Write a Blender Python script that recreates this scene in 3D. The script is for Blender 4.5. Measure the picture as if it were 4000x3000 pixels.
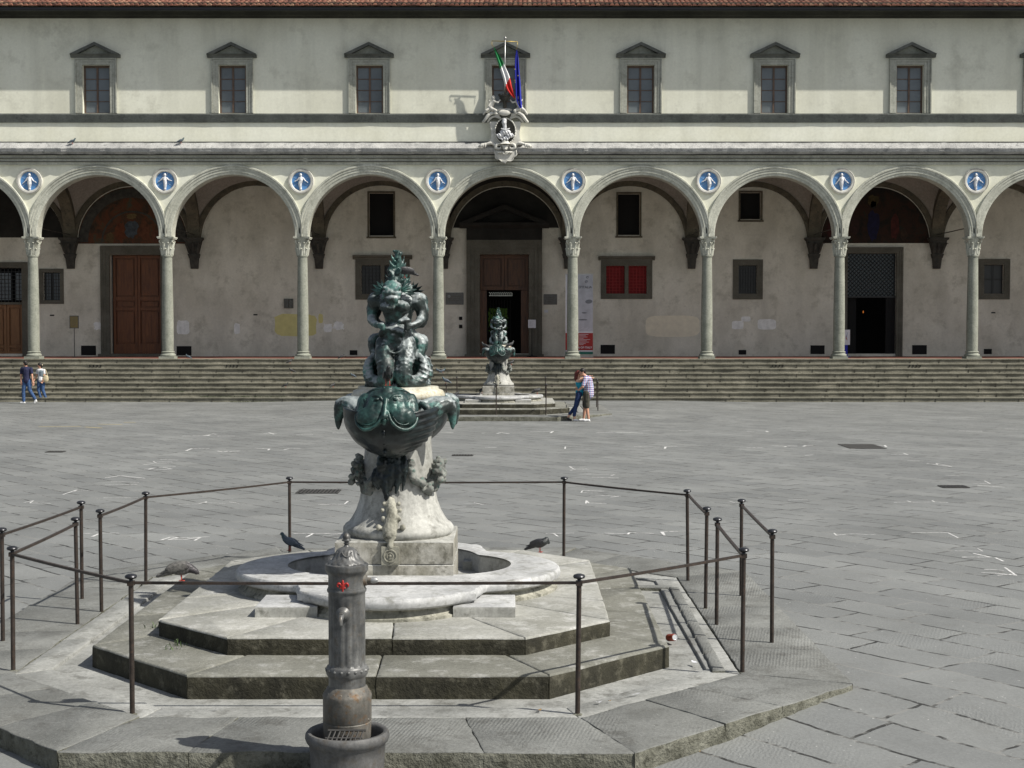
import bpy, bmesh, math, random
from mathutils import Vector, Matrix, noise
R = math.radians
PI = math.pi
for o in list(bpy.data.objects): bpy.data.objects.remove(o)
SC = bpy.context.scene
COL = SC.collection

# ---------------- camera ----------------
FP = 5700.0                      # focal length in photo pixels (photo is 4000 wide)
PITCH = math.atan(214.0/FP)
cam_d = bpy.data.cameras.new('camera'); cam = bpy.data.objects.new('camera', cam_d); COL.objects.link(cam)
cam_d.sensor_width = 36.0; cam_d.lens = FP/4000.0*36.0
cam_d.clip_start = 0.1; cam_d.clip_end = 2000
cam.location = (0, 0, 3.0); cam.rotation_euler = (R(90)-PITCH, 0, 0)
SC.camera = cam
# ---------------- light ----------------
SUNV = Vector((0.826, -0.34, 1.0)).normalized()      # towards the sun
ELEV = math.asin(SUNV.z); AZ = math.atan2(SUNV.x, SUNV.y)   # from +Y, clockwise
w = bpy.data.worlds.new('World'); SC.world = w; w.use_nodes = True
nt = w.node_tree; nt.nodes.clear()
sky = nt.nodes.new('ShaderNodeTexSky'); sky.sky_type = 'NISHITA'; sky.sun_disc = False
sky.sun_elevation = ELEV; sky.sun_rotation = AZ; sky.air_density = 1.0; sky.dust_density = 2.0; sky.ozone_density = 1.0
bg = nt.nodes.new('ShaderNodeBackground'); bg.inputs[1].default_value = 0.082
wo = nt.nodes.new('ShaderNodeOutputWorld')
hs = nt.nodes.new('ShaderNodeHueSaturation'); hs.inputs['Saturation'].default_value = .6; nt.links.new(sky.outputs[0], hs.inputs['Color']); nt.links.new(hs.outputs[0], bg.inputs[0]); nt.links.new(bg.outputs[0], wo.inputs[0])
sd = bpy.data.lights.new('sun', 'SUN'); sd.energy = 4.6; sd.angle = R(0.5); sd.color = (1.0, 0.955, 0.87)
so = bpy.data.objects.new('sun', sd); COL.objects.link(so)
so.rotation_euler = SUNV.to_track_quat('Z', 'Y').to_euler(); so.location = (30, -10, 40)
SC.view_settings.view_transform = 'Standard'; SC.view_settings.look = 'None'
SC.view_settings.exposure = 0.36; SC.view_settings.gamma = 1.0
SC.render.engine = 'CYCLES'

# ---------------- placing helpers: measured sight lines ----------------
def ray(px, py):
    u = (px-2000.0)/FP; v = (1500.0-py)/FP
    c, s = math.cos(PITCH), math.sin(PITCH)
    return Vector((u, c+v*s, -s+v*c))
def onY(px, py, Y):
    d = ray(px, py); t = Y/d.y
    return Vector((d.x*t, Y, 3.0+d.z*t))
def onZ(px, py, z=0.0):
    d = ray(px, py); t = (z-3.0)/d.z
    return Vector((d.x*t, d.y*t, z))
def zY(py, Y): return onY(2000, py, Y).z
def sstep(a, b, x):
    t = min(1, max(0, (x-a)/(b-a))); return t*t*(3-2*t)

# ---------------- materials ----------------
MATS = {}
def newmat(name):
    m = bpy.data.materials.new(name); m.use_nodes = True
    n = m.node_tree; b = n.nodes['Principled BSDF']
    MATS[name] = m
    return m, n, b
def nd(n, t, **kw):
    x = n.nodes.new(t)
    for k, v in kw.items(): setattr(x, k, v)
    return x
def rampn(n, fac, stops):
    r = n.nodes.new('ShaderNodeValToRGB'); e = r.color_ramp.elements
    e[0].position = stops[0][0]; e[0].color = (*stops[0][1], 1) if len(stops[0][1]) == 3 else stops[0][1]
    e[1].position = stops[1][0]; e[1].color = (*stops[1][1], 1) if len(stops[1][1]) == 3 else stops[1][1]
    for p, c in stops[2:]:
        q = e.new(p); q.color = (*c, 1)
    n.links.new(fac, r.inputs[0]); return r.outputs[0]
def gray(v): return (v, v, v)
def mixc(n, f, a, b, mode='MIX'):
    m = n.nodes.new('ShaderNodeMix'); m.data_type = 'RGBA'; m.blend_type = mode
    for s, v in ((0, f), (6, a), (7, b)):
        if isinstance(v, (int, float)): m.inputs[s].default_value = v
        elif isinstance(v, tuple): m.inputs[s].default_value = (*v, 1)
        else: n.links.new(v, m.inputs[s])
    return m.outputs[2]
def coords(n, world=True, scale=(1, 1, 1), rot=(0, 0, 0)):
    if world: g = nd(n, 'ShaderNodeNewGeometry').outputs['Position']
    else: g = nd(n, 'ShaderNodeTexCoord').outputs['Object']
    m = nd(n, 'ShaderNodeMapping'); m.inputs['Scale'].default_value = scale; m.inputs['Rotation'].default_value = rot
    n.links.new(g, m.inputs[0]); return m.outputs[0]
def noisen(n, vec, scale, detail=6, rough=0.6, dist=0.0):
    x = nd(n, 'ShaderNodeTexNoise'); x.inputs['Scale'].default_value = scale; x.inputs['Detail'].default_value = detail
    x.inputs['Roughness'].default_value = rough; x.inputs['Distortion'].default_value = dist
    n.links.new(vec, x.inputs['Vector']); return x.outputs['Fac']
def bumpn(n, b, h, strength=0.3, dist=0.02, prev=None):
    x = nd(n, 'ShaderNodeBump'); x.inputs['Strength'].default_value = strength; x.inputs['Distance'].default_value = dist
    n.links.new(h, x.inputs['Height'])
    if prev: n.links.new(prev, x.inputs['Normal'])
    n.links.new(x.outputs[0], b.inputs['Normal']); return x.outputs[0]
def stone(name, c1, c2, c3=None, scale=2.0, fine=30.0, rough=0.8, bump=0.3, bd=0.01, world=True, streak=0.0, spec=0.3, metal=0.0, sstreak=(6, 6, .35), lo=.35, hi=.65, speck=None, fc=.25, tool=False):
    m, n, b = newmat(name)
    v = coords(n, world)
    a = noisen(n, v, scale, 6, 0.62)
    c = rampn(n, a, [(lo, c1), (hi, c2)])
    if c3:
        f2 = rampn(n, noisen(n, v, scale*3.1, 7, 0.7), [(.52, gray(0)), (.68, gray(1))])
        c = mixc(n, f2, c, c3)
    if streak:
        vs = coords(n, world, sstreak)
        f3 = rampn(n, noisen(n, vs, 1.0, 5, 0.6), [(.45, gray(0)), (.72, gray(streak))])
        c = mixc(n, f3, c, tuple(x*0.45 for x in c1))
    fn = noisen(n, v, fine, 5, 0.7)
    c = mixc(n, 1.0, c, rampn(n, fn, [(.25, gray(1-fc*1.12)), (.75, gray(1+fc*.88))]), 'MULTIPLY')
    if speck:
        f4 = rampn(n, noisen(n, v, speck[0], 3, 0.5), [(speck[1], gray(0)), (speck[1]+.03, gray(1))])
        c = mixc(n, f4, c, speck[2])
    n.links.new(c, b.inputs['Base Color'])
    b.inputs['Roughness'].default_value = rough; b.inputs['Specular IOR Level'].default_value = spec; b.inputs['Metallic'].default_value = metal
    if bump:
        h = nd(n, 'ShaderNodeMath', operation='ADD'); n.links.new(fn, h.inputs[0]); n.links.new(noisen(n, v, fine*0.25, 4, 0.6), h.inputs[1])
        pv = bumpn(n, b, h.outputs[0], bump, bd)
        if tool:
            wv = nd(n, 'ShaderNodeTexWave', wave_type='BANDS', bands_direction='X'); wv.inputs['Scale'].default_value = 11; wv.inputs['Distortion'].default_value = 2.6; wv.inputs['Detail'].default_value = 2
            n.links.new(coords(n, world, (1, 1, 0), (0, 0, R(12))), wv.inputs[0])
            tm = nd(n, 'ShaderNodeMath', operation='MULTIPLY'); n.links.new(wv.outputs['Fac'], tm.inputs[0]); n.links.new(rampn(n, noisen(n, v, .9, 3), [(.46, gray(0)), (.60, gray(1))]), tm.inputs[1])
            bumpn(n, b, tm.outputs[0], .30, .008, pv)
    return m
def plain(name, c, rough=0.6, metal=0.0, var=0.15, scale=12, emis=None, world=False):
    m, n, b = newmat(name)
    v = coords(n, world)
    f = noisen(n, v, scale, 5, 0.6)
    k = mixc(n, 1.0, c, rampn(n, f, [(.3, gray(1-var)), (.7, gray(1+var))]), 'MULTIPLY')
    n.links.new(k, b.inputs['Base Color'])
    b.inputs['Roughness'].default_value = rough; b.inputs['Metallic'].default_value = metal
    if emis: b.inputs['Emission Color'].default_value = (*emis[0], 1); b.inputs['Emission Strength'].default_value = emis[1]
    return m
stone('plaster', (.66, .655, .54), (.77, .77, .655), (.60, .595, .495), scale=.35, fine=9, bump=.12, streak=.26, sstreak=(1.3, 1.3, .10), fc=.07)
stone('plaster_band', (.74, .735, .60), (.81, .812, .695), None, scale=.5, fine=8, bump=.1, streak=.16, sstreak=(1.6, 1.6, .12), fc=.07)
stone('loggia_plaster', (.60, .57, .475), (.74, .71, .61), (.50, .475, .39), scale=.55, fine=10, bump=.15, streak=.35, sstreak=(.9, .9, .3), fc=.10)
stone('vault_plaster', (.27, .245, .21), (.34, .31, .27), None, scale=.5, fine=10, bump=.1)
stone('grey_stone', (.43, .435, .37), (.54, .545, .47), (.34, .345, .29), scale=1.1, fine=14, bump=.3, streak=.3, sstreak=(3, 3, .5))
stone('dark_stone', (.085, .09, .082), (.14, .145, .13), (.06, .065, .058), scale=1.2, fine=14, bump=.3, streak=.5, sstreak=(1.2, 1.2, .6))
stone('mid_stone', (.235, .245, .205), (.31, .32, .27), (.20, .21, .175), scale=1.2, fine=14, bump=.25, streak=.2, sstreak=(3, 3, .5))
stone('weathered_cornice', (.33, .33, .32), (.48, .48, .46), (.22, .225, .22), scale=1.6, fine=22, bump=.6, bd=.03)
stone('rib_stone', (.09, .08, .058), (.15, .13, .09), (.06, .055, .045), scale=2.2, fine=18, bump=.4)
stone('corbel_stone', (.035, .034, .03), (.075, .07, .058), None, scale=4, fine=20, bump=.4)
stone('portal_stone', (.095, .09, .07), (.14, .132, .105), None, scale=1.5, fine=20, bump=.25)
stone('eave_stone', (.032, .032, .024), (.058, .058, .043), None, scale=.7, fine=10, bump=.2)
stone('step_stone', (.15, .143, .11), (.26, .245, .19), (.10, .095, .07), scale=1.1, fine=16, bump=.5, bd=.02, streak=.5, sstreak=(.8, 3, 1.2))
stone('surround_stone', (.33, .335, .285), (.42, .425, .37), (.28, .285, .24), scale=1.2, fine=14, bump=.25, streak=.3, sstreak=(3, 3, .4))
stone('black_stone', (.012, .011, .009), (.026, .024, .02), None, scale=1.5, fine=20, bump=.25)  # near-black tone; paints the dim interior into the portal pediment
stone('weathered_relief', (.09, .095, .088), (.24, .245, .225), (.07, .14, .12), scale=7, fine=40, bump=.4, bd=.006, world=False)
stone('string_stone', (.13, .14, .125), (.20, .21, .19), (.10, .105, .095), scale=1.0, fine=14, bump=.25, streak=.4, sstreak=(1.2, 1.2, .5))
stone('step_tread', (.135, .13, .105), (.215, .205, .17), (.095, .09, .07), scale=1.1, fine=16, bump=.4, bd=.015)
stone('terracotta_floor', (.22, .085, .06), (.29, .12, .09), None, scale=2, fine=20, bump=.1)
stone('marble', (.30, .30, .275), (.47, .47, .44), (.20, .197, .175), scale=2.4, fine=26, bump=.25, bd=.006, world=False, streak=.55, sstreak=(7, 7, 1.3), rough=.6)
stone('yellow_marble', (.40, .38, .30), (.56, .545, .47), (.38, .33, .20), scale=4, fine=26, bump=.2, bd=.005, world=False, rough=.55)
stone('basin_marble', (.33, .335, .335), (.50, .505, .50), (.22, .22, .20), scale=2.2, fine=28, bump=.2, bd=.006, world=False, rough=.65)
stone('basin_side', (.24, .235, .19), (.42, .41, .35), (.06, .06, .045), scale=3.0, fine=24, bump=.3, bd=.008, world=False, streak=.8, sstreak=(6, 6, 1.5))
stone('block_marble', (.22, .21, .17), (.42, .41, .37), (.12, .115, .09), scale=3.2, fine=26, bump=.4, bd=.008, world=False, streak=.5, sstreak=(6, 6, 1.5))
stone('platform_stone', (.125, .128, .12), (.195, .20, .19), (.10, .10, .092), scale=1.3, fine=34, bump=.5, bd=.012, tool=True, speck=(60, .72, (.42, .42, .4)))
stone('gutter_stone', (.20, .203, .19), (.33, .335, .32), (.14, .14, .128), scale=1.6, fine=30, bump=.4, bd=.01, speck=(55, .72, (.5, .5, .48)))
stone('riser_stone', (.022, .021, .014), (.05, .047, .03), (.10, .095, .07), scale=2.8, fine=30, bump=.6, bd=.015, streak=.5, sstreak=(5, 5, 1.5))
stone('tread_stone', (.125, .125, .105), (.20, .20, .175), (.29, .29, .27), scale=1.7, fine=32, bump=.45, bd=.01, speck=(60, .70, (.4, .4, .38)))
stone('upper_tread_stone', (.22, .22, .195), (.34, .34, .315), (.40, .40, .38), scale=1.5, fine=32, bump=.45, bd=.01, speck=(60, .70, (.45, .45, .43)))
stone('kerb_stone', (.09, .09, .068), (.20, .20, .165), (.05, .05, .036), scale=3.5, fine=26, bump=.9, bd=.03)
stone('iron', (.030, .024, .020), (.06, .047, .04), (.075, .045, .03), scale=14, fine=60, bump=.15, bd=.002, rough=.5, metal=.35, spec=.5, world=False)
stone('knob_iron', (.035, .036, .04), (.06, .062, .068), None, scale=14, fine=60, bump=.1, bd=.002, rough=.33, metal=.6, spec=.5, world=False)
stone('cast_iron', (.06, .062, .062), (.17, .172, .168), (.11, .10, .085), scale=7, fine=50, bump=.25, bd=.003, rough=.42, metal=.15, spec=.5, world=False, streak=.6, sstreak=(18, 18, 2))
stone('rusty_iron', (.08, .077, .068), (.19, .18, .16), (.17, .105, .055), scale=6, fine=50, bump=.3, bd=.003, rough=.6, metal=.2, world=False, streak=.4, sstreak=(12, 12, 2))
stone('basin_iron', (.085, .085, .085), (.15, .15, .148), (.11, .10, .085), scale=5, fine=50, bump=.25, bd=.003, rough=.6, metal=.1, world=False, streak=.4, sstreak=(12, 12, 2))
plain('black', (.004, .004, .004), .9, var=.0)
plain('dark_opening', (.004, .004, .004), .9)
plain('vent_black', (.005, .005, .005), .9)
plain('window_wood', (.095, .06, .042), .6, var=.3, scale=6)
plain('pale_wood', (.30, .22, .14), .6, var=.3, scale=6)
plain('red_cloth', (.22, .010, .011), .8, var=.35, scale=8)
plain('lattice', (.02, .022, .022), .6)
plain('gutter_metal', (.02, .022, .028), .45, .4)
plain('gilt', (.42, .30, .08), .4, .5)
plain('steel', (.45, .45, .44), .35, .7)
plain('green_cloth', (.02, .26, .08), .8, var=.1); plain('white_cloth', (.75, .75, .75), .8, var=.06); plain('red_flag_cloth', (.62, .03, .025), .8, var=.1)
plain('blue_cloth', (.012, .02, .33), .75, var=.15); plain('yellow_star', (.7, .55, .05), .7)
plain('glaze_white', (.64, .65, .67), .3, var=.2); 
plain('plaque_metal', (.12, .12, .11), .5, .1, var=.2)
plain('paper', (.62, .63, .66), .7, var=.05); plain('print_dark', (.08, .08, .09), .7); plain('brass', (.20, .16, .06), .5, .2)
plain('banner_grey', (.40, .41, .45), .7, var=.18, scale=2.2); plain('banner_red', (.30, .02, .018), .7, var=.06); plain('banner_green', (.02, .14, .10), .7)
plain('banner_dark', (.16, .17, .19), .7, var=.1)
plain('white_paint', (.8, .8, .8), .6, var=.04)
plain('chalk', (.54, .54, .53), .9, var=.5, scale=18, world=True); plain('yellow_chalk', (.36, .31, .17), .9, var=.3, scale=20, world=True)
plain('yellow_paint', (.64, .58, .25), .8, var=.1, scale=3, world=True); plain('white_patch', (.80, .80, .77), .8, var=.18, scale=4, world=True)
plain('beige_patch', (.76, .70, .55), .8, var=.1, scale=3, world=True)
plain('stone_white', (.56, .55, .50), .7, var=.2, scale=5); plain('bust_marble', (.58, .585, .60), .6, var=.15, scale=6)
plain('glass_lamp', (.5, .15, .03), .5, emis=((1, .3, .05), .25))
plain('skin', (.50, .27, .18), .55, var=.06); plain('pale_skin', (.58, .34, .24), .55, var=.06)
plain('navy_shirt', (.012, .014, .05), .85, var=.2); plain('jeans', (.035, .08, .19), .85, var=.35, scale=20); plain('dark_jeans', (.012, .03, .10), .85, var=.3, scale=20)
plain('dark_hair', (.012, .009, .007), .6); plain('red_hair', (.09, .012, .008), .6); plain('white_shoe', (.70, .70, .70), .6, var=.05); plain('shoe_dark', (.03, .03, .035), .6)
plain('white_shirt', (.62, .62, .63), .85, var=.06); plain('grey_vest', (.14, .18, .21), .85); plain('beige_bag', (.50, .43, .28), .7, var=.1)
plain('teal_top', (.01, .30, .42), .8, var=.12); plain('shorts', (.045, .042, .03), .85, var=.2); plain('hair_clip', (.6, .5, .35), .5)
plain('leg_red', (.40, .06, .04), .6); plain('beak', (.03, .03, .03), .5)
plain('can_red', (.33, .07, .04), .35, .3, var=.5, scale=30); plain('can_metal', (.7, .7, .7), .3, .8)
plain('leaf_green', (.05, .085, .025), .6, var=.4); plain('dry_leaf', (.32, .20, .08), .7, var=.3); plain('red_paint', (.33, .018, .014), .45, var=.1)
plain('joint_dark', (.045, .042, .032), .9); plain('grate_iron', (.06, .058, .055), .6, .4, var=.3)
plain('interior_green', (.05, .09, .02), .8, var=.7, scale=12, emis=((.25, .5, .08), .02))  # faint glow put into the leaf colour; the foliage is no lamp
plain('interior_light', (.7, .7, .65), .8, emis=((.9, 1, .9), .12))  # faint glow painted into the portal fretwork, not a light source

def mat_glass(name, c, rough=.12):
    m, n, b = newmat(name); v = coords(n)
    f = noisen(n, v, .8, 3)
    n.links.new(rampn(n, f, [(.3, tuple(x*.7 for x in c)), (.7, c)]), b.inputs['Base Color'])
    b.inputs['Roughness'].default_value = rough; b.inputs['Specular IOR Level'].default_value = .6
    bumpn(n, b, noisen(n, v, 1.5, 2), .05, .02)
mat_glass('window_glass', (.13, .15, .165), .25); mat_glass('window_glass_pale', (.17, .19, .20), .3); mat_glass('window_glass_dim', (.06, .07, .08), .12); mat_glass('blue_glass', (.025, .04, .05), .2); mat_glass('dark_glass', (.01, .01, .01), .3)  # differing window pane tones stand in for sky reflections

def mat_wood(name, c1, c2):
    m, n, b = newmat(name); v = coords(n, True, (9, 9, 1.1))
    f = noisen(n, v, 1.4, 8, .7, .6)
    c = rampn(n, f, [(.3, c1), (.7, c2)])
    n.links.new(c, b.inputs['Base Color']); b.inputs['Roughness'].default_value = .55
    bumpn(n, b, f, .3, .01)
mat_wood('door_wood', (.065, .020, .005), (.19, .065, .017)); mat_wood('dark_door_wood', (.035, .015, .006), (.12, .050, .018)); mat_wood('honey_wood', (.16, .07, .025), (.26, .13, .05))

def mat_bronze():
    m, n, b = newmat('bronze'); v = coords(n, False)
    geo = nd(n, 'ShaderNodeNewGeometry')
    a = noisen(n, v, 5, 8, .68); a2 = noisen(n, v, 11, 8, .7)
    base = rampn(n, a, [(.38, (.011, .016, .015)), (.62, (.035, .052, .05))])
    verd = rampn(n, a2, [(.4, (.045, .13, .115)), (.7, (.14, .30, .27))])
    f1 = rampn(n, noisen(n, v, 3.1, 6, .7), [(.50, gray(0)), (.62, gray(.85))])
    c = mixc(n, f1, base, verd)
    # rain-washed pale patina where the casting lies open to the weather
    sep = nd(n, 'ShaderNodeSeparateXYZ'); n.links.new(geo.outputs['Normal'], sep.inputs[0])
    ad = nd(n, 'ShaderNodeMath', operation='MULTIPLY_ADD'); n.links.new(sep.outputs[2], ad.inputs[0]); ad.inputs[1].default_value = .22
    n.links.new(noisen(n, v, 4.3, 8, .7), ad.inputs[2])
    f2 = rampn(n, ad.outputs[0], [(.54, gray(0)), (.64, gray(.95))])
    c = mixc(n, f2, c, rampn(n, a2, [(.35, (.17, .20, .205)), (.65, (.34, .37, .37))]))
    f3 = rampn(n, noisen(n, v, 26, 6, .7), [(.60, gray(0)), (.68, gray(.8))])
    c = mixc(n, f3, c, (.03, .035, .032))
    n.links.new(c, b.inputs['Base Color']); b.inputs['Roughness'].default_value = .5; b.inputs['Metallic'].default_value = .2
    b.inputs['Specular IOR Level'].default_value = .6
    bumpn(n, b, noisen(n, v, 24, 6, .65), .35, .008)
mat_bronze()
def mat_verdigris():
    m, n, b = newmat('green_bronze'); v = coords(n, False)
    a = noisen(n, v, 6, 8, .68)
    c = rampn(n, a, [(.36, (.007, .013, .013)), (.52, (.018, .048, .043)), (.66, (.06, .15, .13)), (.78, (.16, .26, .24))])
    n.links.new(c, b.inputs['Base Color']); b.inputs['Roughness'].default_value = .42; b.inputs['Metallic'].default_value = .15
    bumpn(n, b, noisen(n, v, 22, 6, .65), .3, .006)
mat_verdigris()
def mat_darkbronze():
    m, n, b = newmat('dark_bronze'); v = coords(n, False)
    a = noisen(n, v, 5, 8, .7)
    c = rampn(n, a, [(.4, (.008, .011, .012)), (.60, (.024, .034, .035)), (.72, (.09, .125, .125))])
    n.links.new(c, b.inputs['Base Color']); b.inputs['Roughness'].default_value = .3; b.inputs['Metallic'].default_value = .4
    bumpn(n, b, noisen(n, v, 22, 6, .65), .3, .006)
mat_darkbronze()
def mat_pigeon(name, back, chest, bar):
    m, n, b = newmat(name); v = coords(n, False)
    sep = nd(n, 'ShaderNodeSeparateXYZ'); n.links.new(v, sep.inputs[0])
    f = noisen(n, v, 40, 4, .6)
    mr = nd(n, 'ShaderNodeMapRange'); mr.inputs[1].default_value = .03; mr.inputs[2].default_value = .09; n.links.new(sep.outputs[0], mr.inputs[0])
    c = mixc(n, mr.outputs[0], back, chest)
    c = mixc(n, rampn(n, f, [(.45, gray(0)), (.65, gray(.7))]), c, bar)
    n.links.new(c, b.inputs['Base Color']); b.inputs['Roughness'].default_value = .5
mat_pigeon('pigeon_blue', (.10, .125, .15), (.03, .07, .075), (.05, .06, .08))
mat_pigeon('pigeon_dark', (.02, .02, .022), (.015, .02, .02), (.045, .045, .05))
mat_pigeon('pigeon_mottled', (.13, .125, .115), (.05, .045, .05), (.02, .019, .018))
mat_pigeon('pigeon_pale', (.42, .42, .43), (.12, .13, .14), (.2, .2, .2))

def mat_plaid():
    m, n, b = newmat('plaid_cloth'); v = coords(n, False)
    out = None; c = (.30, .38, .55)
    cc = mixc(n, 1.0, c, c)
    for ax, sc, col in (('X', 9, (.05, .10, .35)), ('Z', 9, (.05, .10, .35)), ('X', 4.5, (.40, .06, .08)), ('Z', 4.5, (.7, .72, .75))):
        wv = nd(n, 'ShaderNodeTexWave', wave_type='BANDS', bands_direction=ax); wv.inputs['Scale'].default_value = sc
        n.links.new(v, wv.inputs[0])
        cc = mixc(n, rampn(n, wv.outputs['Fac'], [(.6, gray(0)), (.75, gray(.7))]), cc, col)
    n.links.new(cc, b.inputs['Base Color']); b.inputs['Roughness'].default_value = .85
mat_plaid()
def mat_tiles():
    m, n, b = newmat('roof_tile'); v = coords(n)
    r = nd(n, 'ShaderNodeNewGeometry').outputs['Random Per Island']
    c = rampn(n, r, [(0, (.07, .026, .016)), (.35, (.16, .058, .035)), (.7, (.22, .09, .055)), (1, (.28, .16, .10))])
    f = noisen(n, v, 7, 6, .7)
    c = mixc(n, rampn(n, f, [(.5, gray(0)), (.7, gray(.75))]), c, (.05, .035, .025))
    n.links.new(c, b.inputs['Base Color']); b.inputs['Roughness'].default_value = .85
mat_tiles()
def mat_disc():
    m, n, b = newmat('glaze_blue'); v = coords(n)
    c = rampn(n, noisen(n, v, 3, 5), [(.3, (.07, .21, .46)), (.7, (.12, .29, .56))])
    n.links.new(c, b.inputs['Base Color']); b.inputs['Roughness'].default_value = .3
mat_disc()
def mat_fresco(name, dark):
    m, n, b = newmat(name); v = coords(n, True, (1, 1, .9))
    f = noisen(n, v, 1.1, 9, .78, .5)
    k = .12 if dark else .45
    c = rampn(n, f, [(.36, (.02*k, .02*k, .022*k)), (.46, (.12*k, .07*k, .035*k)), (.54, (.26*k, .08*k, .03*k)), (.60, (.14*k, .12*k, .06*k)), (.70, (.10*k, .14*k, .18*k))])
    n.links.new(c, b.inputs['Base Color']); b.inputs['Roughness'].default_value = .9
mat_fresco('fresco', False); mat_fresco('dark_fresco', True)

def mat_ground():
    m, n, b = newmat('paving')
    v = coords(n, True, (1, 1, 1), (0, 0, R(49)))
    nz = nd(n, 'ShaderNodeTexNoise'); nz.inputs['Scale'].default_value = .9; nz.inputs['Detail'].default_value = 3; n.links.new(v, nz.inputs['Vector'])
    s = nd(n, 'ShaderNodeVectorMath', operation='MULTIPLY_ADD'); n.links.new(nz.outputs['Color'], s.inputs[0]); s.inputs[1].default_value = (.16, .13, 0); n.links.new(v, s.inputs[2])
    nz2 = nd(n, 'ShaderNodeTexNoise'); nz2.inputs['Scale'].default_value = 9; nz2.inputs['Detail'].default_value = 3; n.links.new(v, nz2.inputs['Vector'])
    s2 = nd(n, 'ShaderNodeVectorMath', operation='MULTIPLY_ADD'); n.links.new(nz2.outputs['Color'], s2.inputs[0]); s2.inputs[1].default_value = (.035, .04, 0); n.links.new(s.outputs[0], s2.inputs[2])
    def brick(mort, sm):
        br = nd(n, 'ShaderNodeTexBrick'); br.offset = .5; br.offset_frequency = 2; br.squash = .78; br.squash_frequency = 3
        for k, val in (('Scale', 1.0), ('Mortar Size', mort), ('Mortar Smooth', sm), ('Brick Width', 1.25), ('Row Height', .52), ('Bias', 0.0)): br.inputs[k].default_value = val
        br.inputs['Color1'].default_value = (.84, .84, .84, 1); br.inputs['Color2'].default_value = (1.12, 1.11, 1.09, 1); br.inputs['Mortar'].default_value = (.95, .95, .95, 1)
        n.links.new(s2.outputs[0], br.inputs['Vector']); return br
    br = brick(.017, .2)
    base = rampn(n, noisen(n, v, .45, 7, .62), [(.32, (.140, .146, .144)), (.68, (.205, .213, .210))])
    c = mixc(n, .72, base, br.outputs['Color'], 'MULTIPLY')
    c = mixc(n, 1.0, c, rampn(n, noisen(n, v, 38, 5, .75), [(.25, gray(.80)), (.75, gray(1.18))]), 'MULTIPLY')
    c = mixc(n, rampn(n, noisen(n, v, 2.3, 7, .7), [(.55, gray(0)), (.75, gray(.45))]), c, (.13, .13, .12))
    # dark gaps open only along some stretches of the joints; the others are filled pale
    vm = coords(n, True, (.55, 1.6, 1), (0, 0, R(49)))
    open_ = rampn(n, noisen(n, vm, 1.6, 6, .72), [(.46, gray(0)), (.54, gray(1))])
    jm = nd(n, 'ShaderNodeMath', operation='MULTIPLY'); n.links.new(br.outputs['Fac'], jm.inputs[0]); n.links.new(open_, jm.inputs[1])
    pale = nd(n, 'ShaderNodeMath', operation='MULTIPLY'); n.links.new(br.outputs['Fac'], pale.inputs[0]); pale.inputs[1].default_value = .30
    c = mixc(n, pale.outputs[0], c, (.27, .26, .235))
    c = mixc(n, jm.outputs[0], c, (.03, .03, .028))
    fs = rampn(n, noisen(n, v, 30, 2, .5), [(.735, gray(0)), (.76, gray(1))])
    c = mixc(n, fs, c, (.42, .42, .40))
    n.links.new(c, b.inputs['Base Color']); b.inputs['Roughness'].default_value = .72; b.inputs['Specular IOR Level'].default_value = .35
    # chisel tooling that changes direction from slab to slab
    wv = nd(n, 'ShaderNodeTexWave', wave_type='BANDS', bands_direction='X'); wv.inputs['Scale'].default_value = 9; wv.inputs['Distortion'].default_value = 7.0; wv.inputs['Detail'].default_value = 3; wv.inputs['Detail Scale'].default_value = 2.0
    n.links.new(coords(n, True, (1, 1, 1), (0, 0, R(20))), wv.inputs[0])
    wm = nd(n, 'ShaderNodeMath', operation='MULTIPLY'); n.links.new(wv.outputs['Fac'], wm.inputs[0]); n.links.new(rampn(n, noisen(n, v, .8, 2), [(.50, gray(0)), (.66, gray(.38))]), wm.inputs[1])
    h = nd(n, 'ShaderNodeMath', operation='ADD'); n.links.new(wm.outputs[0], h.inputs[0]); n.links.new(noisen(n, v, 14, 7, .75), h.inputs[1])
    p = bumpn(n, b, h.outputs[0], .45, .010)
    inv = nd(n, 'ShaderNodeMath', operation='SUBTRACT'); inv.inputs[0].default_value = 1; n.links.new(jm.outputs[0], inv.inputs[1])
    bumpn(n, b, inv.outputs[0], .6, .02, p)
mat_ground()
M = MATS

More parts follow.
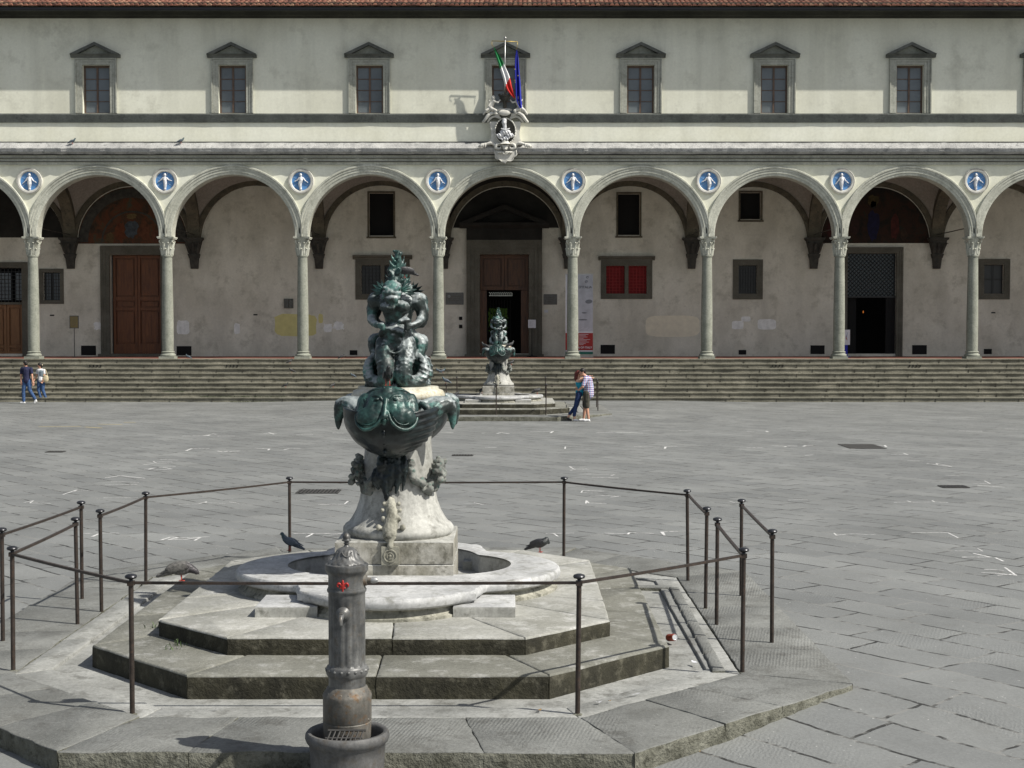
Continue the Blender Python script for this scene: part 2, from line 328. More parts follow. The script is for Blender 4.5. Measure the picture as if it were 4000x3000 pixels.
# ---------------- object helpers ----------------
def link(o, parent=None):
    COL.objects.link(o)
    if parent: o.parent = parent
    return o
def tag(o, label=None, cat=None, group=None, kind=None):
    if label: o['label'] = label
    if cat: o['category'] = cat
    if group: o['group'] = group
    if kind: o['kind'] = kind
    return o
def empty(name, loc, label=None, cat=None, group=None, rz=0.0):
    o = bpy.data.objects.new(name, None); o.empty_display_size = .2; o.location = loc; o.rotation_euler = (0, 0, rz)
    COL.objects.link(o); return tag(o, label, cat, group)
def copy_tree(o, parent=None):
    c = o.copy(); COL.objects.link(c); c.parent = parent
    for ch in list(o.children): copy_tree(ch, c)
    return c
class MB:
    def __init__(s): s.v = []; s.f = []; s.mi = []
    def add(s, vs, fs, mi=0):
        k = len(s.v); s.v += [tuple(x) for x in vs]; s.f += [tuple(i+k for i in f) for f in fs]; s.mi += [mi]*len(fs); return s
    def box(s, x0, x1, y0, y1, z0, z1, mi=0):
        v = [(x0, y0, z0), (x1, y0, z0), (x1, y1, z0), (x0, y1, z0), (x0, y0, z1), (x1, y0, z1), (x1, y1, z1), (x0, y1, z1)]
        return s.add(v, [(0, 3, 2, 1), (4, 5, 6, 7), (0, 1, 5, 4), (1, 2, 6, 5), (2, 3, 7, 6), (3, 0, 4, 7)], mi)
    def prism_y(s, pts, y0, y1, mi=0):          # pts = (x,z) outline
        n = len(pts); v = [(x, y0, z) for x, z in pts]+[(x, y1, z) for x, z in pts]
        return s.add(v, [tuple(range(n)), tuple(range(2*n-1, n-1, -1))]+[(i, i+n, (i+1) % n+n, (i+1) % n) for i in range(n)], mi)
    def prism_z(s, pts, z0, z1, mi=0):
        n = len(pts); v = [(x, y, z0) for x, y in pts]+[(x, y, z1) for x, y in pts]
        return s.add(v, [tuple(range(n-1, -1, -1)), tuple(range(n, 2*n))]+[(i, (i+1) % n, (i+1) % n+n, i+n) for i in range(n)], mi)
    def prism_x(s, pts, x0, x1, seg=1, mi=0):     # pts = (y,z)
        n = len(pts); v = []
        for j in range(seg+1):
            x = x0+(x1-x0)*j/seg; v += [(x, y, z) for y, z in pts]
        f = [tuple(range(n-1, -1, -1)), tuple(range(seg*n, seg*n+n))]
        for j in range(seg):
            f += [(j*n+i, j*n+(i+1) % n, (j+1)*n+(i+1) % n, (j+1)*n+i) for i in range(n)]
        return s.add(v, f, mi)
    def lathe(s, prof, c=(0, 0, 0), n=24, mi=0, mod=None, sx=1, sy=1):   # prof = (r,z)
        v = []; f = []
        for r, z in prof:
            for i in range(n):
                a = 2*PI*i/n; rr = r*(mod(a, z) if mod else 1)
                v.append((c[0]+rr*math.cos(a)*sx, c[1]+rr*math.sin(a)*sy, c[2]+z))
        m = len(prof)
        for j in range(m-1):
            for i in range(n):
                f.append((j*n+i, j*n+(i+1) % n, (j+1)*n+(i+1) % n, (j+1)*n+i))
        f.append(tuple(range(n-1, -1, -1))); f.append(tuple(range((m-1)*n, m*n)))
        return s.add(v, f, mi)
    def tube(s, pts, rad, n=8, mi=0, flat=1.0):
        pts = [Vector(p) for p in pts]
        if isinstance(rad, (int, float)): rad = [rad]*len(pts)
        v = []; f = []; prev = None
        for i, p in enumerate(pts):
            d = (pts[min(i+1, len(pts)-1)]-pts[max(i-1, 0)]).normalized()
            ref = Vector((0, 0, 1)) if abs(d.z) < .9 else Vector((0, 1, 0))
            if prev is not None:
                a = (prev-d*prev.dot(d))
                a = a.normalized() if a.length > 1e-4 else d.cross(ref).normalized()
            else: a = d.cross(ref).normalized()
            prev = a; b = d.cross(a)
            for k in range(n):
                t = 2*PI*k/n; v.append(p+a*math.cos(t)*rad[i]+b*math.sin(t)*rad[i]*flat)
        m = len(pts)
        for j in range(m-1):
            for k in range(n): f.append((j*n+k, j*n+(k+1) % n, (j+1)*n+(k+1) % n, (j+1)*n+k))
        f.append(tuple(range(n-1, -1, -1))); f.append(tuple(range((m-1)*n, m*n)))
        return s.add(v, f, mi)
    def ball(s, c, r, nu=12, nv=8, mi=0, rot=None):
        if isinstance(r, (int, float)): r = (r, r, r)
        v = []; f = []
        c = Vector(c)
        for j in range(nv+1):
            ph = PI*j/nv
            for i in range(nu):
                a = 2*PI*i/nu
                p = Vector((r[0]*math.sin(ph)*math.cos(a), r[1]*math.sin(ph)*math.sin(a), -r[2]*math.cos(ph)))
                if j in (0, nv): p += Vector((math.cos(a), math.sin(a), 0))*1e-4
                if rot: p = rot @ p
                v.append(c+p)
        for j in range(nv):
            for i in range(nu): f.append((j*nu+i, j*nu+(i+1) % nu, (j+1)*nu+(i+1) % nu, (j+1)*nu+i))
        f.append(tuple(range(nu-1, -1, -1))); f.append(tuple(range(nv*nu, nv*nu+nu)))
        return s.add(v, f, mi)
    def ring(s, c, R0, r, axis='y', n=32, m=8, mi=0, sx=1, sz=1, a0=0, a1=2*PI):
        pts = []
        closed = abs(a1-a0-2*PI) < 1e-6
        v = []; f = []
        N = n if closed else n+1
        for i in range(N):
            a = a0+(a1-a0)*i/n
            for k in range(m):
                t = 2*PI*k/m; rr = R0+r*math.cos(t); h = r*math.sin(t)
                if axis == 'y': v.append((c[0]+rr*math.cos(a)*sx, c[1]+h, c[2]+rr*math.sin(a)*sz))
                else: v.append((c[0]+rr*math.cos(a)*sx, c[1]+rr*math.sin(a)*sz, c[2]+h))
        for i in range(n):
            for k in range(m):
                j = (i+1) % N
                f.append((i*m+k, i*m+(k+1) % m, j*m+(k+1) % m, j*m+k))
        return s.add(v, f, mi)
    def build(s, name, mats, parent=None, smooth=False, bevel=0, origin=None, recalc=True):
        me = bpy.data.meshes.new(name)
        og = Vector(origin) if origin else Vector((0, 0, 0))
        me.from_pydata([tuple(Vector(x)-og) for x in s.v], [], s.f)
        if not isinstance(mats, (list, tuple)): mats = [mats]
        for m in mats: me.materials.append(M[m] if isinstance(m, str) else m)
        me.polygons.foreach_set('material_index', s.mi)
        bm = bmesh.new(); bm.from_mesh(me)
        if recalc: bmesh.ops.recalc_face_normals(bm, faces=bm.faces)
        if bevel:
            ed = [e for e in bm.edges if len(e.link_faces) == 2 and e.calc_face_angle(0) > .5]
            bmesh.ops.bevel(bm, geom=ed, offset=bevel, segments=2, affect='EDGES', clamp_overlap=True)
        bm.to_mesh(me); bm.free()
        if smooth:
            me.polygons.foreach_set('use_smooth', [True]*len(me.polygons))
            if smooth != True: me.set_sharp_from_angle(angle=smooth)
        me.update()
        o = bpy.data.objects.new(name, me); o.location = og
        return link(o, parent)
def cap(a, ra, b, rb): return ('c', Vector(a), ra, Vector(b), rb)
def ell(c, r, rot=None): return ('e', Vector(c), r, rot)
def chain(pts, rads): return [cap(pts[i], rads[i], pts[i+1], rads[i+1]) for i in range(len(pts)-1)]
def spline(pts, n=6):
    P = [Vector(p) for p in pts]; out = []
    for i in range(len(P)-1):
        p0 = P[max(i-1, 0)]; p1 = P[i]; p2 = P[i+1]; p3 = P[min(i+2, len(P)-1)]
        for k in range(n):
            t = k/n
            out.append(.5*((2*p1)+(p2-p0)*t+(2*p0-5*p1+4*p2-p3)*t*t+(3*p1-p0-3*p2+p3)*t**3))
    out.append(P[-1]); return out
def lerps(vals, n):
    o = []
    for i in range(len(vals)-1):
        for k in range(n): o.append(vals[i]+(vals[i+1]-vals[i])*k/n)
    return o+[vals[-1]]
def curl(pts, rads, n=4):
    return chain(spline(pts, n), lerps(rads, n))
def sculpt(name, prims, mat, parent=None, voxel=.01, smooth=3, disp=None, origin=(0, 0, 0), extra=None):
    b = MB()
    for p in prims:
        if p[0] == 'c':
            _, a, ra, c, rb = p
            b.ball(a, ra, 10, 6); b.ball(c, rb, 10, 6)
            if (c-a).length > 1e-5: b.tube([a, c], [ra, rb], 10)
        else:
            b.ball(p[1], p[2], 16, 10, rot=p[3])
    t = b.build('tmp', [], None)
    md = t.modifiers.new('r', 'REMESH'); md.mode = 'VOXEL'; md.voxel_size = voxel
    ms = t.modifiers.new('s', 'SMOOTH'); ms.factor = .5; ms.iterations = smooth
    dg = bpy.context.evaluated_depsgraph_get(); dg.update()
    me = bpy.data.meshes.new_from_object(t.evaluated_get(dg)); bpy.data.objects.remove(t)
    me.name = name; me.materials.clear()
    for m in (mat if isinstance(mat, (list, tuple)) else [mat]): me.materials.append(M[m])
    if disp:
        ns = [v.normal.copy() for v in me.vertices]
        for v, nn in zip(me.vertices, ns): v.co += nn*disp(v.co, nn)
    if extra:
        bm = bmesh.new(); bm.from_mesh(me)
        e = MB(); extra(e); k = [bm.verts.new(x) for x in e.v]
        for f in e.f:
            try: bm.faces.new([k[i] for i in f])
            except ValueError: pass
        bm.to_mesh(me); bm.free()
    me.polygons.foreach_set('use_smooth', [True]*len(me.polygons))
    og = Vector(origin)
    if og.length: me.transform(Matrix.Translation(-og))
    me.update()
    o = bpy.data.objects.new(name, me); o.location = og
    return link(o, parent)
# ================= GROUND =================
YF = 63.5; YFF = 63.22; YB = 69.0      # column line, facade face, rear wall of the portico
NEAR = (-1.12, 14.35); FAR = (-0.48, 52.1)
def gz(x, y):
    z = 0.0
    for cx, cy in (NEAR, FAR):
        yy = y-cy; a = sstep(-4.3, -2.5, yy); out = max(abs(x-cx)-3.85, abs(yy)-4.6, 0)
        z += .11*a*(1-sstep(0, 7, out))
    return z
def onG(px, py, lift=0.0):
    z = 0
    for k in range(4):
        p = onZ(px, py, z+lift); z = gz(p.x, p.y)
    return onZ(px, py, z+lift)
xs = [-200, -90, -50, -30]+[-20+.5*i for i in range(81)]+[30, 50, 90, 200]
ys = [-150, -60, -20, 0, 5, 8]+[9+.5*i for i in range(36)]+[28, 32, 36, 40, 44]+[46+.5*i for i in range(30)]+[62, 75, 120, 400]
b = MB(); v = [(x, y, gz(x, y)) for y in ys for x in xs]; nx = len(xs)
b.add(v, [(j*nx+i, j*nx+i+1, (j+1)*nx+i+1, (j+1)*nx+i) for j in range(len(ys)-1) for i in range(nx-1)])
ground = b.build('ground', 'paving', smooth=True); ground['kind'] = 'structure'

# chalk marks on the paving: strokes (photo points measured on the ground)
def stroke(b, pts, wd):
    P = [onG(x, y, .004) for x, y in pts]
    for i in range(len(P)-1):
        d = (P[i+1]-P[i]); nn = Vector((-d.y, d.x, 0))
        if nn.length < 1e-6: continue
        nn = nn.normalized()*wd*.5; e = d.normalized()*wd*.3
        b.add([P[i]-nn-e, P[i+1]-nn+e, P[i+1]+nn+e, P[i]+nn-e], [(0, 1, 2, 3)])
R4 = lambda x, y: (x*.6103, 850+y*.6103)
R5 = lambda x, y: (1300+x*.6103, 850+y*.6103)
R6 = lambda x, y: (2650+x*.6103, 850+y*.6103)
Q1 = lambda x, y: (x*.7233, 1800+y*.7233)
Q2 = lambda x, y: (1200+x*.7233, 1800+y*.7233)
Q3 = lambda x, y: (2400+x*.7233, 1800+y*.7233)
strokes = [[R4(1170, 1398), R4(1300, 1398), R4(1350, 1388), R4(1330, 1396)], [R4(1360, 1384), R4(1385, 1386)], [R4(1395, 1398), R4(1500, 1398)], [R4(1690, 1382), R4(1765, 1382)], [R4(1720, 1376), R4(1755, 1386)], [R4(1900, 1390), R4(2000, 1390)],
 [R4(1190, 1492), R4(1230, 1478), R4(1335, 1478)], [R4(1395, 1494), R4(1430, 1500), R4(1455, 1495)], [R4(1470, 1497), R4(1530, 1494)], [R4(1630, 1476), R4(1725, 1480), R4(1715, 1488)], [R4(1815, 1486), R4(1850, 1478), R4(1925, 1478)],
 [R4(920, 1582), R4(1000, 1570), R4(980, 1560), R4(1100, 1562)], [R4(1000, 1576), R4(1080, 1573)], [R4(950, 1612), R4(1000, 1600), R4(1120, 1594)], [R4(985, 1616), R4(1090, 1610)], [R4(1030, 1548), R4(1140, 1552)],
 [R5(0, 1378), R5(70, 1380)], [R5(690, 1374), R5(770, 1376)], [R5(955, 1380), R5(975, 1378)], [R5(1050, 1382), R5(1075, 1376), R5(1130, 1383)], [R5(1265, 1370), R5(1410, 1368), R5(1395, 1378)], [R5(1485, 1480), R5(1490, 1466), R5(1600, 1468)], [R5(1690, 1376), R5(1800, 1374), R5(1980, 1378)], [R5(1530, 1550), R5(1610, 1552)], [R5(1515, 1592), R5(1550, 1598), R5(1610, 1596)], [R5(1520, 1618), R5(1560, 1610), R5(1640, 1614)], [R5(980, 1470), R5(1045, 1470)], [R5(1930, 1466), R5(2090, 1468)], [R5(2125, 1478), R5(2130, 1466), R5(2200, 1464)], [R5(1990, 1364), R5(2080, 1366)],
 [R6(0, 1362), R6(75, 1364)], [R6(440, 1368), R6(480, 1370)], [R6(725, 1362), R6(820, 1364)], [R6(560, 1366), R6(575, 1372)], [R6(920, 1231), R6(1000, 1233)], [R6(1300, 1366), R6(1420, 1367)], [R6(1485, 1358), R6(1570, 1362)], [R6(1800, 1364), R6(1940, 1367)], [R6(2095, 1352), R6(2170, 1355)], [R6(600, 1460), R6(690, 1464), R6(680, 1468)], [R6(440, 1472), R6(540, 1472)], [R6(700, 1460), R6(760, 1462)], [R6(800, 1464), R6(815, 1458), R6(860, 1458)], [R6(1240, 1457), R6(1320, 1457), R6(1330, 1466)], [R6(1055, 1482), R6(1130, 1480)], [R6(1365, 1515), R6(1470, 1517), R6(1440, 1508)], [R6(1470, 1556), R6(1540, 1558)], [R6(1590, 1574), R6(1660, 1580), R6(1650, 1572), R6(1750, 1594)], [R6(810, 1522), R6(860, 1518)],
 [Q1(570, 92), Q1(650, 80), Q1(780, 94)], [Q1(570, 130), Q1(740, 128)], [Q1(600, 112), Q1(750, 116)], [Q1(340, 182), Q1(430, 152), Q1(400, 165), Q1(480, 160)], [Q1(130, 225), Q1(180, 214), Q1(160, 228), Q1(270, 230)], [Q1(560, 200), Q1(740, 200)], [Q1(965, 235), Q1(1070, 233), Q1(1115, 220), Q1(1110, 226), Q1(1230, 230)], [Q1(1240, 222), Q1(1290, 228)], [Q1(870, 428), Q1(920, 412), Q1(960, 414), Q1(910, 426), Q1(1000, 424), Q1(1080, 414), Q1(1050, 430)], [Q1(940, 418), Q1(1130, 410)], [Q1(445, 392), Q1(640, 390)], [Q1(495, 410), Q1(535, 394)], [Q1(1600, 210), Q1(1670, 212)], [Q1(1730, 234), Q1(1860, 234), Q1(1880, 218)], [Q1(1590, 392), Q1(1850, 392)], [Q1(1655, 412), Q1(1690, 393)], [Q1(1740, 408), Q1(1840, 394)], [Q1(790, 10), Q1(930, 8)], [Q1(780, 46), Q1(870, 34), Q1(930, 44)],
 [Q2(60, 236), Q2(200, 234), Q2(218, 218)], [Q2(845, 232), Q2(970, 234)], [Q2(900, 225), Q2(950, 238)], [Q2(1415, 30), Q2(1440, 44), Q2(1510, 42)], [Q2(1510, 72), Q2(1660, 74), Q2(1640, 80)], [Q2(1540, 88), Q2(1680, 92)], [Q2(1485, 162), Q2(1480, 172), Q2(1540, 174)], [Q2(1490, 160), Q2(1600, 164)], [Q2(1560, 186), Q2(1690, 190), Q2(1640, 196)], [Q2(1505, 230), Q2(1508, 214), Q2(1520, 228), Q2(1615, 231)], [Q2(1290, 392), Q2(1440, 390)], [Q2(1330, 392), Q2(1355, 408)], [Q2(1610, 390), Q2(1730, 396), Q2(1740, 388), Q2(1870, 392)], [Q2(1910, 384), Q2(1930, 402), Q2(1920, 384), Q2(2000, 380)],
 [Q3(940, 212), Q3(1040, 210)], [Q3(620, 218), Q3(650, 226), Q3(690, 224)], [Q3(1690, 14), Q3(1820, 32)], [Q3(1790, 78), Q3(1860, 82)], [Q3(1940, 122), Q3(2030, 124), Q3(2000, 108)], [Q3(1960, 132), Q3(2105, 142)], [Q3(1510, 224), Q3(1600, 222), Q3(1580, 216)], [Q3(1610, 223), Q3(1730, 222), Q3(1715, 214)], [Q3(1730, 222), Q3(1800, 226)], [Q3(1185, 390), Q3(1200, 402), Q3(1250, 396), Q3(1290, 394), Q3(1410, 400)], [Q3(1600, 388), Q3(1800, 388)], [Q3(1800, 388), Q3(1857, 416)], [Q3(1840, 486), Q3(1990, 488), Q3(1960, 472)], [Q3(1880, 520), Q3(2030, 520), Q3(1940, 500)], [Q3(2060, 524), Q3(2100, 542)], [Q3(2000, 586), Q3(2100, 592)], [Q3(1985, 604), Q3(2080, 608), Q3(2170, 618), Q3(2110, 576)], [Q3(2070, 618), Q3(2140, 612)]]
cb = MB(); rnd = random.Random(3)
for s_ in strokes:
    wd = .035 if s_[0][1] > 1950 else (.05 if s_[0][1] > 1780 else .075)
    stroke(cb, [(x+rnd.uniform(-1, 1), y) for x, y in s_], wd*rnd.uniform(.45, .95))
cm = cb.build('chalk_marks', 'chalk', recalc=False); cm['kind'] = 'structure'
cb = MB()
for s_ in ([R4(255, 1338), R4(510, 1336)], [R4(550, 1340), R4(645, 1346)], [R4(635, 1322), R4(775, 1324)], [R4(800, 1310), R4(860, 1310)]): stroke(cb, s_, .13)
cm = cb.build('yellow_marks', 'yellow_chalk', recalc=False); cm['kind'] = 'structure'

# drain grates and covers let into the paving
def grate(px0, px1, py0, py1, label, slots=0):
    a = onG((px0+px1)/2, (py0+py1)/2); x0 = onG(px0, (py0+py1)/2).x; x1 = onG(px1, (py0+py1)/2).x
    y1 = onG(px0, py0).y; y0 = onG(px0, py1).y
    b = MB(); z = a.z+.003; 
    if slots:
        b.box(x0, x1, y0, y0+.03, z, z+.012); b.box(x0, x1, y1-.03, y1, z, z+.012)
        for i in range(slots+1):
            xx = x0+(x1-x0)*i/slots; b.box(xx-.018, xx+.018, y0+.03, y1-.03, z, z+.012)
    else: b.box(x0, x1, y0, y1, z, z+.008)
    o = b.build('drain_grate', 'grate_iron', origin=(a.x, a.y, a.z)); tag(o, label, 'drain cover', 'covers and grates in the paving')
    if slots:
        c = MB(); c.box(x0+.01, x1-.01, y0+.01, y1-.01, z-.001, z+.004); q = c.build('grate_pit', 'black', origin=(a.x, a.y, a.z)); q.parent = o; q.location = (0, 0, 0)
g_ = lambda f, x0, x1, y0, y1: (f(x0, 0)[0], f(x1, 0)[0], f(0, y0)[1], f(0, y1)[1])
grate(*g_(Q1, 1612, 1830, 158, 178), 'slotted iron drain behind the left rear railing', 11)
grate(*g_(Q3, 1765, 1900, 135, 148), 'small dark slotted drain alone on the paving at the right', 7)
grate(*g_(R5, 768, 895, 1519, 1527), 'narrow drain between the two fountains, right of the big bowl', 7)
grate(*g_(R6, 1060, 1290, 1452, 1480), 'large flat grey cover on the right half of the square')
grate(*g_(R4, 303, 408, 1496, 1504), 'small grate on the left half of the square below the walking couple', 6)

# ================= BUILDING =================
bld = empty('arcaded_building', (0, YF, 1.72), 'long cream loggia building with round arches on slim columns and a tiled roof', 'building')
bld.location = (0, 0, 0)
def P(b, name, mat, parent=bld, **k): return b.build(name, mat, parent, **k)
sF = 89.8
colpx = [72, 362, 654, 947, 1237, 1527, 1813, 2101]
CX = [onY(x*1.8083, 1150, YF).x for x in colpx]
d0 = CX[1]-CX[0]
CX = [CX[0]-3*5.84, CX[0]-2*5.84, CX[0]-5.84]+CX+[CX[-1]+5.74, CX[-1]+11.5, CX[-1]+17.3]
XL, XR = CX[0]-.3, CX[-1]+.3
FL = 1.72
ZS = zY(926, YF)          # springing
RI = 2.64
ZA = zY(644, YFF)         # underside of the architrave
ZC0 = zY(605, YFF-.1); ZC1 = zY(557, YFF-.1)
ZW = zY(479, YFF)         # underside of string course
ZSI = zY(441, YFF-.15)        # sill / top of string course
ZT = zY(72, YFF)
# arcade wall with arched holes
b = MB(); NA = 36
for i in range(len(CX)-1):
    xa, xb = CX[i], CX[i+1]; cx = (xa+xb)/2; hw = (xb-xa)/2
    ri = hw-.27
    pts = [(xa, ZS)]+[(cx-ri*math.cos(PI*k/NA), ZS+ri*math.sin(PI*k/NA)) for k in range(NA+1)]+[(xb, ZS)]
    tops = [(xa, ZA)]+[(cx-ri*math.cos(PI*k/NA), ZA) for k in range(NA+1)]+[(xb, ZA)]
    n = len(pts)
    v = [(x, YFF, z) for x, z in pts]+[(x, YFF, z) for x, z in tops]+[(x, YFF+.56, z) for x, z in pts]+[(x, YFF+.56, z) for x, z in tops]
    f = []
    for k in range(n-1):
        f += [(k, k+1, n+k+1, n+k), (2*n+k+1, 2*n+k, 3*n+k, 3*n+k+1), (k+1, k, 2*n+k, 2*n+k+1)]
    b.add(v, f)
P(b, 'arcade_wall', 'plaster_band', recalc=False)
# archivolts
prof = [(0, .0), (0, -.035), (.02, -.05), (.125, -.05), (.13, -.075), (.235, -.075), (.245, -.10), (.33, -.10), (.345, -.13), (.405, -.13), (.425, -.10), (.425, 0)]
for i in range(len(CX)-1):
    xa, xb = CX[i], CX[i+1]; cx = (xa+xb)/2; hw = (xb-xa)/2; ri = hw-.28
    b = MB(); v = []; m = len(prof); NB = 72
    for k in range(NB+1):
        a = PI*k/NB
        for dr, dy in prof:
            x = cx-(ri+dr)*math.cos(a); z = ZS+(ri+dr)*math.sin(a)
            x = min(max(x, xa+.004), xb-.004); v.append((x, YFF+dy, z))
    f = [(k*m+j, k*m+j+1, (k+1)*m+j+1, (k+1)*m+j) for k in range(NB) for j in range(m-1)]
    b.add(v, f)
    # soffit lining under the arch
    v = []
    for k in range(NB+1):
        a = PI*k/NB
        for r_, yy in ((ri, YFF-.02), (ri, YFF+.6)):
            v.append((cx-r_*math.cos(a), yy, ZS+r_*math.sin(a)))
    b.add(v, [(2*k, 2*k+1, 2*k+3, 2*k+2) for k in range(NB)])
    P(b, 'arch', 'grey_stone', smooth=R(40), recalc=False)
# imposts + columns
def make_column(x):
    base = FL
    b = MB(); zt = zY(998, YF); zb = zY(1366, YF)
    H = zt-base
    pr = [(.235, base+.32), (.243, base+.38), (.248, base+.9), (.246, base+1.8), (.232, base+3.0), (.212, zt-.15), (.208, zt-.07), (.235, zt-.06), (.24, zt-.03), (.235, zt), (.2, zt)]
    b.lathe(pr, (x, YF, 0), 32)
    c = P(b, 'column', 'mid_stone', smooth=R(45))
    b = MB(); b.box(x-.33, x+.33, YF-.33, YF+.33, base+.001, base+.10)
    b.lathe([(.31, base+.10), (.335, base+.135), (.335, base+.165), (.31, base+.2), (.275, base+.215), (.262, base+.25), (.285, base+.27), (.29, base+.295), (.27, base+.318), (.235, base+.322)], (x, YF, 0), 32)
    P(b, 'column_base', 'mid_stone', c, smooth=R(45))
    b = MB(); zk = zY(926, YF)-.0; h = zk-zt-.09
    b.lathe([(.2, zt), (.205, zt+.1), (.215, zt+h*.5), (.25, zt+h*.8), (.30, zt+h)], (x, YF, 0), 24)
    for row, (z0, z1, r0, cnt, of) in enumerate(((zt, zt+h*.42, .205, 8, 0), (zt+h*.1, zt+h*.78, .215, 8, .5))):
        for k in range(cnt):
            a = 2*PI*(k+of)/cnt; ca, sa = math.cos(a), math.sin(a)
            pts = [(r0+.01, z0), (r0+.025, z0+(z1-z0)*.5), (r0+.05, z1-.03), (r0+.10, z1), (r0+.115, z1-.03)]
            b.tube([(x+r*ca, YF+r*sa, z) for r, z in pts], [.055, .06, .06, .04, .02], 6, flat=.4)
    for k in range(4):
        a = PI/4+k*PI/2; ca, sa = math.cos(a), math.sin(a)
        pts = []
        for j in range(14):
            t = j/13; an = -PI/2+t*3.6*PI/2*1.2; rr = .085*(1-.75*t)
            pts.append((x+(.335+rr*math.cos(an)-.02)*ca, YF+(.335+rr*math.cos(an)-.02)*sa, zk-.19+rr*math.sin(an)))
        b.tube([(x+.2*ca, YF+.2*sa, zt+h*.45), (x+.27*ca, YF+.27*sa, zt+h*.62)]+pts, .024, 6)
    for k in range(4):
        a = k*PI/2; b.ball((x+.27*math.cos(a), YF+.27*math.sin(a), zk-.07), (.05, .05, .05), 8, 6)
    ab = []
    for k in range(4):
        for t in (-1, -.5, 0, .5, 1):
            a = k*PI/2; dd = .30+.05*t*t; px, py = dd, t*.33
            ab.append((x+px*math.cos(a)-py*math.sin(a), YF+px*math.sin(a)+py*math.cos(a)))
    b.prism_z(ab, zk-.09, zk-.045); 
    ab2 = [(x+(p[0]-x)*1.07, YF+(p[1]-YF)*1.07) for p in ab]; b.prism_z(ab2, zk-.045, zk)
    P(b, 'capital', 'grey_stone', c, smooth=R(50))
    return c
for x in CX[1:-1]: make_column(x)
for x in (CX[0], CX[-1]):
    b = MB(); b.box(x-.5, x+.5, YFF, YF+.3, FL, ZS); P(b, 'end_pier', 'plaster')
for i, x in enumerate(CX):      # impost block where two rings meet
    b = MB(); b.prism_y([(x-.275, ZS+.001), (x+.275, ZS+.001), (x+.24, ZS+.46), (x-.24, ZS+.46)], YFF-.062, YFF+.002)
    b.prism_y([(x-.1, ZS+.14), (x+.07, ZS+.12), (x+.09, ZS+.36), (x-.11, ZS+.37)], YFF-.075, YFF-.061)
    P(b, 'impost', 'grey_stone')
# mouldings (profiles run the whole front)
def run(name, mat, pr, seg=1, jit=0.0, y=YFF, seed=1, bev=0):
    b = MB(); pts = [(y-dy, z) for dy, z in pr]; 
    b.prism_x(pts, XL, XR, seg)
    if jit:
        rr = random.Random(seed); n = len(pts)
        off = [rr.gauss(0, jit) for _ in range(seg+1)]
        b.v = [(v_[0], v_[1]+(off[k//n] if v_[1] < y-.05 else 0), v_[2]+off[(k//n)]*.6*(1 if v_[1] < y-.08 else 0)) for k, v_ in enumerate(b.v)]
    return P(b, name, mat)
h1 = (ZC0-ZA)/3
run('architrave', 'grey_stone', [(0, ZA), (.10, ZA), (.10, ZA+h1*.72), (.15, ZA+h1*.78), (.155, ZA+h1*.98), (.12, ZA+h1*1.02), (.12, ZA+h1*1.72), (.18, ZA+h1*1.78), (.185, ZA+h1*1.98), (.14, ZA+h1*2.02), (.14, ZA+h1*2.66), (.22, ZA+h1*2.75), (.23, ZC0), (0, ZC0)], 200, .004)
for kk_, y_ in ((1, .162), (2, .192), (3, .24)): run('fascia_shade_line', 'corbel_stone', [(.10, ZA+h1*(kk_-.20)), (y_, ZA+h1*(kk_-.20)), (y_, ZA+h1*(kk_+.02)), (.10, ZA+h1*(kk_+.02))])  # added dark strips paint in the shade and dirt lines between fasciae
zc = zY(595, YFF-.3)
run('cornice', 'weathered_cornice', [(0, ZC0+.001), (.22, ZC0+.02), (.25, zc-.03), (.33, zc), (.36, zc+.06), (.36, zc+.1), (.38, zc+.12), (.39, zc+.17), (.20, ZC1-.05), (.18, ZC1-.02), (0, ZC1)], 320, .010, seed=5)
run('cornice_lip', 'dark_stone', [(0, ZC1+.001), (.10, ZC1+.001), (.10, ZC1+.045), (0, ZC1+.055)])
b = MB(); b.box(XL, XR, YFF, YFF+.55, ZA+.001, ZW); P(b, 'frieze_wall', 'plaster_band')
run('string_course', 'string_stone', [(0, ZW+.001), (.05, ZW+.001), (.07, ZW+.08), (.10, ZW+.12), (.12, ZW+.2), (.15, ZSI-.14), (.17, ZSI-.08), (.17, ZSI-.03), (0, ZSI)], 160, .003, seed=9)
# upper wall with window openings
def wall_holes(x0, x1, z0, z1, holes, yf, yb, rev=None):
    X = sorted(set([x0, x1]+[h[0] for h in holes]+[h[1] for h in holes])); Z = sorted(set([z0, z1]+[h[2] for h in holes]+[h[3] for h in holes]))
    b = MB()
    for i in range(len(X)-1):
        for j in range(len(Z)-1):
            mx, mz = (X[i]+X[i+1])/2, (Z[j]+Z[j+1])/2
            if any(h[0] < mx < h[1] and h[2] < mz < h[3] for h in holes): continue
            b.add([(X[i], yf, Z[j]), (X[i+1], yf, Z[j]), (X[i+1], yf, Z[j+1]), (X[i], yf, Z[j+1])], [(0, 1, 2, 3)])
    yr = rev or yb
    for a, c, e, g in holes:
        b.add([(a, yf, e), (c, yf, e), (c, yf, g), (a, yf, g), (a, yr, e), (c, yr, e), (c, yr, g), (a, yr, g)], [(0, 4, 5, 1), (1, 5, 6, 2), (2, 6, 7, 3), (3, 7, 4, 0)])
    return b
wpx = [208, 502, 798, 1092, 1384, 1673, 1966]
WX = [onY(x*1.8083, 345, YFF).x for x in wpx]
WX = [WX[0]-11.65, WX[0]-5.83]+WX+[WX[-1]+5.75, WX[-1]+11.5]
wz0 = ZSI; wz1 = zY(254, YFF)
holes = [(x-.585, x+.585, wz0+.005, wz1) for x in WX]
b = wall_holes(XL, XR, ZSI-.02, ZT, holes, YFF, YFF+.5, YFF+.42); b.box(XL, XR, YFF+.45, YFF+.55, ZSI, ZT)
P(b, 'upper_wall', 'plaster', recalc=False)
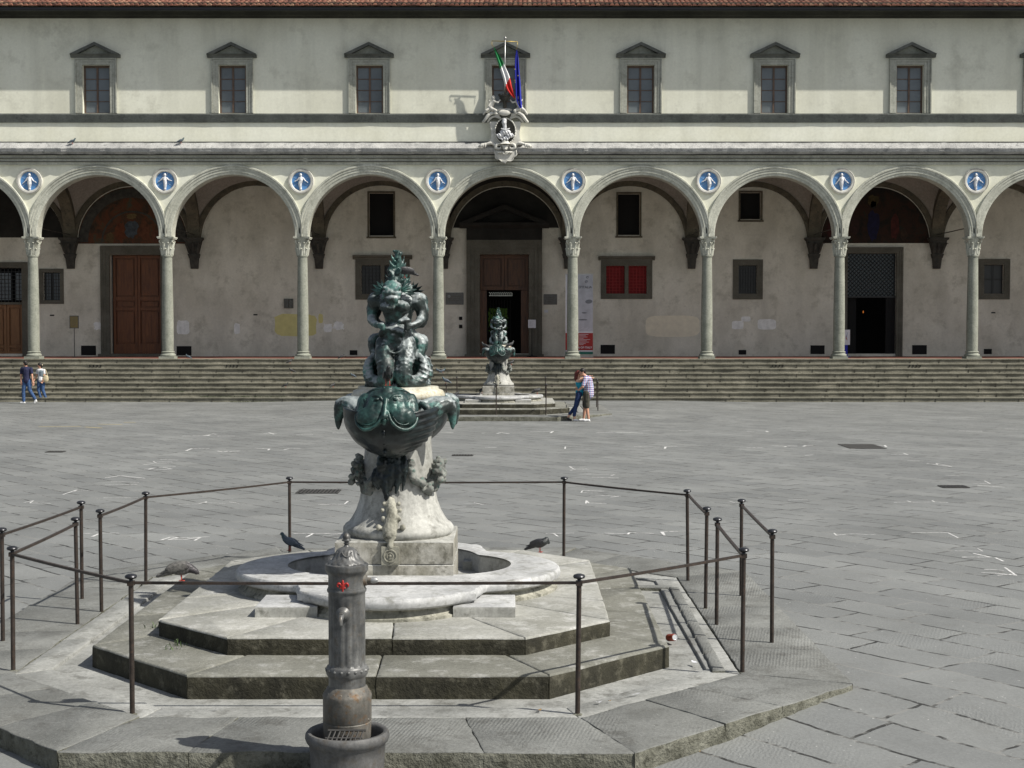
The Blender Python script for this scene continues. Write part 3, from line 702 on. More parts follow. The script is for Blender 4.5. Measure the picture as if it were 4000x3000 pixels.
def make_window(x):
    z0, z1 = wz0+.005, wz1; b = MB(); y = YFF+.2
    b.box(x-.58, x-.51, y, y+.06, z0, z1); b.box(x+.51, x+.58, y, y+.06, z0, z1); b.box(x-.51, x+.51, y, y+.06, z1-.09, z1); b.box(x-.51, x+.51, y, y+.06, z0, z0+.05)
    b.box(x-.04, x+.04, y-.01, y+.05, z0+.05, z1-.09)
    for k in (1, 2, 3):
        zz = z0+.05+(z1-z0-.14)*k/4
        for s_ in (-1, 1): b.box(min(x+s_*.04, x+s_*.51), max(x+s_*.04, x+s_*.51), y+.01, y+.045, zz-.016, zz+.016)
    wd = P(b, 'window', 'window_wood')
    b = MB()
    for s_ in (-1, 1):
        b.box(min(x+s_*.03, x+s_*.52), max(x+s_*.03, x+s_*.52), y+.028, y+.034, z0+.04, z1-.08)
    P(b, 'pane', ('window_glass', 'window_glass_pale', 'window_glass', 'window_glass_dim', 'window_glass')[int(abs(x)*1.7) % 5], wd)
    # stone surround
    b = MB(); zo = zY(227, YFF-.08); W0 = .59; W1 = .90
    for (i0, i1, yy) in ((W0, W0+.13, .05), (W0+.13, W0+.25, .07), (W0+.25, W1, .11)):
        t0, t1 = z1+(i0-W0)*.95, z1+(i1-W0)*.95
        b.box(x-i1, x-i0, YFF-yy, YFF+(.05 if i0 == W0 else -.0), ZSI+.003, t1); b.box(x+i0, x+i1, YFF-yy, YFF+(.05 if i0 == W0 else 0), ZSI+.003, t1)
        b.box(x-i0, x+i0, YFF-yy, YFF+(.05 if i0 == W0 else 0), t0, t1)
    P(b, 'window_surround', 'surround_stone', wd, bevel=.008)
    b = MB(); zp0 = z1+(W1-W0)*.95+.0; zl = zp0+.01; a0 = 1.06; zc1 = zY(210, YFF-.2); za = zY(164, YFF-.2)
    b.prism_x([(YFF, zl), (YFF-.12, zl), (YFF-.15, zl+.06), (YFF-.24, zl+.12), (YFF-.25, zc1), (YFF, zc1)], x-a0, x+a0)
    h = .13
    for s_ in (-1, 1):
        pts = [(x+s_*a0, zc1+.002), (x, za), (x, za-h), (x+s_*(a0-.30), zc1+.002)]
        b.prism_y(pts, YFF-.26, YFF+.0)
    q = P(b, 'pediment', 'dark_stone', wd)
    b = MB(); b.prism_y([(x-a0+.3, zc1+.003), (x+a0-.3, zc1+.003), (x, za-h)], YFF-.06, YFF); P(b, 'tympanum', 'mid_stone', wd)
for x in WX: make_window(x)
# eaves: stone cornice, soffit, gutter, tiles
ye = YFF-1.05
zt = ZT
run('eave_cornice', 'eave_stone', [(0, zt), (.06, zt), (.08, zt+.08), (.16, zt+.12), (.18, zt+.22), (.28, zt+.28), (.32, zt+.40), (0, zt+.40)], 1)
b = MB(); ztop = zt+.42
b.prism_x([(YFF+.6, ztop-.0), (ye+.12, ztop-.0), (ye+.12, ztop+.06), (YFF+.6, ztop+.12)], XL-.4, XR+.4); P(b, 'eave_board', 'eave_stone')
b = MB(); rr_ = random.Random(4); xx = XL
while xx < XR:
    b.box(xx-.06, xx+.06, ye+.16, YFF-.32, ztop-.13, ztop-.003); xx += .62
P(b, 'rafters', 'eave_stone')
b = MB(); gzr = zY(34, ye)
b.prism_x([(ye+.03+.09*math.cos(a), gzr+.02+.10*math.sin(a)) for a in [PI*k/10+PI for k in range(11)]]+[(ye+.13, gzr+.05), (ye-.07, gzr+.05)], XL-.4, XR+.4); P(b, 'gutter', 'gutter_metal')
b = MB(); slope = math.tan(R(21)); rr_ = random.Random(8)
y0r = ye-.02; z0r = gzr+.10
for row in range(9):
    x = XL-.4
    while x < XR+.4:
        dx = rr_.gauss(0, .008); dz = rr_.gauss(0, .006)+.014; r0, r1 = .098, .080
        ya = y0r+row*.40; yb_ = ya+.47; v = []; K = 5
        for (yy, r_, lift) in ((ya, r0, .022), (yb_, r1, 0)):
            for k in range(K+1):
                a = PI*k/K; v.append((x+dx+r_*math.cos(a), yy, z0r+(yy-y0r)*slope+r_*math.sin(a)*.8+lift+dz))
        f = [(k, k+1, K+2+k, K+1+k) for k in range(K)]+[tuple(range(K+1))]
        b.add(v, f); x += .205
P(b, 'roof_tiles', 'roof_tile', recalc=False)
b = MB(); b.add([(XL-.4, y0r, z0r+.015), (XR+.4, y0r, z0r+.015), (XR+.4, y0r+9, z0r+9*slope-.04), (XL-.4, y0r+9, z0r+9*slope-.04)], [(0, 1, 2, 3)]); P(b, 'roof', 'roof_tile', recalc=False)
b = MB()
b.box(XL-.0, XL+.3, YFF+.56, YB, FL, ZT); b.box(XR-.3, XR, YFF+.56, YB, FL, ZT); P(b, 'end_wall', 'plaster')
# roundels
def roundel(x, k):
    zc_ = zY(708, YFF)
    b = MB(); b.lathe([(.40, 0), (.40, .05), (.43, .09), (.50, .10), (.52, .06), (.535, .10), (.555, .08), (.56, 0)], (0, 0, 0), 40)
    b.v = [(x+p[0], YFF-p[2], zc_+p[1]) for p in b.v]
    # open the middle: drop the two cap faces
    b.f = [f for f in b.f if len(f) == 4]; b.mi = [0]*len(b.f)
    ro = P(b, 'roundel', 'stone_white', smooth=R(40))
    b = MB(); b.lathe([(.41, 0), (.41, .02), (.3, .008)], (0, 0, 0), 32); b.v = [(x+p[0], YFF-.002-p[2], zc_+p[1]) for p in b.v]; P(b, 'blue_disc', 'glaze_blue', ro)
    b = MB()
    for a in (.5, 1.2, 1.95, 2.65, 3.7, 5.7):
        ca, sa = math.cos(a), math.sin(a); b.box(-.003, .003, -.002, .002, .12, .40); n0 = len(b.v)-8
        b.v[n0:] = [(x+p[2]*ca-p[0]*sa, YFF-.022+p[1], zc_+p[2]*sa+p[0]*ca) for p in b.v[n0:]]
    P(b, 'ray', 'glaze_white', ro)
    rk = random.Random(k*7+3); sw = rk.uniform(-.05, .05); ta = rk.uniform(-.03, .03); wl_ = rk.uniform(.8, 1.1); ah = rk.uniform(-.05, .05)
    y = YFF-.05; c = lambda dx, dz: (x+dx, y, zc_+dz)
    pr = [ell(c(sw*.3, .265), (.062, .06, .075)), cap(c(0, .20), .03, c(0, .15), .045), ell(c(0, .10), (.095, .06, .10)), cap(c(0, .05), .088, c(sw, -.10), .09*wl_), cap(c(sw, -.10), .09*wl_, c(sw*.6, -.26), .06), cap(c(sw*.6, -.26), .048, c(sw*.3, -.34), .06)]
    for s_ in (-1, 1): pr += [cap(c(s_*.08, .14), .036, c(s_*.16, .03+ah*.5), .030), cap(c(s_*.16, .03+ah*.5), .028, c(s_*.27, -.05+ah+s_*ta), .020), ell(c(s_*.29, -.06+ah+s_*ta), (.022, .02, .018))]
    sculpt('relief_figure', pr, 'glaze_white', ro, .011, 2, disp=lambda p, n: .008*math.sin((p.z-zc_)*110+(p.x-x)*40)*(1 if p.z < zc_+.02 else 0))
for k, x in enumerate(CX[1:-1]): roundel(x, k)

# ---- inside the portico ----
bz0 = FL
b = MB(); b.box(XL, XR, 63.9, YB, 1.2, FL+.0); P(b, 'portico_floor', 'terracotta_floor'); b = MB(); b.box(XL, XR, 62.9, 63.899, 1.2, FL+.002); P(b, 'column_plinth_course', 'step_stone')
RS = 2.92
vb = []
for i in range(len(CX)-1):
    cx = (CX[i]+CX[i+1])/2; cy = (YFF+.56+YB)/2; hx = (CX[i+1]-CX[i])/2; hy = (YB-YFF-.56)/2
    RR = math.sqrt(2)*2.92; N = 14; b = MB(); v = []
    for a in range(N+1):
        for c_ in range(N+1):
            u, w_ = -1+2*a/N, -1+2*c_/N
            v.append((cx+u*hx, cy+w_*hy, ZS-.1+math.sqrt(max(0, RR*RR-(u*2.92)**2-(w_*2.92)**2))))
    b.add(v, [(a*(N+1)+c_, (a+1)*(N+1)+c_, (a+1)*(N+1)+c_+1, a*(N+1)+c_+1) for a in range(N) for c_ in range(N)])
    P(b, 'vault', 'black_stone' if i == 6 else 'vault_plaster', smooth=True, recalc=False)
    # wall arch
    b = MB(); r0, r1 = hx-.30, hx-.18; v = []
    for k in range(33):
        a = PI*k/32
        for r_, yy in ((r0, YB+.0), (r0, YB-.16), (r1+.12, YB-.16), (r1+.12, YB)): v.append((cx-r_*math.cos(a), yy, ZS+.12+r_*math.sin(a)))
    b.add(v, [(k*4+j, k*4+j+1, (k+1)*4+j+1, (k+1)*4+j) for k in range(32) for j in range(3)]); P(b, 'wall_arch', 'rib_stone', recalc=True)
for i, x in enumerate(CX):        # transverse arches and corbels
    b = MB(); v = []; y0, y1 = YFF+.5, YB; cy = (y0+y1)/2; rr0 = (y1-y0)/2-.12; 
    for k in range(33):
        a = PI*k/32; yy = cy-rr0*math.cos(a); zz = ZS+.05+rr0*math.sin(a); yo = cy-(rr0+.28)*math.cos(a); zo = ZS+.05+(rr0+.28)*math.sin(a)
        v += [(x-.27, yo, zo), (x-.27, yy, zz), (x+.27, yy, zz), (x+.27, yo, zo)]
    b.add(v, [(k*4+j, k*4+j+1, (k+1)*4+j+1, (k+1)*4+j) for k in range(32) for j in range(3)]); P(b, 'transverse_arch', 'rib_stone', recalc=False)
    b = MB(); zk = zY(940, YB)+.12; zl = zY(1050, YB)
    for (za_, zb_, w0, w1, d0_, d1_) in ((zk-.1, zk, .44, .46, .5, .52), (zk-.17, zk-.1, .36, .42, .42, .48), (zk-.75, zk-.17, .22, .37, .26, .44), (zk-.82, zk-.75, .27, .27, .3, .3), (zk-.95, zk-.82, .23, .26, .24, .28), (zl, zk-.95, .17, .21, .12, .22)):
        b.add([(x-w0, YB-d0_, za_), (x+w0, YB-d0_, za_), (x+w0, YB, za_), (x-w0, YB, za_), (x-w1, YB-d1_, zb_), (x+w1, YB-d1_, zb_), (x+w1, YB, zb_), (x-w1, YB, zb_)], [(0, 3, 2, 1), (4, 5, 6, 7), (0, 1, 5, 4), (1, 2, 6, 5), (2, 3, 7, 6), (3, 0, 4, 7)])
    for k in (-1, 0, 1):
        b.tube([(x+k*.2, YB-.3, zk-.72), (x+k*.26, YB-.42, zk-.45), (x+k*.34, YB-.5, zk-.25), (x+k*.4, YB-.54, zk-.3)], [.06, .07, .06, .03], 6, flat=.5)
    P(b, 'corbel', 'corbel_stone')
    b = MB(); b.tube([(x, YFF+.4, ZS+.45), (x, YB-.05, ZS+.45)], .022, 6); P(b, 'tie_rod', 'corbel_stone')

# rear wall: openings listed as photo boxes (x0,x1,y0,y1) on the plane Y=YB
def bx(x0, x1, y0, y1, Y=YB):
    return (onY(x0, (y0+y1)/2, Y).x, onY(x1, (y0+y1)/2, Y).x, onY((x0+x1)/2, y1, Y).z, onY((x0+x1)/2, y0, Y).z)
O = {}
O['ldoor'] = bx(-110, 87, 1046, 1378); O['win1'] = bx(168, 235, 1064, 1173); O['bigdoor'] = bx(430, 629, 995, 1376)
O['win2'] = bx(1411, 1578, 1036, 1148); O['up2'] = bx(1442, 1537, 754, 920); O['portal'] = bx(1874, 2066, 993, 1376)
O['red'] = bx(2368, 2527, 1038, 1147); O['up3'] = bx(2414, 2499, 757, 918); O['win4'] = bx(2885, 2957, 1036, 1147)
O['up4'] = bx(2892, 2972, 752, 856); O['rdoor'] = bx(3309, 3500, 989, 1372); O['win5'] = bx(3844, 3922, 1034, 1147)
for k in O:
    a = list(O[k])
    if 'door' in k or k == 'portal': a[2] = FL+.12
    O[k] = tuple(a)
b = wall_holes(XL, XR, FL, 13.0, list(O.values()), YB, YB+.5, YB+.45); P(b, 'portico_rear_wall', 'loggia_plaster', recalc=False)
b = MB(); b.box(XL, XR, YB+4.0, YB+4.1, 0, 13); P(b, 'inner_wall', 'black')
def surround(h, wside, wtop, depth, mat='portal_stone', bottom=None, lintel=None, parent=bld, name='door_surround'):
    x0, x1, z0, z1 = h; b = MB()
    for i, (f0, f1, dd) in enumerate(((0, .42, .6), (.42, .72, .8), (.72, 1, 1))):
        zb = (z0-bottom) if bottom else FL
        for s_, e in ((-1, x0), (1, x1)):
            a, c = e+s_*wside*f0, e+s_*wside*f1
            b.box(min(a, c), max(a, c), YB-depth*dd, YB+(.05 if i == 0 else 0), (z0-(bottom*f1) if bottom else FL), z1+wtop*f1)
        b.box(x0-wside*f0, x1+wside*f0, YB-depth*dd, YB+(.05 if i == 0 else 0), z1+wtop*f0, z1+wtop*f1)
        if bottom: b.box(x0-wside*f0, x1+wside*f0, YB-depth*dd, YB+(.05 if i == 0 else 0), z0-bottom*f1, z0-bottom*f0)
    if lintel:
        o_, h_ = lintel; zz = z1+wtop
        b.prism_x([(YB, zz+.002), (YB-depth-.02, zz+.002), (YB-depth-.04, zz+h_*.4), (YB-depth-.12, zz+h_*.6), (YB-depth-.14, zz+h_), (YB, zz+h_)], x0-wside-o_, x1+wside+o_)
    return b.build(name, mat, parent)
def grille(h, nx, nz, y, parent, mat='lattice', r=.012, pane='dark_glass'):
    x0, x1, z0, z1 = h; b = MB()
    for i in range(1, nx): xx = x0+(x1-x0)*i/nx; b.box(xx-r, xx+r, y, y+.02, z0, z1)
    for j in range(1, nz): zz = z0+(z1-z0)*j/nz; b.box(x0, x1, y+.021, y+.04, zz-r, zz+r)
    b.build('grille', mat, parent)
    if pane:
        b = MB(); b.box(x0, x1, y+.12, y+.13, z0, z1); b.build('pane', pane, parent)
def panel_door(h, y, mat, leaves=2, rows=((.02, .45), (.48, .55), (.58, .97)), name='door_leaf', parent=bld):
    x0, x1, z0, z1 = h; out = []
    W = (x1-x0)/leaves
    for i in range(leaves):
        a, c = x0+W*i+.008, x0+W*(i+1)-.008; b = MB()
        b.box(a, c, y+.09, y+.12, z0, z1)
        st = .12
        b.box(a, a+st, y, y+.09, z0, z1); b.box(c-st, c, y, y+.09, z0, z1)
        zz = z0
        for r0, r1 in rows:
            p0, p1 = z0+(z1-z0)*r0, z0+(z1-z0)*r1
            b.box(a+st, c-st, y, y+.09, zz, p0); zz = p1
            m_ = .06; b.box(a+st+m_, c-st-m_, y+.035, y+.09, p0+m_, p1-m_)
        b.box(a+st, c-st, y, y+.09, zz, z1)
        o = b.build(name, mat, parent, bevel=.006); out.append(o)
    return out
# left door with barred transom
h = O['ldoor']; zt_ = onY(50, 1188, YB).z
s_ = surround(h, .28, .26, .10); b = MB(); b.box(h[0], h[1], YB+.05, YB+.2, zt_-.02, zt_+.09); b.build('transom_bar', 'portal_stone', s_)
panel_door((h[0]+.01, h[1]-.01, h[2], zt_-.02), YB+.15, 'honey_wood', 3, ((.04, .12), (.16, .94)))
grille((h[0], h[1], zt_+.09, h[3]), 14, 9, YB+.1, s_, pane=None)
b = MB()
for a, c in ((bx(-20, 38, 1070, 1170)), )[0:0]: pass
for px0, px1 in ((-90, -35), (-20, 38), (56, 85)):
    q = bx(px0, px1, 1066, 1172); b.box(q[0], q[1], YB+.16, YB+.17, q[2], q[3])
b.build('pane', 'window_glass', s_)
# small barred window
def small_window(key, side, nx, nz, pane, mull=False, lint=None, mat='portal_stone', gm='lattice'):
    h = O[key]; s_ = surround(h, side, side, .05, mat, bottom=side, lintel=lint, name='rear_window')
    if mull: xm = (h[0]+h[1])/2; b = MB(); b.box(xm-.09, xm+.09, YB-.03, YB+.12, h[2], h[3]); b.build('mullion', mat, s_)
    grille(h, nx, nz, YB+.10, s_, gm, pane=pane); return s_
s_ = small_window('win1', .17, 7, 8, 'dark_glass')
b = MB()
for a in ((174, 196), (206, 230)):
    q = bx(a[0], a[1], 1068, 1170); b.box(q[0], q[1], YB+.18, YB+.185, q[2], q[3])
b.build('sash_pane', 'window_glass', s_)
small_window('win2', .27, 12, 8, 'dark_glass', True, (.12, .2)); small_window('red', .25, 12, 9, 'red_cloth', True, (.12, .2), gm='red_bar' if 'red_bar' in M else 'banner_red')
small_window('win4', .27, 7, 8, 'dark_glass'); small_window('win5', .27, 2, 2, 'dark_glass')
for k in ('up2', 'up3', 'up4'):
    h = O[k]; b = MB(); b.box(h[0]-.08, h[0], YB-.03, YB, h[2]-.05, h[3]+.08); b.box(h[1], h[1]+.08, YB-.03, YB, h[2]-.05, h[3]+.08); b.box(h[0], h[1], YB-.03, YB, h[3], h[3]+.08); b.box(h[0]-.12, h[1]+.12, YB-.10, YB+.0, h[2]-.08-.05, h[2]-.055)
    w_ = b.build('high_window', 'rib_stone', bld); b = MB(); b.box(h[0], h[1], YB+.3, YB+.31, h[2], h[3]); b.build('pane', 'dark_opening', w_)
# big brown door
h = O['bigdoor']; s_ = surround(h, .42, .42, .12)
panel_door((h[0]+.09, h[1]-.0, h[2], h[3]-.02), YB+.22, 'door_wood', 2, ((.10, .44), (.47, .54), (.58, .97)))
b = MB(); b.box(h[0]-.5, h[1]+.5, YB-.35, YB+.3, FL, FL+.12); b.build('threshold', 'portal_stone', bld)
# central portal
h = O['portal']; s_ = surround(h, .62, .66, .22, name='portal'); zz = h[3]+.66
b = MB(); b.box(h[0]-.62, h[1]+.62, YB-.2, YB, zz+.002, zz+.55)
b.prism_x([(YB, zz+.552), (YB-.26, zz+.552), (YB-.4, zz+.68), (YB-.42, zz+.8), (YB, zz+.8)], h[0]-.95, h[1]+.95)
cxp = (h[0]+h[1])/2
for sg in (-1, 1): b.prism_y([(cxp+sg*2.1, zz+.802), (cxp, zz+1.65), (cxp, zz+1.42), (cxp+sg*1.55, zz+.802)], YB-.40, YB)
b.build('portal_pediment', 'black_stone', s_)  # low interior light is put into the pediment's near-black colour
b = MB(); b.box(h[0]-.7, h[1]+.7, YB-.55, YB+.4, FL, FL+.10); b.build('threshold', 'portal_stone', bld)
q = bx(1901, 2035, 1134, 1376); zt_ = q[3]
panel_door((h[0]+.01, h[1]-.01, zt_+.02, h[3]-.02), YB+.25, 'dark_door_wood', 2, ((.10, .90),), 'upper_door_panel')
b = MB(); b.box(h[0]+.01, q[0], YB+.25, YB+.33, h[2], zt_); b.box(q[1], h[1]-.01, YB+.25, YB+.33, h[2], zt_); b.build('door_post', 'dark_door_wood', s_)
b = MB(); g0 = bx(1911, 2000, 1137, 1155)
rr_ = random.Random(2)
for i in range(22):
    xx = g0[0]+(g0[1]-g0[0])*i/21; b.box(xx-.010, xx+.010, YB+.9, YB+.91, g0[2], g0[2]+.05+.03*(i % 2)); b.ball((xx, YB+.9, g0[3]-.05-.05*(i % 2)), .020, 6, 4)
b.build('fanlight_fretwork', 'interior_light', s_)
b = MB()
for i in range(260):
    u = rr_.random(); p = onY(1908+75*rr_.random(), 1205+80*abs(rr_.gauss(0, .55)), YB+3.2); r_ = rr_.uniform(.02, .06)
    a = rr_.uniform(0, PI); b.add([p+Vector((-r_, 0, -r_*.5)), p+Vector((r_*math.cos(a), .02, -r_)), p+Vector((r_, 0, r_*.6)), p+Vector((-r_*.4, -.02, r_))], [(0, 1, 2, 3)])
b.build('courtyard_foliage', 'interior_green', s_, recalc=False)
b = MB()
for i in range(9):
    p0 = onY(1905+i*11, 1210, YB+2.6); b.box(p0.x-.012, p0.x+.012, YB+2.6, YB+2.62, FL, p0.z+.5)
b.build('inner_gate', 'lattice', s_)
# right door: lattice above, dark leaves below
h = O['rdoor']; s_ = surround(h, .30, .28, .12); q = bx(3309, 3500, 989, 1156)
b = MB(); x0, x1, z0, z1 = q; cell = .19
import itertools
def diag(b, x0, x1, z0, z1, c, y, r):
    k = -(z1-z0)
    while k < (x1-x0):
        for sg in (0, 1):
            # line x = x0+k+t, z=z0+t
            t0 = max(0, -k); t1 = min(z1-z0, x1-x0-k)
            if t1 > t0:
                a = (x0+k+t0, z0+t0); e = (x0+k+t1, z0+t1)
                if sg: a = (x1-(a[0]-x0), a[1]); e = (x1-(e[0]-x0), e[1])
                b.tube([(a[0], y+sg*.012, a[1]), (e[0], y+sg*.012, e[1])], r, 4)
        k += c
diag(b, x0, x1, z0, z1, cell, YB+.12, .011); b.build('lattice_grille', 'lattice', s_)
b = MB(); b.box(x0, x1, YB+.2, YB+.21, z0, z1); b.build('lattice_pane', 'blue_glass', s_)
b = MB(); b.box(x0-.0, x1, YB+.06, YB+.2, z0-.08, z0); b.build('transom_bar', 'lattice', s_)
b = MB(); b.box(h[0]+.02, h[0]+.5, YB+.3, YB+.36, h[2], z0-.08); b.build('dark_door_leaf', 'dark_opening', s_); b = MB(); b.box(h[1]-.45, h[1], YB+.12, YB+.2, h[2], z0-.08); dl = b.build('dark_door_leaf', 'dark_opening', s_)
for px, py in ((3324, 1218), (3372, 1220), (3470, 1214)):
    p = onY(px, py, YB+1.5); b = MB(); b.lathe([(.012, -.04), (.035, 0), (.02, .06), (.004, .09)], p, 10); b.build('hanging_lamp', 'glass_lamp', s_)
p = onY(3504, 1262, YB+.05); b = MB(); b.ring(p, .10, .012, 'y', 16, 6, sx=.4, sz=1.3); b.build('door_handle', 'steel', s_)
# frescoes in two lunettes
def lunette(x0, x1, ztop, mat, name, bottom, border):
    cx, hw = (x0+x1)/2, (x1-x0)/2-.34; b = MB(); a0 = math.asin(max(0, min(.9, (bottom-ZS-.12)/hw))); pts = ([(cx-hw, bottom), (cx+hw, bottom)] if a0 == 0 else [])+[(cx+hw*math.cos(a0+(PI-2*a0)*k/24), ZS+.12+hw*math.sin(a0+(PI-2*a0)*k/24)) for k in range(25)]
    b.prism_y(pts, YB-.004, YB); o = b.build(name, mat, bld)
    if border:
        for rr_, m_ in ((hw*.90, 'corbel_stone'), (hw*.56, 'corbel_stone')):
            b = MB(); b.ring((cx, YB-.006, ZS+.1), rr_, .22 if rr_ > hw*.8 else .04, 'y', 32, 6, a0=0, a1=PI); b.v = [(p[0], YB-.012+(p[1]-YB)*.05, p[2]) for p in b.v]; b.build('painted_border', m_, o)
    return o
i0 = 3
ll_ = lunette(CX[3], CX[4], 0, 'fresco', 'fresco', zY(952, YB), True)
lr_ = lunette(CX[9], CX[10], 0, 'dark_fresco', 'fresco', zY(950, YB), False)
lunette(CX[6], CX[7], 0, 'black_stone', 'fresco', zY(890, YB), False)
lunette(CX[2], CX[3], 0, 'black_stone', 'fresco', zY(928, YB), False)
def fields(par, cx, items):
    for (px, py, rx, ry, col) in items:
        c = onY(px, py, YB); nm = 'painted_figure'
        col = tuple(q*.55 for q in col)
        key = 'paint_%d_%d_%d' % tuple(int(q*1000) for q in col)
        if key not in M: plain(key, col, .9, var=.5, scale=5, world=True)
        rr = random.Random(px); b = MB()
        b.prism_y([(c.x+rx/82*math.cos(k*PI/9)*rr.uniform(.7, 1.1), c.z+ry/82*math.sin(k*PI/9)*rr.uniform(.75, 1.1)) for k in range(18)], YB-.007-.0005*(px % 7), YB-.0041); b.build(nm, key, par)
fields(ll_, 0, [(515, 895, 28, 38, (.10, .12, .14)), (470, 905, 22, 40, (.22, .06, .02)), (565, 900, 24, 36, (.20, .07, .03)), (430, 930, 20, 22, (.16, .10, .04)), (610, 925, 22, 24, (.17, .06, .03)), (515, 845, 20, 12, (.24, .16, .06))])
fields(lr_, 0, [(3412, 785, 24, 24, (.10, .07, .02)), (3412, 800, 12, 16, (.02, .015, .012)), (3412, 880, 26, 60, (.012, .012, .06)), (3495, 885, 20, 52, (.10, .018, .012)), (3340, 880, 18, 44, (.05, .02, .015)), (3240, 900, 14, 30, (.08, .015, .012)), (3530, 915, 14, 26, (.06, .03, .015))])
# wall furniture of the rear wall
def slab(name, box, mat, th=.02, y=YB, parent=bld, bev=0):
    q = bx(*box); b = MB(); b.box(q[0], q[1], y-th, y-.0015, q[2], q[3]); return b.build(name, mat, parent, bevel=bev)
for bb in ((317, 375, 1350, 1388), (690, 748, 1352, 1388), (1366, 1396, 1368, 1387), (2346, 2402, 1347, 1382), (2885, 2915, 1367, 1385), (3166, 3221, 1349, 1383), (3563, 3620, 1348, 1384), (3843, 3874, 1363, 1383)):
    slab('floor_vent', bb, 'vent_black', .012)
def blob(name, box, mat, seed, n=26, am=.12, corner=True):
    q = bx(*box); rr = random.Random(seed); cx, cz, hx, hz = (q[0]+q[1])/2, (q[2]+q[3])/2, (q[1]-q[0])/2, (q[3]-q[2])/2; pts = []
    for k in range(n):
        a = 2*PI*k/n; c, s = math.cos(a), math.sin(a); pw = .45
        pts.append((cx+hx*math.copysign(abs(c)**pw, c)*(1+rr.uniform(-am, am*.3)), cz+hz*math.copysign(abs(s)**pw, s)*(1+rr.uniform(-am, am*.3))))
    b = MB(); b.prism_y(pts, YB-.003, YB-.001); return b.build(name, mat, bld)
blob('yellow_paint_patch', (1068, 1240, 1225, 1315), 'yellow_paint', 1, am=.08); blob('yellow_paint_patch', (1243, 1262, 1226, 1262), 'yellow_paint', 2)
blob('pale_paint_patch', (690, 741, 1250, 1308), 'white_patch', 3); blob('pale_paint_patch', (914, 938, 1262, 1305), 'white_patch', 4)
blob('pale_paint_patch', (2858, 2905, 1253, 1286), 'white_patch', 5, am=.05); blob('pale_paint_patch', (2895, 2932, 1236, 1256), 'white_patch', 6, am=.05); blob('pale_paint_patch', (2958, 3032, 1246, 1288), 'white_patch', 7, am=.05)
blob('beige_paint_patch', (2520, 2735, 1232, 1316), 'beige_patch', 8, am=.02); blob('pale_paint_patch', (1262, 1300, 1262, 1300), 'white_patch', 9, am=.3)
blob('pale_paint_patch', (366, 395, 1255, 1290), 'white_patch', 10, am=.3); blob('pale_paint_patch', (1300, 1345, 1255, 1290), 'white_patch', 12, am=.35)
slab('electric_box', (1110, 1127, 1167, 1204), 'dark_stone', .08); slab('electric_box', (1129, 1146, 1167, 1204), 'dark_stone', .08)
for bb in ((195, 212, 1229, 1234), (990, 1006, 1227, 1232), (3872, 3888, 1219, 1224)): slab('letter_slot', bb, 'vent_black', .01)
for bb in ((1741, 1811, 1143, 1190), (2124, 2176, 1149, 1190)):
    o = slab('plaque', bb, 'plaque_metal', .03, bev=.004); q = bx(*bb)
    if bb[0] < 2000:
        p = onY(1754, 1158, YB-.04); b = MB(); b.ring((p.x, YB-.034, p.z), .055, .012, 'y', 16, 6); b.ball((p.x, YB-.034, p.z), .03, 8, 6); b.build('plaque_emblem', 'steel', o)
    b = MB(); 
    for r_ in range(3):
        zz = q[3]-.18-.09*r_; b.box(q[0]+.12, q[1]-.12-.05*r_, YB-.034, YB-.0305, zz-.012, zz+.012)
    b.build('plaque_lettering', 'portal_stone', o)
slab('wall_sign', (2126, 2141, 1210, 1221), 'paper', .02)
slab('intercom', (1793, 1806, 1237, 1250), 'vent_black', .03); slab('intercom', (1793, 1806, 1268, 1282), 'vent_black', .03)
# ================= STEPS =================
st = empty('stone_steps', (0, 0, 0), 'broad flight of worn mossy stone steps along the whole front of the loggia', 'steps')
NS = 9; y0s = 62.82; tread = .345; rz = (FL+.0)/NS
for k in range(NS):
    zt_ = FL-.003-k*rz; yf = y0s-k*tread; ybk = y0s-(k-1)*tread if k else y0s+.35
    if k == 0: zt_ += .006
    b = MB(); seg = 260; rr = random.Random(50+k); pr = []
    v = []; 
    for j in range(seg+1):
        x = XL-2+(XR-XL+4)*j/seg
        e1 = .014*noise.noise(Vector((x*1.7, k*7.1, 0)))+.010*noise.noise(Vector((x*6, k*3.3, 5))); e2 = .018*noise.noise(Vector((x*1.1, k*5.7, 9)))
        v += [(x, yf+.02+e2*.6, zt_-rz-.02), (x, yf+.03+e2, zt_-.05), (x, yf-.008+e1, zt_-.042), (x, yf-.008+e1, zt_-.006+e2*.3), (x, yf+.012+e1, zt_+e2*.3), (x, ybk+.06, zt_+.0)]
    b.add(v, [(j*6+i, (j+1)*6+i, (j+1)*6+i+1, j*6+i+1) for j in range(seg) for i in range(3)])
    b.f += [(j*6+i, (j+1)*6+i, (j+1)*6+i+1, j*6+i+1) for j in range(seg) for i in (3, 4)]; b.mi += [1]*(2*seg)
    b.build('step', ['step_stone', 'step_tread'], st, smooth=R(35), recalc=False)
    # open joints between the stones of this course
    x = XL+rr.uniform(0, 2); b = MB()
    while x < XR:
        b.box(x-.006, x+.006, yf-.006+.004, yf+.05, zt_-rz+.01, zt_-.03); x += rr.uniform(1.1, 2.4)
    b.build('step_joint', 'joint_dark', st)
b = MB()
k = 1; zt_ = FL-rz; yf = y0s-tread
for (x0, x1) in ((351, 393), (886, 927), (1300+1980*.6103, 1300+2045*.6103), (2650+602*.6103, 2650+668*.6103), (2650+1480*.6103, 2650+1548*.6103)):
    for i in range(4):
        px = x0+(x1-x0)*i/3; p = onY(px, 1434, yf); b.box(p.x-.022, p.x+.022, yf-.012, yf+.03, zt_-.145, zt_-.05)
b.build('drain_slots', 'black', st)  # raised black boxes; the shade inside each slot is put into their colour
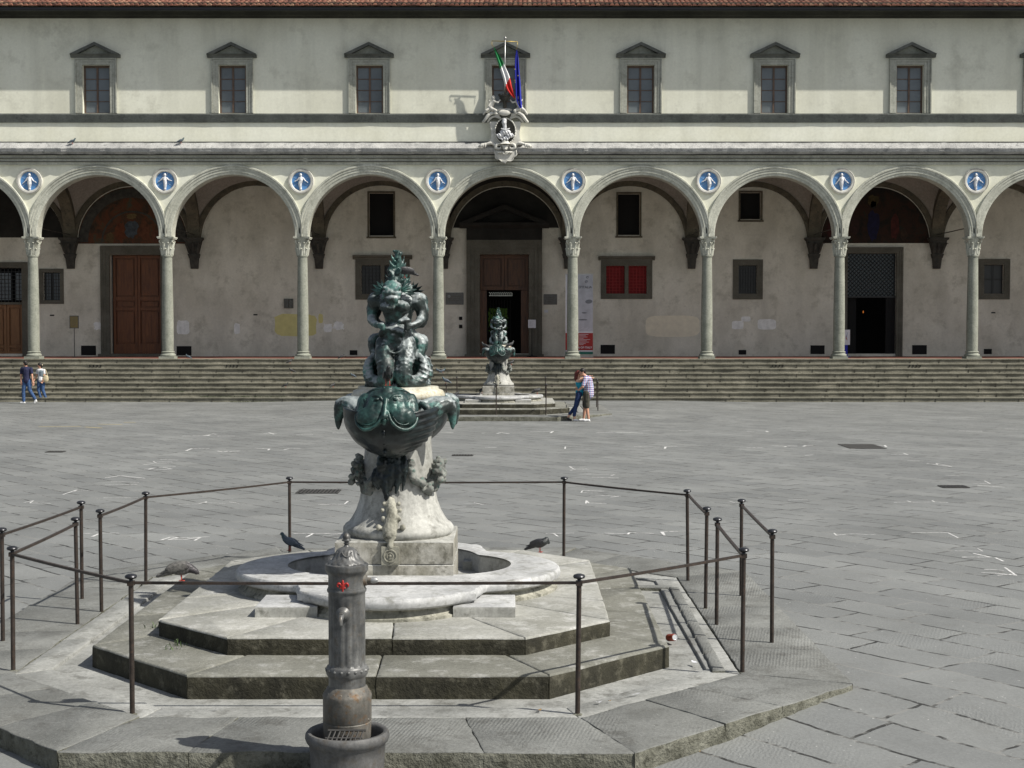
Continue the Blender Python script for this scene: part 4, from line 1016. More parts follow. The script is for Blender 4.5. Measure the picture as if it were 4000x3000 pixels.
# ================= FOUNTAIN PLATFORM =================
def octo(hw, hd, fr, dy, cx=0, cy=0):       # half width, half depth, half front side, diagonal depth; counter-clockwise
    return [(cx-fr, cy-hd), (cx+fr, cy-hd), (cx+hw, cy-hd+dy), (cx+hw, cy+hd-dy), (cx+fr, cy+hd), (cx-fr, cy+hd), (cx-hw, cy+hd-dy), (cx-hw, cy-hd+dy)]
def subdiv(poly, d):
    out = []
    for i, p in enumerate(poly):
        q = poly[(i+1) % len(poly)]; L = math.dist(p, q); n = max(1, int(L/d))
        for k in range(n): out.append((p[0]+(q[0]-p[0])*k/n, p[1]+(q[1]-p[1])*k/n))
    return out
def rough_block(b, poly, z0, z1, amp=.006, d=.09, edge=.014, seed=0, mis=(0, 1), tilt=0.0):
    P_ = subdiv(poly, d); n = len(P_); cx = sum(p[0] for p in P_)/n; cy = sum(p[1] for p in P_)/n
    lev = [(z0, 0, .6), (z0+(z1-z0)*.35, 0, 1), (z0+(z1-z0)*.7, 0, 1), (z1-edge, 0, .8), (z1-edge*.3, edge*.35, .7), (z1, edge, .6)]
    v = []
    # inward normals
    nr = []
    for i in range(n):
        a = P_[i-1]; c = P_[(i+1) % n]; t = Vector((c[0]-a[0], c[1]-a[1])); t = t.normalized() if t.length > 0 else Vector((1, 0)); nr.append(Vector((-t.y, t.x)))
    for (z, ins, am) in lev:
        for i, p in enumerate(P_):
            q = Vector((p[0]*7.3, p[1]*7.3, z*14+seed*3.7)); q2 = Vector((p[0]*22, p[1]*22, z*40+seed))
            e = (noise.noise(q)*1.0+noise.noise(q2)*.6)*amp*am
            zz = z+(noise.noise(Vector((p[0]*4, p[1]*4, seed*9.1)))*amp*.6 if z > z0+.6*(z1-z0) else 0)+tilt*(p[0]-cx)*(1 if z > z0 else 0)
            v.append((p[0]+nr[i].x*(ins+e), p[1]+nr[i].y*(ins+e), zz))
    m = len(lev); f = []; k = len(b.v)
    b.add(v, [(j*n+i, j*n+(i+1) % n, (j+1)*n+(i+1) % n, (j+1)*n+i) for j in range(3) for i in range(n)], mis[0])
    b.v = b.v[:k+len(v)]
    b.f += [tuple(k+x for x in ff) for ff in [(j*n+i, j*n+(i+1) % n, (j+1)*n+(i+1) % n, (j+1)*n+i) for j in range(3, m-1) for i in range(n)]+[tuple(range((m-1)*n, m*n))]]
    b.mi += [mis[1]]*(n*(m-4)+1)
def ring_blocks(b_out, outer, inner, z0, z1, length, gap, seed, parent, name, mats, amp=.006, edge=.012):
    rr = random.Random(seed); n = len(outer)
    for i in range(n):
        o0, o1 = Vector(outer[i]), Vector(outer[(i+1) % n]); i0, i1 = Vector(inner[i]), Vector(inner[(i+1) % n])
        L = (o1-o0).length; k = max(1, round(L/length)); cuts = [0]+sorted((j+rr.uniform(-.18, .18))/k for j in range(1, k))+[1]
        for j in range(k):
            a, c = cuts[j], cuts[j+1]; g = gap/L*.5
            q = [o0.lerp(o1, a+g), o0.lerp(o1, c-g), i0.lerp(i1, c-g), i0.lerp(i1, a+g)]
            b = MB(); rough_block(b, [tuple(x) for x in q], z0, z1+rr.uniform(-.004, .005), amp, .07, edge, seed*13+i*7+j)
            b.build(name, mats, parent, smooth=R(50))
def platform(loc, label):
    e = empty('stepped_platform', (loc[0], loc[1], 0), label, 'platform', 'octagonal stone platforms under the fountains')
    o1 = octo(3.86, 4.6, 1.95, 1.88); o2 = octo(3.02, 3.72, 1.62, 1.36)
    ring_blocks(None, o1, o2, -.1, .15, 1.05, .005, 3, e, 'kerb_slab', ['kerb_stone', 'platform_stone'], .016, .007)
    o3 = octo(2.62, 3.30, 1.50, 1.15)
    ring_blocks(None, octo(3.01, 3.71, 1.615, 1.36), octo(2.75, 3.42, 1.53, 1.25), -.1, .143, 1.5, .008, 4, e, 'inner_slab', ['gutter_stone', 'gutter_stone'], .005, .012)
    b = MB(); b.prism_z(octo(2.78, 3.46, 1.54, 1.27), .0, .118); b.build('gutter', 'gutter_stone', e)
    s1o = octo(2.46, 3.08, 1.41, 1.08); s1i = octo(1.7, 2.1, .95, .8)
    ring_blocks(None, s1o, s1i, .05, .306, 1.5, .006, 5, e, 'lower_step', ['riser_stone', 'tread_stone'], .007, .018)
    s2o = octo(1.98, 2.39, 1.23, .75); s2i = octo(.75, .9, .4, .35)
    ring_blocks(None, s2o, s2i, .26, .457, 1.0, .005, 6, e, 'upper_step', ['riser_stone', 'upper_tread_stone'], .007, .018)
    b = MB(); b.prism_z(octo(.9, 1.0, .45, .4), .2, .450); b.build('core', 'upper_tread_stone', e)
    return e
plat = platform(NEAR, 'octagonal two-stepped grey stone platform under the near fountain')
# gutter curb lying open along the right of the near platform, and loose stones at the hydrant foot
def curb():
    b = MB()
    for j, (a, c) in enumerate([((3045, 2316), (3120, 2475)), ((3122, 2480), (3205, 2560)), ((3190, 2570), (3300-470, 2625))][:0]): pass
    A = onZ(2400+320*.7233, 1800+690*.7233, .15); B_ = onZ(2400+565*.7233, 1800+1140*.7233, .15)
    n = 6
    for k in range(n):
        p = A.lerp(B_, (k+.02)/n); q = A.lerp(B_, (k+.98)/n); d = (q-p).normalized(); s = Vector((-d.y, d.x, 0))*.055
        rough_block(b, [(x.x-NEAR[0], x.y-NEAR[1]) for x in (p+s, p-s, q-s, q+s)][::-1] if False else [(x.x-NEAR[0], x.y-NEAR[1]) for x in (p-s, q-s, q+s, p+s)], .08, .172, .010, .06, .02, 70+k)
    b.build('gutter_curb', ['kerb_stone', 'platform_stone'], plat, smooth=R(50))
    b = MB(); C = A+Vector((-.62, .12, 0)); rough_block(b, [(x[0]-NEAR[0], x[1]-NEAR[1]) for x in ((C.x, C.y), (A.x, A.y-.02), (A.x, A.y+.1), (C.x, C.y+.1))], .08, .168, .01, .06, .02, 90)
    b.build('gutter_curb', ['kerb_stone', 'platform_stone'], plat, smooth=R(50))
curb()
def loose_stone(px, py, rx, ry, rz_, seed):
    p = onZ(px, py, .03)
    b = MB(); b.ball((p.x-NEAR[0], p.y-NEAR[1], .02), (rx, ry, rz_), 14, 8)
    b.v = [tuple(Vector(x)+Vector((noise.noise(Vector(x)*9+Vector((seed, 0, 0))), noise.noise(Vector(x)*9+Vector((0, seed, 0))), noise.noise(Vector(x)*9+Vector((0, 0, seed)))))*.03) for x in b.v]
    b.build('broken_edge_stone', 'kerb_stone', plat, smooth=True)
for k, (px, py, rx, ry, rz_) in enumerate([(1525, 2960, .11, .09, .09), (1575, 2940, .08, .06, .07), (1145, 2945, .13, .09, .09), (1890, 2975, .11, .07, .05), (1960, 2982, .10, .06, .04), (2050, 2985, .09, .06, .04), (1640, 2985, .08, .05, .05), (2230, 2980, .08, .05, .04)]): loose_stone(px, py, rx, ry, rz_, k*5.1)

# ================= FOUNTAIN =================
def make_fountain(loc, label):
    e = empty('fountain', (loc[0], loc[1], 0), label, 'fountain', 'twin marble and bronze sea monster fountains')
    # basin outline: front/rear lobes, side lobes, rectangular middle; sampled as a radial maximum
    def outline(gr, n=144, inner=False):
        pts = []
        for k in range(n):
            a = 2*PI*k/n; d = Vector((math.cos(a), math.sin(a))); best = 0
            for (cx, cy, r) in (((.45, .14, .69), (-.45, .14, .69), (0, .60, .80)) if inner else ((.57, 0, 1.02), (-.57, 0, 1.02), (0, -.95, .86), (0, .95, .86))):
                r += gr; c = Vector((cx, cy)); bq = d.dot(c); disc = bq*bq-(c.length_squared-r*r)
                if disc > 0: best = max(best, bq+math.sqrt(disc))
            if not inner:
                hx, hy = .80+gr, 1.48+gr
                # link pieces
                t = min(hx/abs(d.x) if abs(d.x) > 1e-6 else 9, hy/abs(d.y) if abs(d.y) > 1e-6 else 9); best = max(best, min(t, 1.60))
            if inner and d.y < 0: best = min(best, .50/abs(d.y))
            pts.append((d.x*best, d.y*best))
        return pts
    n = 144
    def loft(name, levels, mat, inner_fn=None):
        b = MB(); v = []
        for gr, z, inn in levels: v += [(x, y, z) for x, y in outline(gr, n, inn)]
        m = len(levels)
        b.add(v, [(j*n+i, j*n+(i+1) % n, (j+1)*n+(i+1) % n, (j+1)*n+i) for j in range(m-1) for i in range(n)])
        return b.build(name, mat, e, smooth=R(38), recalc=True)
    loft('basin_rim', [(-.075, .552, False), (-.03, .560, False), (-.0, .580, False), (.010, .612, False), (.004, .64, False), (-.016, .660, False), (-.06, .665, False), (-.03, .661, True), (-.0, .662, True), (.02, .650, True), (0.0, .635, True), (-.015, .30, True)], 'basin_marble')
    loft('basin_wall', [(-.02, .452, False), (-.02, .482, False), (-.05, .492, False), (-.065, .51, False), (-.085, .535, False), (-.08, .557, False)], 'basin_side')
    b = MB(); b.prism_z(outline(-.04, n, True), .28, .33); b.build('basin_floor', 'basin_side', e)
    for sx in (-1, 1):
        for sy in (-1, 1):
            b = MB(); x0, x1 = sx*.60, sx*1.15; y0, y1 = sy*.98, sy*1.55
            rough_block(b, [(min(x0, x1), min(y0, y1)), (max(x0, x1), min(y0, y1)), (max(x0, x1), max(y0, y1)), (min(x0, x1), max(y0, y1))], .44, .555, .003, .12, .01, 11+sx+2*sy)
            b.build('corner_block', ['marble', 'basin_marble'], e, smooth=R(50))
    # pedestal block
    b = MB(); z0 = .3
    for (za, zb, w_) in ((.3, .765, .565), (.771, .985, .562)):
        rough_block(b, [(-w_, -w_+.0), (w_, -w_), (w_, w_), (-w_, w_)], za, zb, .004, .12, .012, int(za*10))
    b.build('plinth_block', ['block_marble', 'marble'], e, smooth=R(50))
    for sy in (-1, 1):
        b = MB(); b.box(-.12, .05, sy*.60-.05*0, sy*.55, .765, .94) if sy < 0 else b.box(-.05, .12, .55, .60, .765, .94)
        c = -.035 if sy < 0 else .035
        b.ring((c, sy*.60, .853), .058, .010, 'y', 24, 6); b.ring((c, sy*.60, .853), .03, .008, 'y', 20, 6); b.ball((c, sy*.60, .853), .016, 8, 6)
        b.build('boss', 'yellow_marble' if False else 'basin_side', e, bevel=.003)
    b = MB(); b.lathe([(.40, .98), (.52, .985), (.545, 1.02), (.545, 1.055), (.52, 1.09), (.50, 1.10), (.485, 1.115), (.46, 1.15), (.42, 1.22), (.385, 1.32), (.36, 1.45), (.345, 1.6), (.335, 1.75), (.325, 1.9), (.33, 2.05), (.34, 2.2), (.36, 2.28), (.30, 2.30)], (0, 0, 0), 48)
    b.build('pedestal', 'marble', e, smooth=R(60))
    b = MB(); b.lathe([(.30, 2.27), (.36, 2.28), (.41, 2.30), (.445, 2.33), (.45, 2.36), (.43, 2.40), (.39, 2.415), (.385, 2.44), (.25, 2.445)], (0, 0, 0), 48, mod=lambda a, z: 1+.025*math.cos(4*a)); b.build('moulded_ledge', 'yellow_marble', e, smooth=R(50))
    # carved garlands round the neck and the drop down the front
    rr = random.Random(12); pr = []
    for sy in (-1, 1):
        for sx in (-1, 1):
            for k in range(46):
                t = rr.random(); a = PI/2+sx*(.35+1.15*t); rad = .36+rr.uniform(-.03, .06); zz = 1.66-.22*math.sin(t*PI)*1.0+.02+rr.uniform(-.06, .06)+(.03 if t > .8 else 0)
                pr.append(ell((rad*math.cos(a), sy*rad*math.sin(a), zz), rr.uniform(.022, .045)))
            for k in range(26):
                pr.append(ell((sx*(.35+rr.uniform(0, .10)), sy*rr.uniform(.05, .28), 1.60+rr.uniform(-.10, .10)), rr.uniform(.018, .038)))
    sculpt('garland', pr, 'weathered_relief', e, .011, 1, disp=lambda p, n_: .010*noise.noise(p*38))
    for sy in (-1, 1):
        pr = []; c = -.035*(-sy) if sy > 0 else -.035
        yb = lambda z: sy*(.36 if z > 1.4 else .36+(1.4-z)*.42)
        pts = [(c+.010*math.sin(z*22), yb(z)+sy*.03, z) for z in (1.36, 1.3, 1.22, 1.15, 1.09, 1.04)]
        pr += chain(pts, [.040, .050, .058, .066, .072, .068])
        pr += [ell((c, sy*.555, 1.055), (.062, .045, .055)), cap((c, sy*.57, 1.02), .026, (c, sy*.585, .945), .034)]
        for sx in (-1, 1):
            pr += [ell((c+sx*.115, sy*.525, 1.115), .030), ell((c+sx*.085, sy*.46, 1.27), .022), ell((c+sx*.075, sy*.475, 1.19), .026), ell((c+sx*.07, sy*.43, 1.33), .022)]
        sculpt('carved_drop', pr, 'basin_side', e, .010, 2, disp=lambda p, n_: .005*noise.noise(p*50))
        pr = []; rr = random.Random(31)
        for k in range(15):
            x0 = c+rr.uniform(-.16, .16); z0 = rr.uniform(1.62, 1.84); L = rr.uniform(.16, .42)*(1-abs(x0-c)*2); r_ = rr.uniform(.016, .032)
            pr += curl([(x0, sy*.37, z0), (x0+rr.uniform(-.02, .02), sy*.40, z0-L*.5), (x0*.7+c*.3+rr.uniform(-.02, .02), sy*(.385+.03*(z0-L < 1.45)), z0-L)], [r_, r_*1.2, r_*.5], 3)
        sculpt('hanging_leaves', pr, 'dark_bronze', e, .010, 1, disp=lambda p, n_: .006*noise.noise(p*40))
    # two monsters back to back, each over its grotesque fish bowl
    for sg in (-1, 1):          # -1 faces the camera side
        F = lambda x, y, z: (x*(-sg)*-1 if False else (x if sg < 0 else -x), y if sg < 0 else -y, z)
        monster(e, F)
    return e
def monster(e, F):
    px = lambda x: (x-605)*.001278
    pz = lambda y: 3.838-.001278*y
    G = lambda x, y, d: F(px(x), d, pz(y))       # figure frame: d = depth (towards the viewer negative)
    bd = -.15
    pr = []
    # pelvis, belly, waist, chest
    pr += [ell(G(602, 760, -.13), (.165, .15, .17)), ell(G(604, 700, -.17), (.15, .13, .14)), cap(G(600, 690, -.14), .14, G(600, 610, -.12), .115), cap(G(600, 600, -.12), .11, G(598, 500, -.16), .135), ell(G(598, 455, -.14), (.18, .12, .11)), ell(G(598, 520, -.02), (.13, .12, .2))]
    # pectorals, shoulder capes
    for s_, xs_ in ((-1, 445), (1, 758)):
        pr += [ell(G(xs_, 440, -.12), (.085, .085, .085)), cap(G(xs_, 440, -.12), .078, G(xs_+s_*30, 505, -.10), .060), cap(G(xs_+s_*30, 500, -.10), .058, G(xs_+s_*34, 575, -.14), .044)]
        pr += [cap(G(xs_+s_*34, 575, -.14), .045, G(xs_+s_*12, 612, -.24), .037), cap(G(xs_+s_*12, 612, -.24), .037, G(xs_-s_*45, 632, -.33), .027)]
        pr += [ell(G(600+s_*55, 490, -.27), (.075, .05, .06))]
        for k in range(5):   # fingers closed on the belly
            zf = 615+k*12; pr += curl([G(xs_-s_*40, 630+(k-2)*7, -.335), G(xs_-s_*68, 636+(k-2)*10, -.36), G(xs_-s_*(88-4*abs(k-2)), 640+(k-2)*11, -.335)], [.014, .012, .009], 2)
    # head bent forward, brow, muzzle, beard
    pr += [ell(G(578, 350, -.24), (.098, .11, .085)), ell(G(575, 385, -.30), (.10, .07, .055)), ell(G(578, 430, -.32), (.07, .06, .05)), ell(G(572, 470, -.31), (.05, .05, .045)), cap(G(600, 400, -.15), .09, G(600, 440, -.12), .10)]
    for k in range(9): pr.append(ell(G(508+k*16, 408+8*abs(4-k)*.4, -.345+.004*abs(4-k)), (.014, .016, .018)))
    pr += [ell(G(545, 362, -.335), (.03, .02, .022)), ell(G(608, 362, -.335), (.03, .02, .022)), cap(G(520, 345, -.33), .018, G(570, 365, -.345), .014), cap(G(636, 345, -.33), .018, G(584, 365, -.345), .014)]
    for k in range(6): pr += curl([G(550+k*9, 475, -.33), G(545+k*10, 500, -.35), G(552+k*8, 520, -.33)], [.016, .013, .006], 2)
    # horns of the skirt: frilled apron under the belly
    ap = [G(478, 762, -.24), G(515, 800, -.29), G(560, 828, -.325), G(595, 840, -.33), G(640, 828, -.32), G(668, 795, -.29), G(690, 750, -.23)]
    pr += chain(ap, [.016]*7)
    ap2 = [G(490, 690, -.24), G(520, 655, -.26), G(580, 660, -.29), G(640, 672, -.29), G(690, 650, -.25)]
    pr += chain(ap2, [.03, .03, .025, .04, .03])
    pr += [ell(G(665, 680, -.31), (.035, .025, .035)), cap(G(665, 700, -.31), .016, G(660, 770, -.31), .006), cap(G(640, 600, -.36), .024, G(700, 590, -.34), .028), cap(G(640, 600, -.36), .02, G(700, 545, -.31), .016)]
    # thighs, and shins that turn into tails curling up outside
    for s_ in (-1, 1):
        c = 598
        pr += curl([G(c+s_*75, 770, -.17), G(c+s_*78, 850, -.24), G(c+s_*66, 930, -.30), G(c+s_*62, 1000, -.32), G(c+s_*80, 1050, -.30), G(c+s_*130, 1060, -.25), G(c+s_*188, 1035, -.20), G(c+s_*212, 970, -.16), G(c+s_*206, 905, -.13), G(c+s_*180, 850, -.11)], [.105, .10, .088, .085, .08, .068, .062, .055, .042, .015], 4)
        pr += curl([G(c+s_*140, 720, -.02), G(c+s_*182, 745, -.03), G(c+s_*178, 820, -.06), G(c+s_*150, 870, -.08), G(c+s_*190, 930, -.04), G(c+s_*225, 1000, 0)], [.05, .055, .045, .05, .06, .05], 3)
        pr += [ell(G(c+s_*150, 1075, -.1), (.12, .16, .07))]
    pr += [ell(G(598, 1090, -.05), (.30, .28, .06)), cap(G(598, 1000, -.05), .19, G(598, 820, -.02), .15)]
    def fold(p, n):
        s_ = .0045*max(0, math.sin(p.z*130+abs(p.x)*70+2*noise.noise(p*6))) if p.z < 2.72 and abs(p.x) > .13 else 0
        m_ = .006*noise.noise(Vector((p.x*26, p.y*26, p.z*9))) if p.z > 2.95 else 0
        return .007*noise.noise(p*15)+.004*noise.noise(p*40)+s_+m_
    sculpt('monster_figure', pr, 'bronze', e, .0095, 2, disp=fold)
    # crest
    pr = [cap(G(585, 320, -.22), .07, G(592, 250, -.18), .042), cap(G(592, 250, -.18), .042, G(602, 160, -.16), .026), cap(G(602, 160, -.16), .026, G(606, 90, -.16), .02), ell(G(600, 70, -.16), (.022, .02, .022))]
    rr = random.Random(5)
    for k in range(34):
        t = rr.random(); y = 320-240*t; w_ = 62*(1-t)**1.1+14; sx = rr.choice((-1, 1)); x = 596+sx*w_*rr.uniform(.5, 1)
        d = -.19+rr.uniform(-.07, .05)*(1-t); pr += curl([G(596+sx*w_*.35, y+18, d), G(x, y, d), G(x+sx*rr.uniform(4, 16), y-rr.uniform(14, 34), d)], [.02*(1-.45*t), .013, .004], 2)
    pr += curl([G(600, 80, -.16), G(622, 66, -.17), G(632, 84, -.17)], [.014, .012, .005], 2)+curl([G(600, 78, -.16), G(586, 62, -.17), G(578, 72, -.17)], [.014, .012, .005], 2)
    sculpt('crest', pr, 'green_bronze', e, .008, 1, disp=lambda p, n: .004*noise.noise(p*40))
    # fanned ears: pleated fins with ragged tips
    for s_ in (-1, 1):
        c = 588; b = MB(); v = []; N = 10
        for k in range(N+1):
            a = -.45+k*(1.65/N); tip = (k % 2 == 0); L = (128 if tip else 84)*(1-.004*(k-5)**2); ple = .02 if tip else -.016
            for t, th in ((.12, .018), (.45, .014), (.8, .010), (1.0, .004)):
                x = c+s_*(52+L*t*math.cos(a)); y = 368-L*t*math.sin(a)*.92+10*t*t
                d = -.27+ple*t+.03*t*t
                v.append(G(x, y, d-th)); v.append(G(x, y, d+th))
        f = []
        for k in range(N):
            for q in range(3):
                for o_ in (0, 1):
                    f.append((k*8+q*2+o_, (k+1)*8+q*2+o_, (k+1)*8+q*2+2+o_, k*8+q*2+2+o_))
            f.append((k*8+6, (k+1)*8+6, (k+1)*8+7, k*8+7)); f.append((k*8, (k+1)*8, (k+1)*8+1, k*8+1))
        f.append(tuple((0, 2, 4, 6, 7, 5, 3, 1))); f.append(tuple(N*8+z for z in (0, 2, 4, 6, 7, 5, 3, 1)))
        b.add(v, f); b.build('fin_ear', 'green_bronze', e, smooth=R(60))
    # ---- bowl ----
    bx_ = lambda x: (x-545)*.00124
    bz = lambda y: 3.82-.001245*y
    H = lambda x, y, d: F(bx_(x), d, bz(y))
    cxb, cyb, czb = -.03, -.52, 2.22
    # thick walled half-egg shell
    def inside(u, t, rx, ry, rzz): return (rx*math.cos(t)*math.cos(u), ry*math.cos(t)*math.sin(u), -rzz*math.sin(t))
    b = MB(); v = []; N = 96; L = 60
    for j in range(L+1):
        t = (PI/2)*(1-j/L)
        for i in range(N):
            u = 2*PI*i/N; x, y, z = inside(u, t, .455, .45, .44); fl = 1+.06*math.sin(2*t)**2; x *= fl; y *= fl
            k = 1+.016*math.sin(44*t+5*math.cos(u))*max(0, min(1, (math.cos(u)-.35)*3))+.012*noise.noise(Vector((x*14, y*14, z*14)))+.0*max(0, math.cos(u)*.9+.1)*(1 if t < 1.2 else 0)   # shell ridges sweep round the flank
            v.append(F(cxb+x*k, cyb+y*k, czb+z*k*1.0+.05*abs(math.cos(u))**2*math.cos(t)))
    for j in range(1, L+1):
        t = (PI/2)*(j/L)*.92
        for i in range(N):
            u = 2*PI*i/N; x, y, z = inside(u, t, .405, .40, .38); v.append(F(cxb+x, cyb+y, czb+z+.05*abs(math.cos(u))**2*math.cos(t)))
    m = 2*L+1
    b.add(v, [(j*N+i, j*N+(i+1) % N, (j+1)*N+(i+1) % N, (j+1)*N+i) for j in range(m-1) for i in range(N)]+[tuple(range(N-1, -1, -1)), tuple(range((m-1)*N, m*N))])
    bowl = b.build('fish_bowl', 'dark_bronze', e, smooth=True)
    b = MB()
    for yy in (1430, 1500): b.ball(H(495, yy, cyb-.43+.08*(yy-1430)/70), (.022, .02, .035), 10, 8)
    b.ball(H(495, 1580, cyb-.30), (.02, .02, .03), 10, 8); b.build('bead', 'dark_bronze', e, smooth=True)
    # grotesque fish mask lying over the front of the bowl
    pr = [ell(H(515, 1205, cyb-.27), (.215, .14, .12)), ell(H(515, 1150, cyb-.20), (.20, .12, .08)), cap(H(515, 1150, cyb-.27), .09, H(505, 1270, cyb-.41), .05)]
    for s_ in (-1, 1):
        c = 512
        pr += [cap(H(c+s_*70, 1190, cyb-.28), .10, H(c+s_*105, 1290, cyb-.38), .085), ell(H(c+s_*125, 1316, cyb-.385), (.122, .075, .105)), ell(H(c+s_*90, 1325, cyb-.42), (.095, .055, .08)), cap(H(c+s_*50, 1240, cyb-.37), .07, H(c+s_*75, 1320, cyb-.42), .055), cap(H(c+s_*165, 1200, cyb-.22), .08, H(c+s_*185, 1300, cyb-.31), .07)]
    pr += [ell(H(502, 1330, cyb-.46), (.03, .03, .05))]
    def mask(p, n): return .005*noise.noise(p*18)+.003*noise.noise(p*45)
    fm = sculpt('fish_face', pr, 'green_bronze', e, .010, 5, disp=mask)
    pr = [cap(H(512, 1180, cyb-.40), .022, H(502, 1300, cyb-.485), .024), cap(H(486, 1302, cyb-.475), .018, H(518, 1302, cyb-.475), .018)]
    for s_ in (-1, 1):
        c = 512
        pts = [H(c+s_*18, 1262, cyb-.46), H(c+s_*45, 1335, cyb-.485), H(c+s_*100, 1388, cyb-.475), H(c+s_*165, 1398, cyb-.445), H(c+s_*218, 1356, cyb-.385), H(c+s_*226, 1290, cyb-.33), H(c+s_*205, 1225, cyb-.25)]
        pr += curl(pts, [.010, .014, .016, .017, .016, .014, .009], 5)
        pts = [H(c+s_*55, 1300, cyb-.475), H(c+s_*95, 1350, cyb-.475), H(c+s_*150, 1362, cyb-.455), H(c+s_*190, 1330, cyb-.405), H(c+s_*196, 1280, cyb-.36)]
        pr += curl(pts, [.004, .008, .009, .008, .004], 5)
        pr += [ell(H(c+s_*70, 1178, cyb-.395), (.022, .016, .014))]
        pr += curl([H(c+s_*22, 1200, cyb-.40), H(c+s_*48, 1158, cyb-.385), H(c+s_*98, 1156, cyb-.355), H(c+s_*128, 1200, cyb-.345)], [.012, .015, .013, .007], 4)
        pr += curl([H(c+s_*130, 1215, cyb-.36), H(c+s_*160, 1190, cyb-.31), H(c+s_*190, 1150, cyb-.23)], [.008, .012, .006], 4)
    sculpt('fish_rim', pr, 'green_bronze', e, .007, 1)
    pr = []
    for k in range(13):
        t = (k-6)/6; pr += curl([H(515+t*26, 1118, cyb-.28), H(515+t*105, 1098+14*abs(t), cyb-.26), H(515+t*185, 1086+70*t*t, cyb-.19)], [.014, .015, .007], 3)
    for k in range(3): pr.append(ell(H(490+k*26, 1098, cyb-.295), (.02, .02, .018)))
    sculpt('forehead_comb', pr, 'green_bronze', e, .0065, 1)
    # side dolphins: bodies from the ledge out over the rim, drooping tails
    for s_ in (-1, 1):
        c = 545
        pr = curl([H(c+s_*60, 1215, -.30), H(c+s_*140, 1220, -.42), H(c+s_*215, 1232, -.44), H(c+s_*290, 1215, -.36), H(c+s_*365, 1200, -.30)], [.045, .04, .042, .05, .035], 4)
        pr += curl([H(c+s_*215, 1222, -.58), H(c+s_*262, 1262, -.62), H(c+s_*268, 1320, -.60), H(c+s_*215, 1350, -.62), H(c+s_*150, 1345, -.72)], [.03, .038, .04, .035, .02], 4)
        pr += curl([H(c+s_*230, 1330, -.50), H(c+s_*300, 1275, -.42), H(c+s_*370, 1240, -.36), H(c+s_*420, 1250, -.34), H(c+s_*440, 1330, -.34), H(c+s_*444, 1425, -.35)], [.08, .095, .085, .072, .048, .014], 5)
        for k in range(4):
            pr += curl([H(c+s_*400, 1235+k*8, -.34), H(c+s_*430, 1225+k*14, -.35), H(c+s_*(462-4*k), 1215+k*20, -.36)], [.02, .018, .008], 2)
        for k in range(5):     # ribbed flank running down to the bowl
            pr += curl([H(c+s_*(330-12*k), 1300+12*k, -.44-.01*k), H(c+s_*(292-14*k), 1370+14*k, -.50-.01*k), H(c+s_*(222-14*k), 1420+14*k, -.57-.01*k)], [.012, .014, .008], 4)
        sculpt('dolphin', pr, 'bronze', e, .0095, 2, disp=lambda p, n: .004*noise.noise(p*28)+.002*noise.noise(p*60))
fount = make_fountain(NEAR, 'large bronze sea monster on a marble pedestal and lobed basin in the foreground')
fount2 = copy_tree(fount); fount2.location = (FAR[0], FAR[1], 0); fount2['label'] = 'small far twin fountain with turquoise bronze monster before the loggia steps'
plat2 = copy_tree(plat); plat2.location = (FAR[0], FAR[1], 0); plat2['label'] = 'octagonal stone platform under the far fountain, beside the embracing couple'
for ch in list(plat2.children):
    if ch.name.startswith(('gutter_curb', 'broken_edge')): bpy.data.objects.remove(ch)

# ================= RAILINGS =================
kz = 1.19
def zg(px, py):
    q = onZ(px*1.8083, py*1.8083, kz); return (q.x, q.y)
rails = {
 'front': ([(165, 1117), (25, 1180), (283, 1240), (1248, 1240), (1605, 1183), (1549, 1118)], 'iron railing round the near fountain, front run passing behind the cast-iron drinking fountain'),
 'back': ([(217, 1100), (313, 1062), (625, 1030), (1218, 1030), (1487, 1057), (1525, 1095)], 'iron railing behind the near fountain, rear run with six knobbed posts'),
 'outer_r': ([(1669, 1143), (1602, 1078)], 'short two-post iron railing outermost on the right of the near fountain'),
 'outer_l': ([(3, 1140), (175, 1082)], 'short two-post iron railing at the left edge of the photo')}
def railing(pts, label, base=(0, 0), extra=None):
    e = empty('iron_railing', (pts[0][0], pts[0][1], .14), label, 'railing', 'iron post and rail barriers round the fountains'); ox, oy = pts[0]
    rr = random.Random(int(abs(ox*100)))
    allp = list(pts)+(extra or [])
    for (x, y) in allp:
        lx, ly = rr.gauss(0, .006), rr.gauss(0, .006)
        b = MB(); b.tube([(x-ox, y-oy, -.05), (x-ox+lx, y-oy+ly, 1.0)], .0188, 14); b.box(x-ox+lx-.024, x-ox+lx+.024, y-oy+ly-.024, y-oy+ly+.024, .965, 1.0)
        p = b.build('post', 'iron', e, smooth=R(40))
        b = MB(); b.lathe([(.017, .998), (.013, 1.008), (.02, 1.014), (.040, 1.020), (.046, 1.032), (.040, 1.044), (.022, 1.051), (.002, 1.053)], (x-ox+lx, y-oy+ly, 0), 18); b.build('knob', 'knob_iron', p, smooth=R(50))
        b = MB(); b.lathe([(.04, -.005), (.035, .004), (.018, .012)], (x-ox, y-oy, 0), 14); b.build('foot', 'kerb_stone', p)
    for (a, c) in zip(pts[:-1], pts[1:]):
        A = Vector((a[0]-ox, a[1]-oy, .985)); B_ = Vector((c[0]-ox, c[1]-oy, .985)); d = (B_-A).normalized(); s = Vector((-d.y, d.x, 0))*.012; up = Vector((0, 0, .010)); v = []
        n = 10
        for k in range(n+1):
            p = A.lerp(B_, k/n)-Vector((0, 0, .006*math.sin(PI*k/n))); v += [p-s-up, p+s-up, p+s+up, p-s+up]
        b = MB(); b.add(v, [(k*4+i, k*4+(i+1) % 4, (k+1)*4+(i+1) % 4, (k+1)*4+i) for k in range(n) for i in range(4)]); b.build('rail', 'iron', e)
    return e
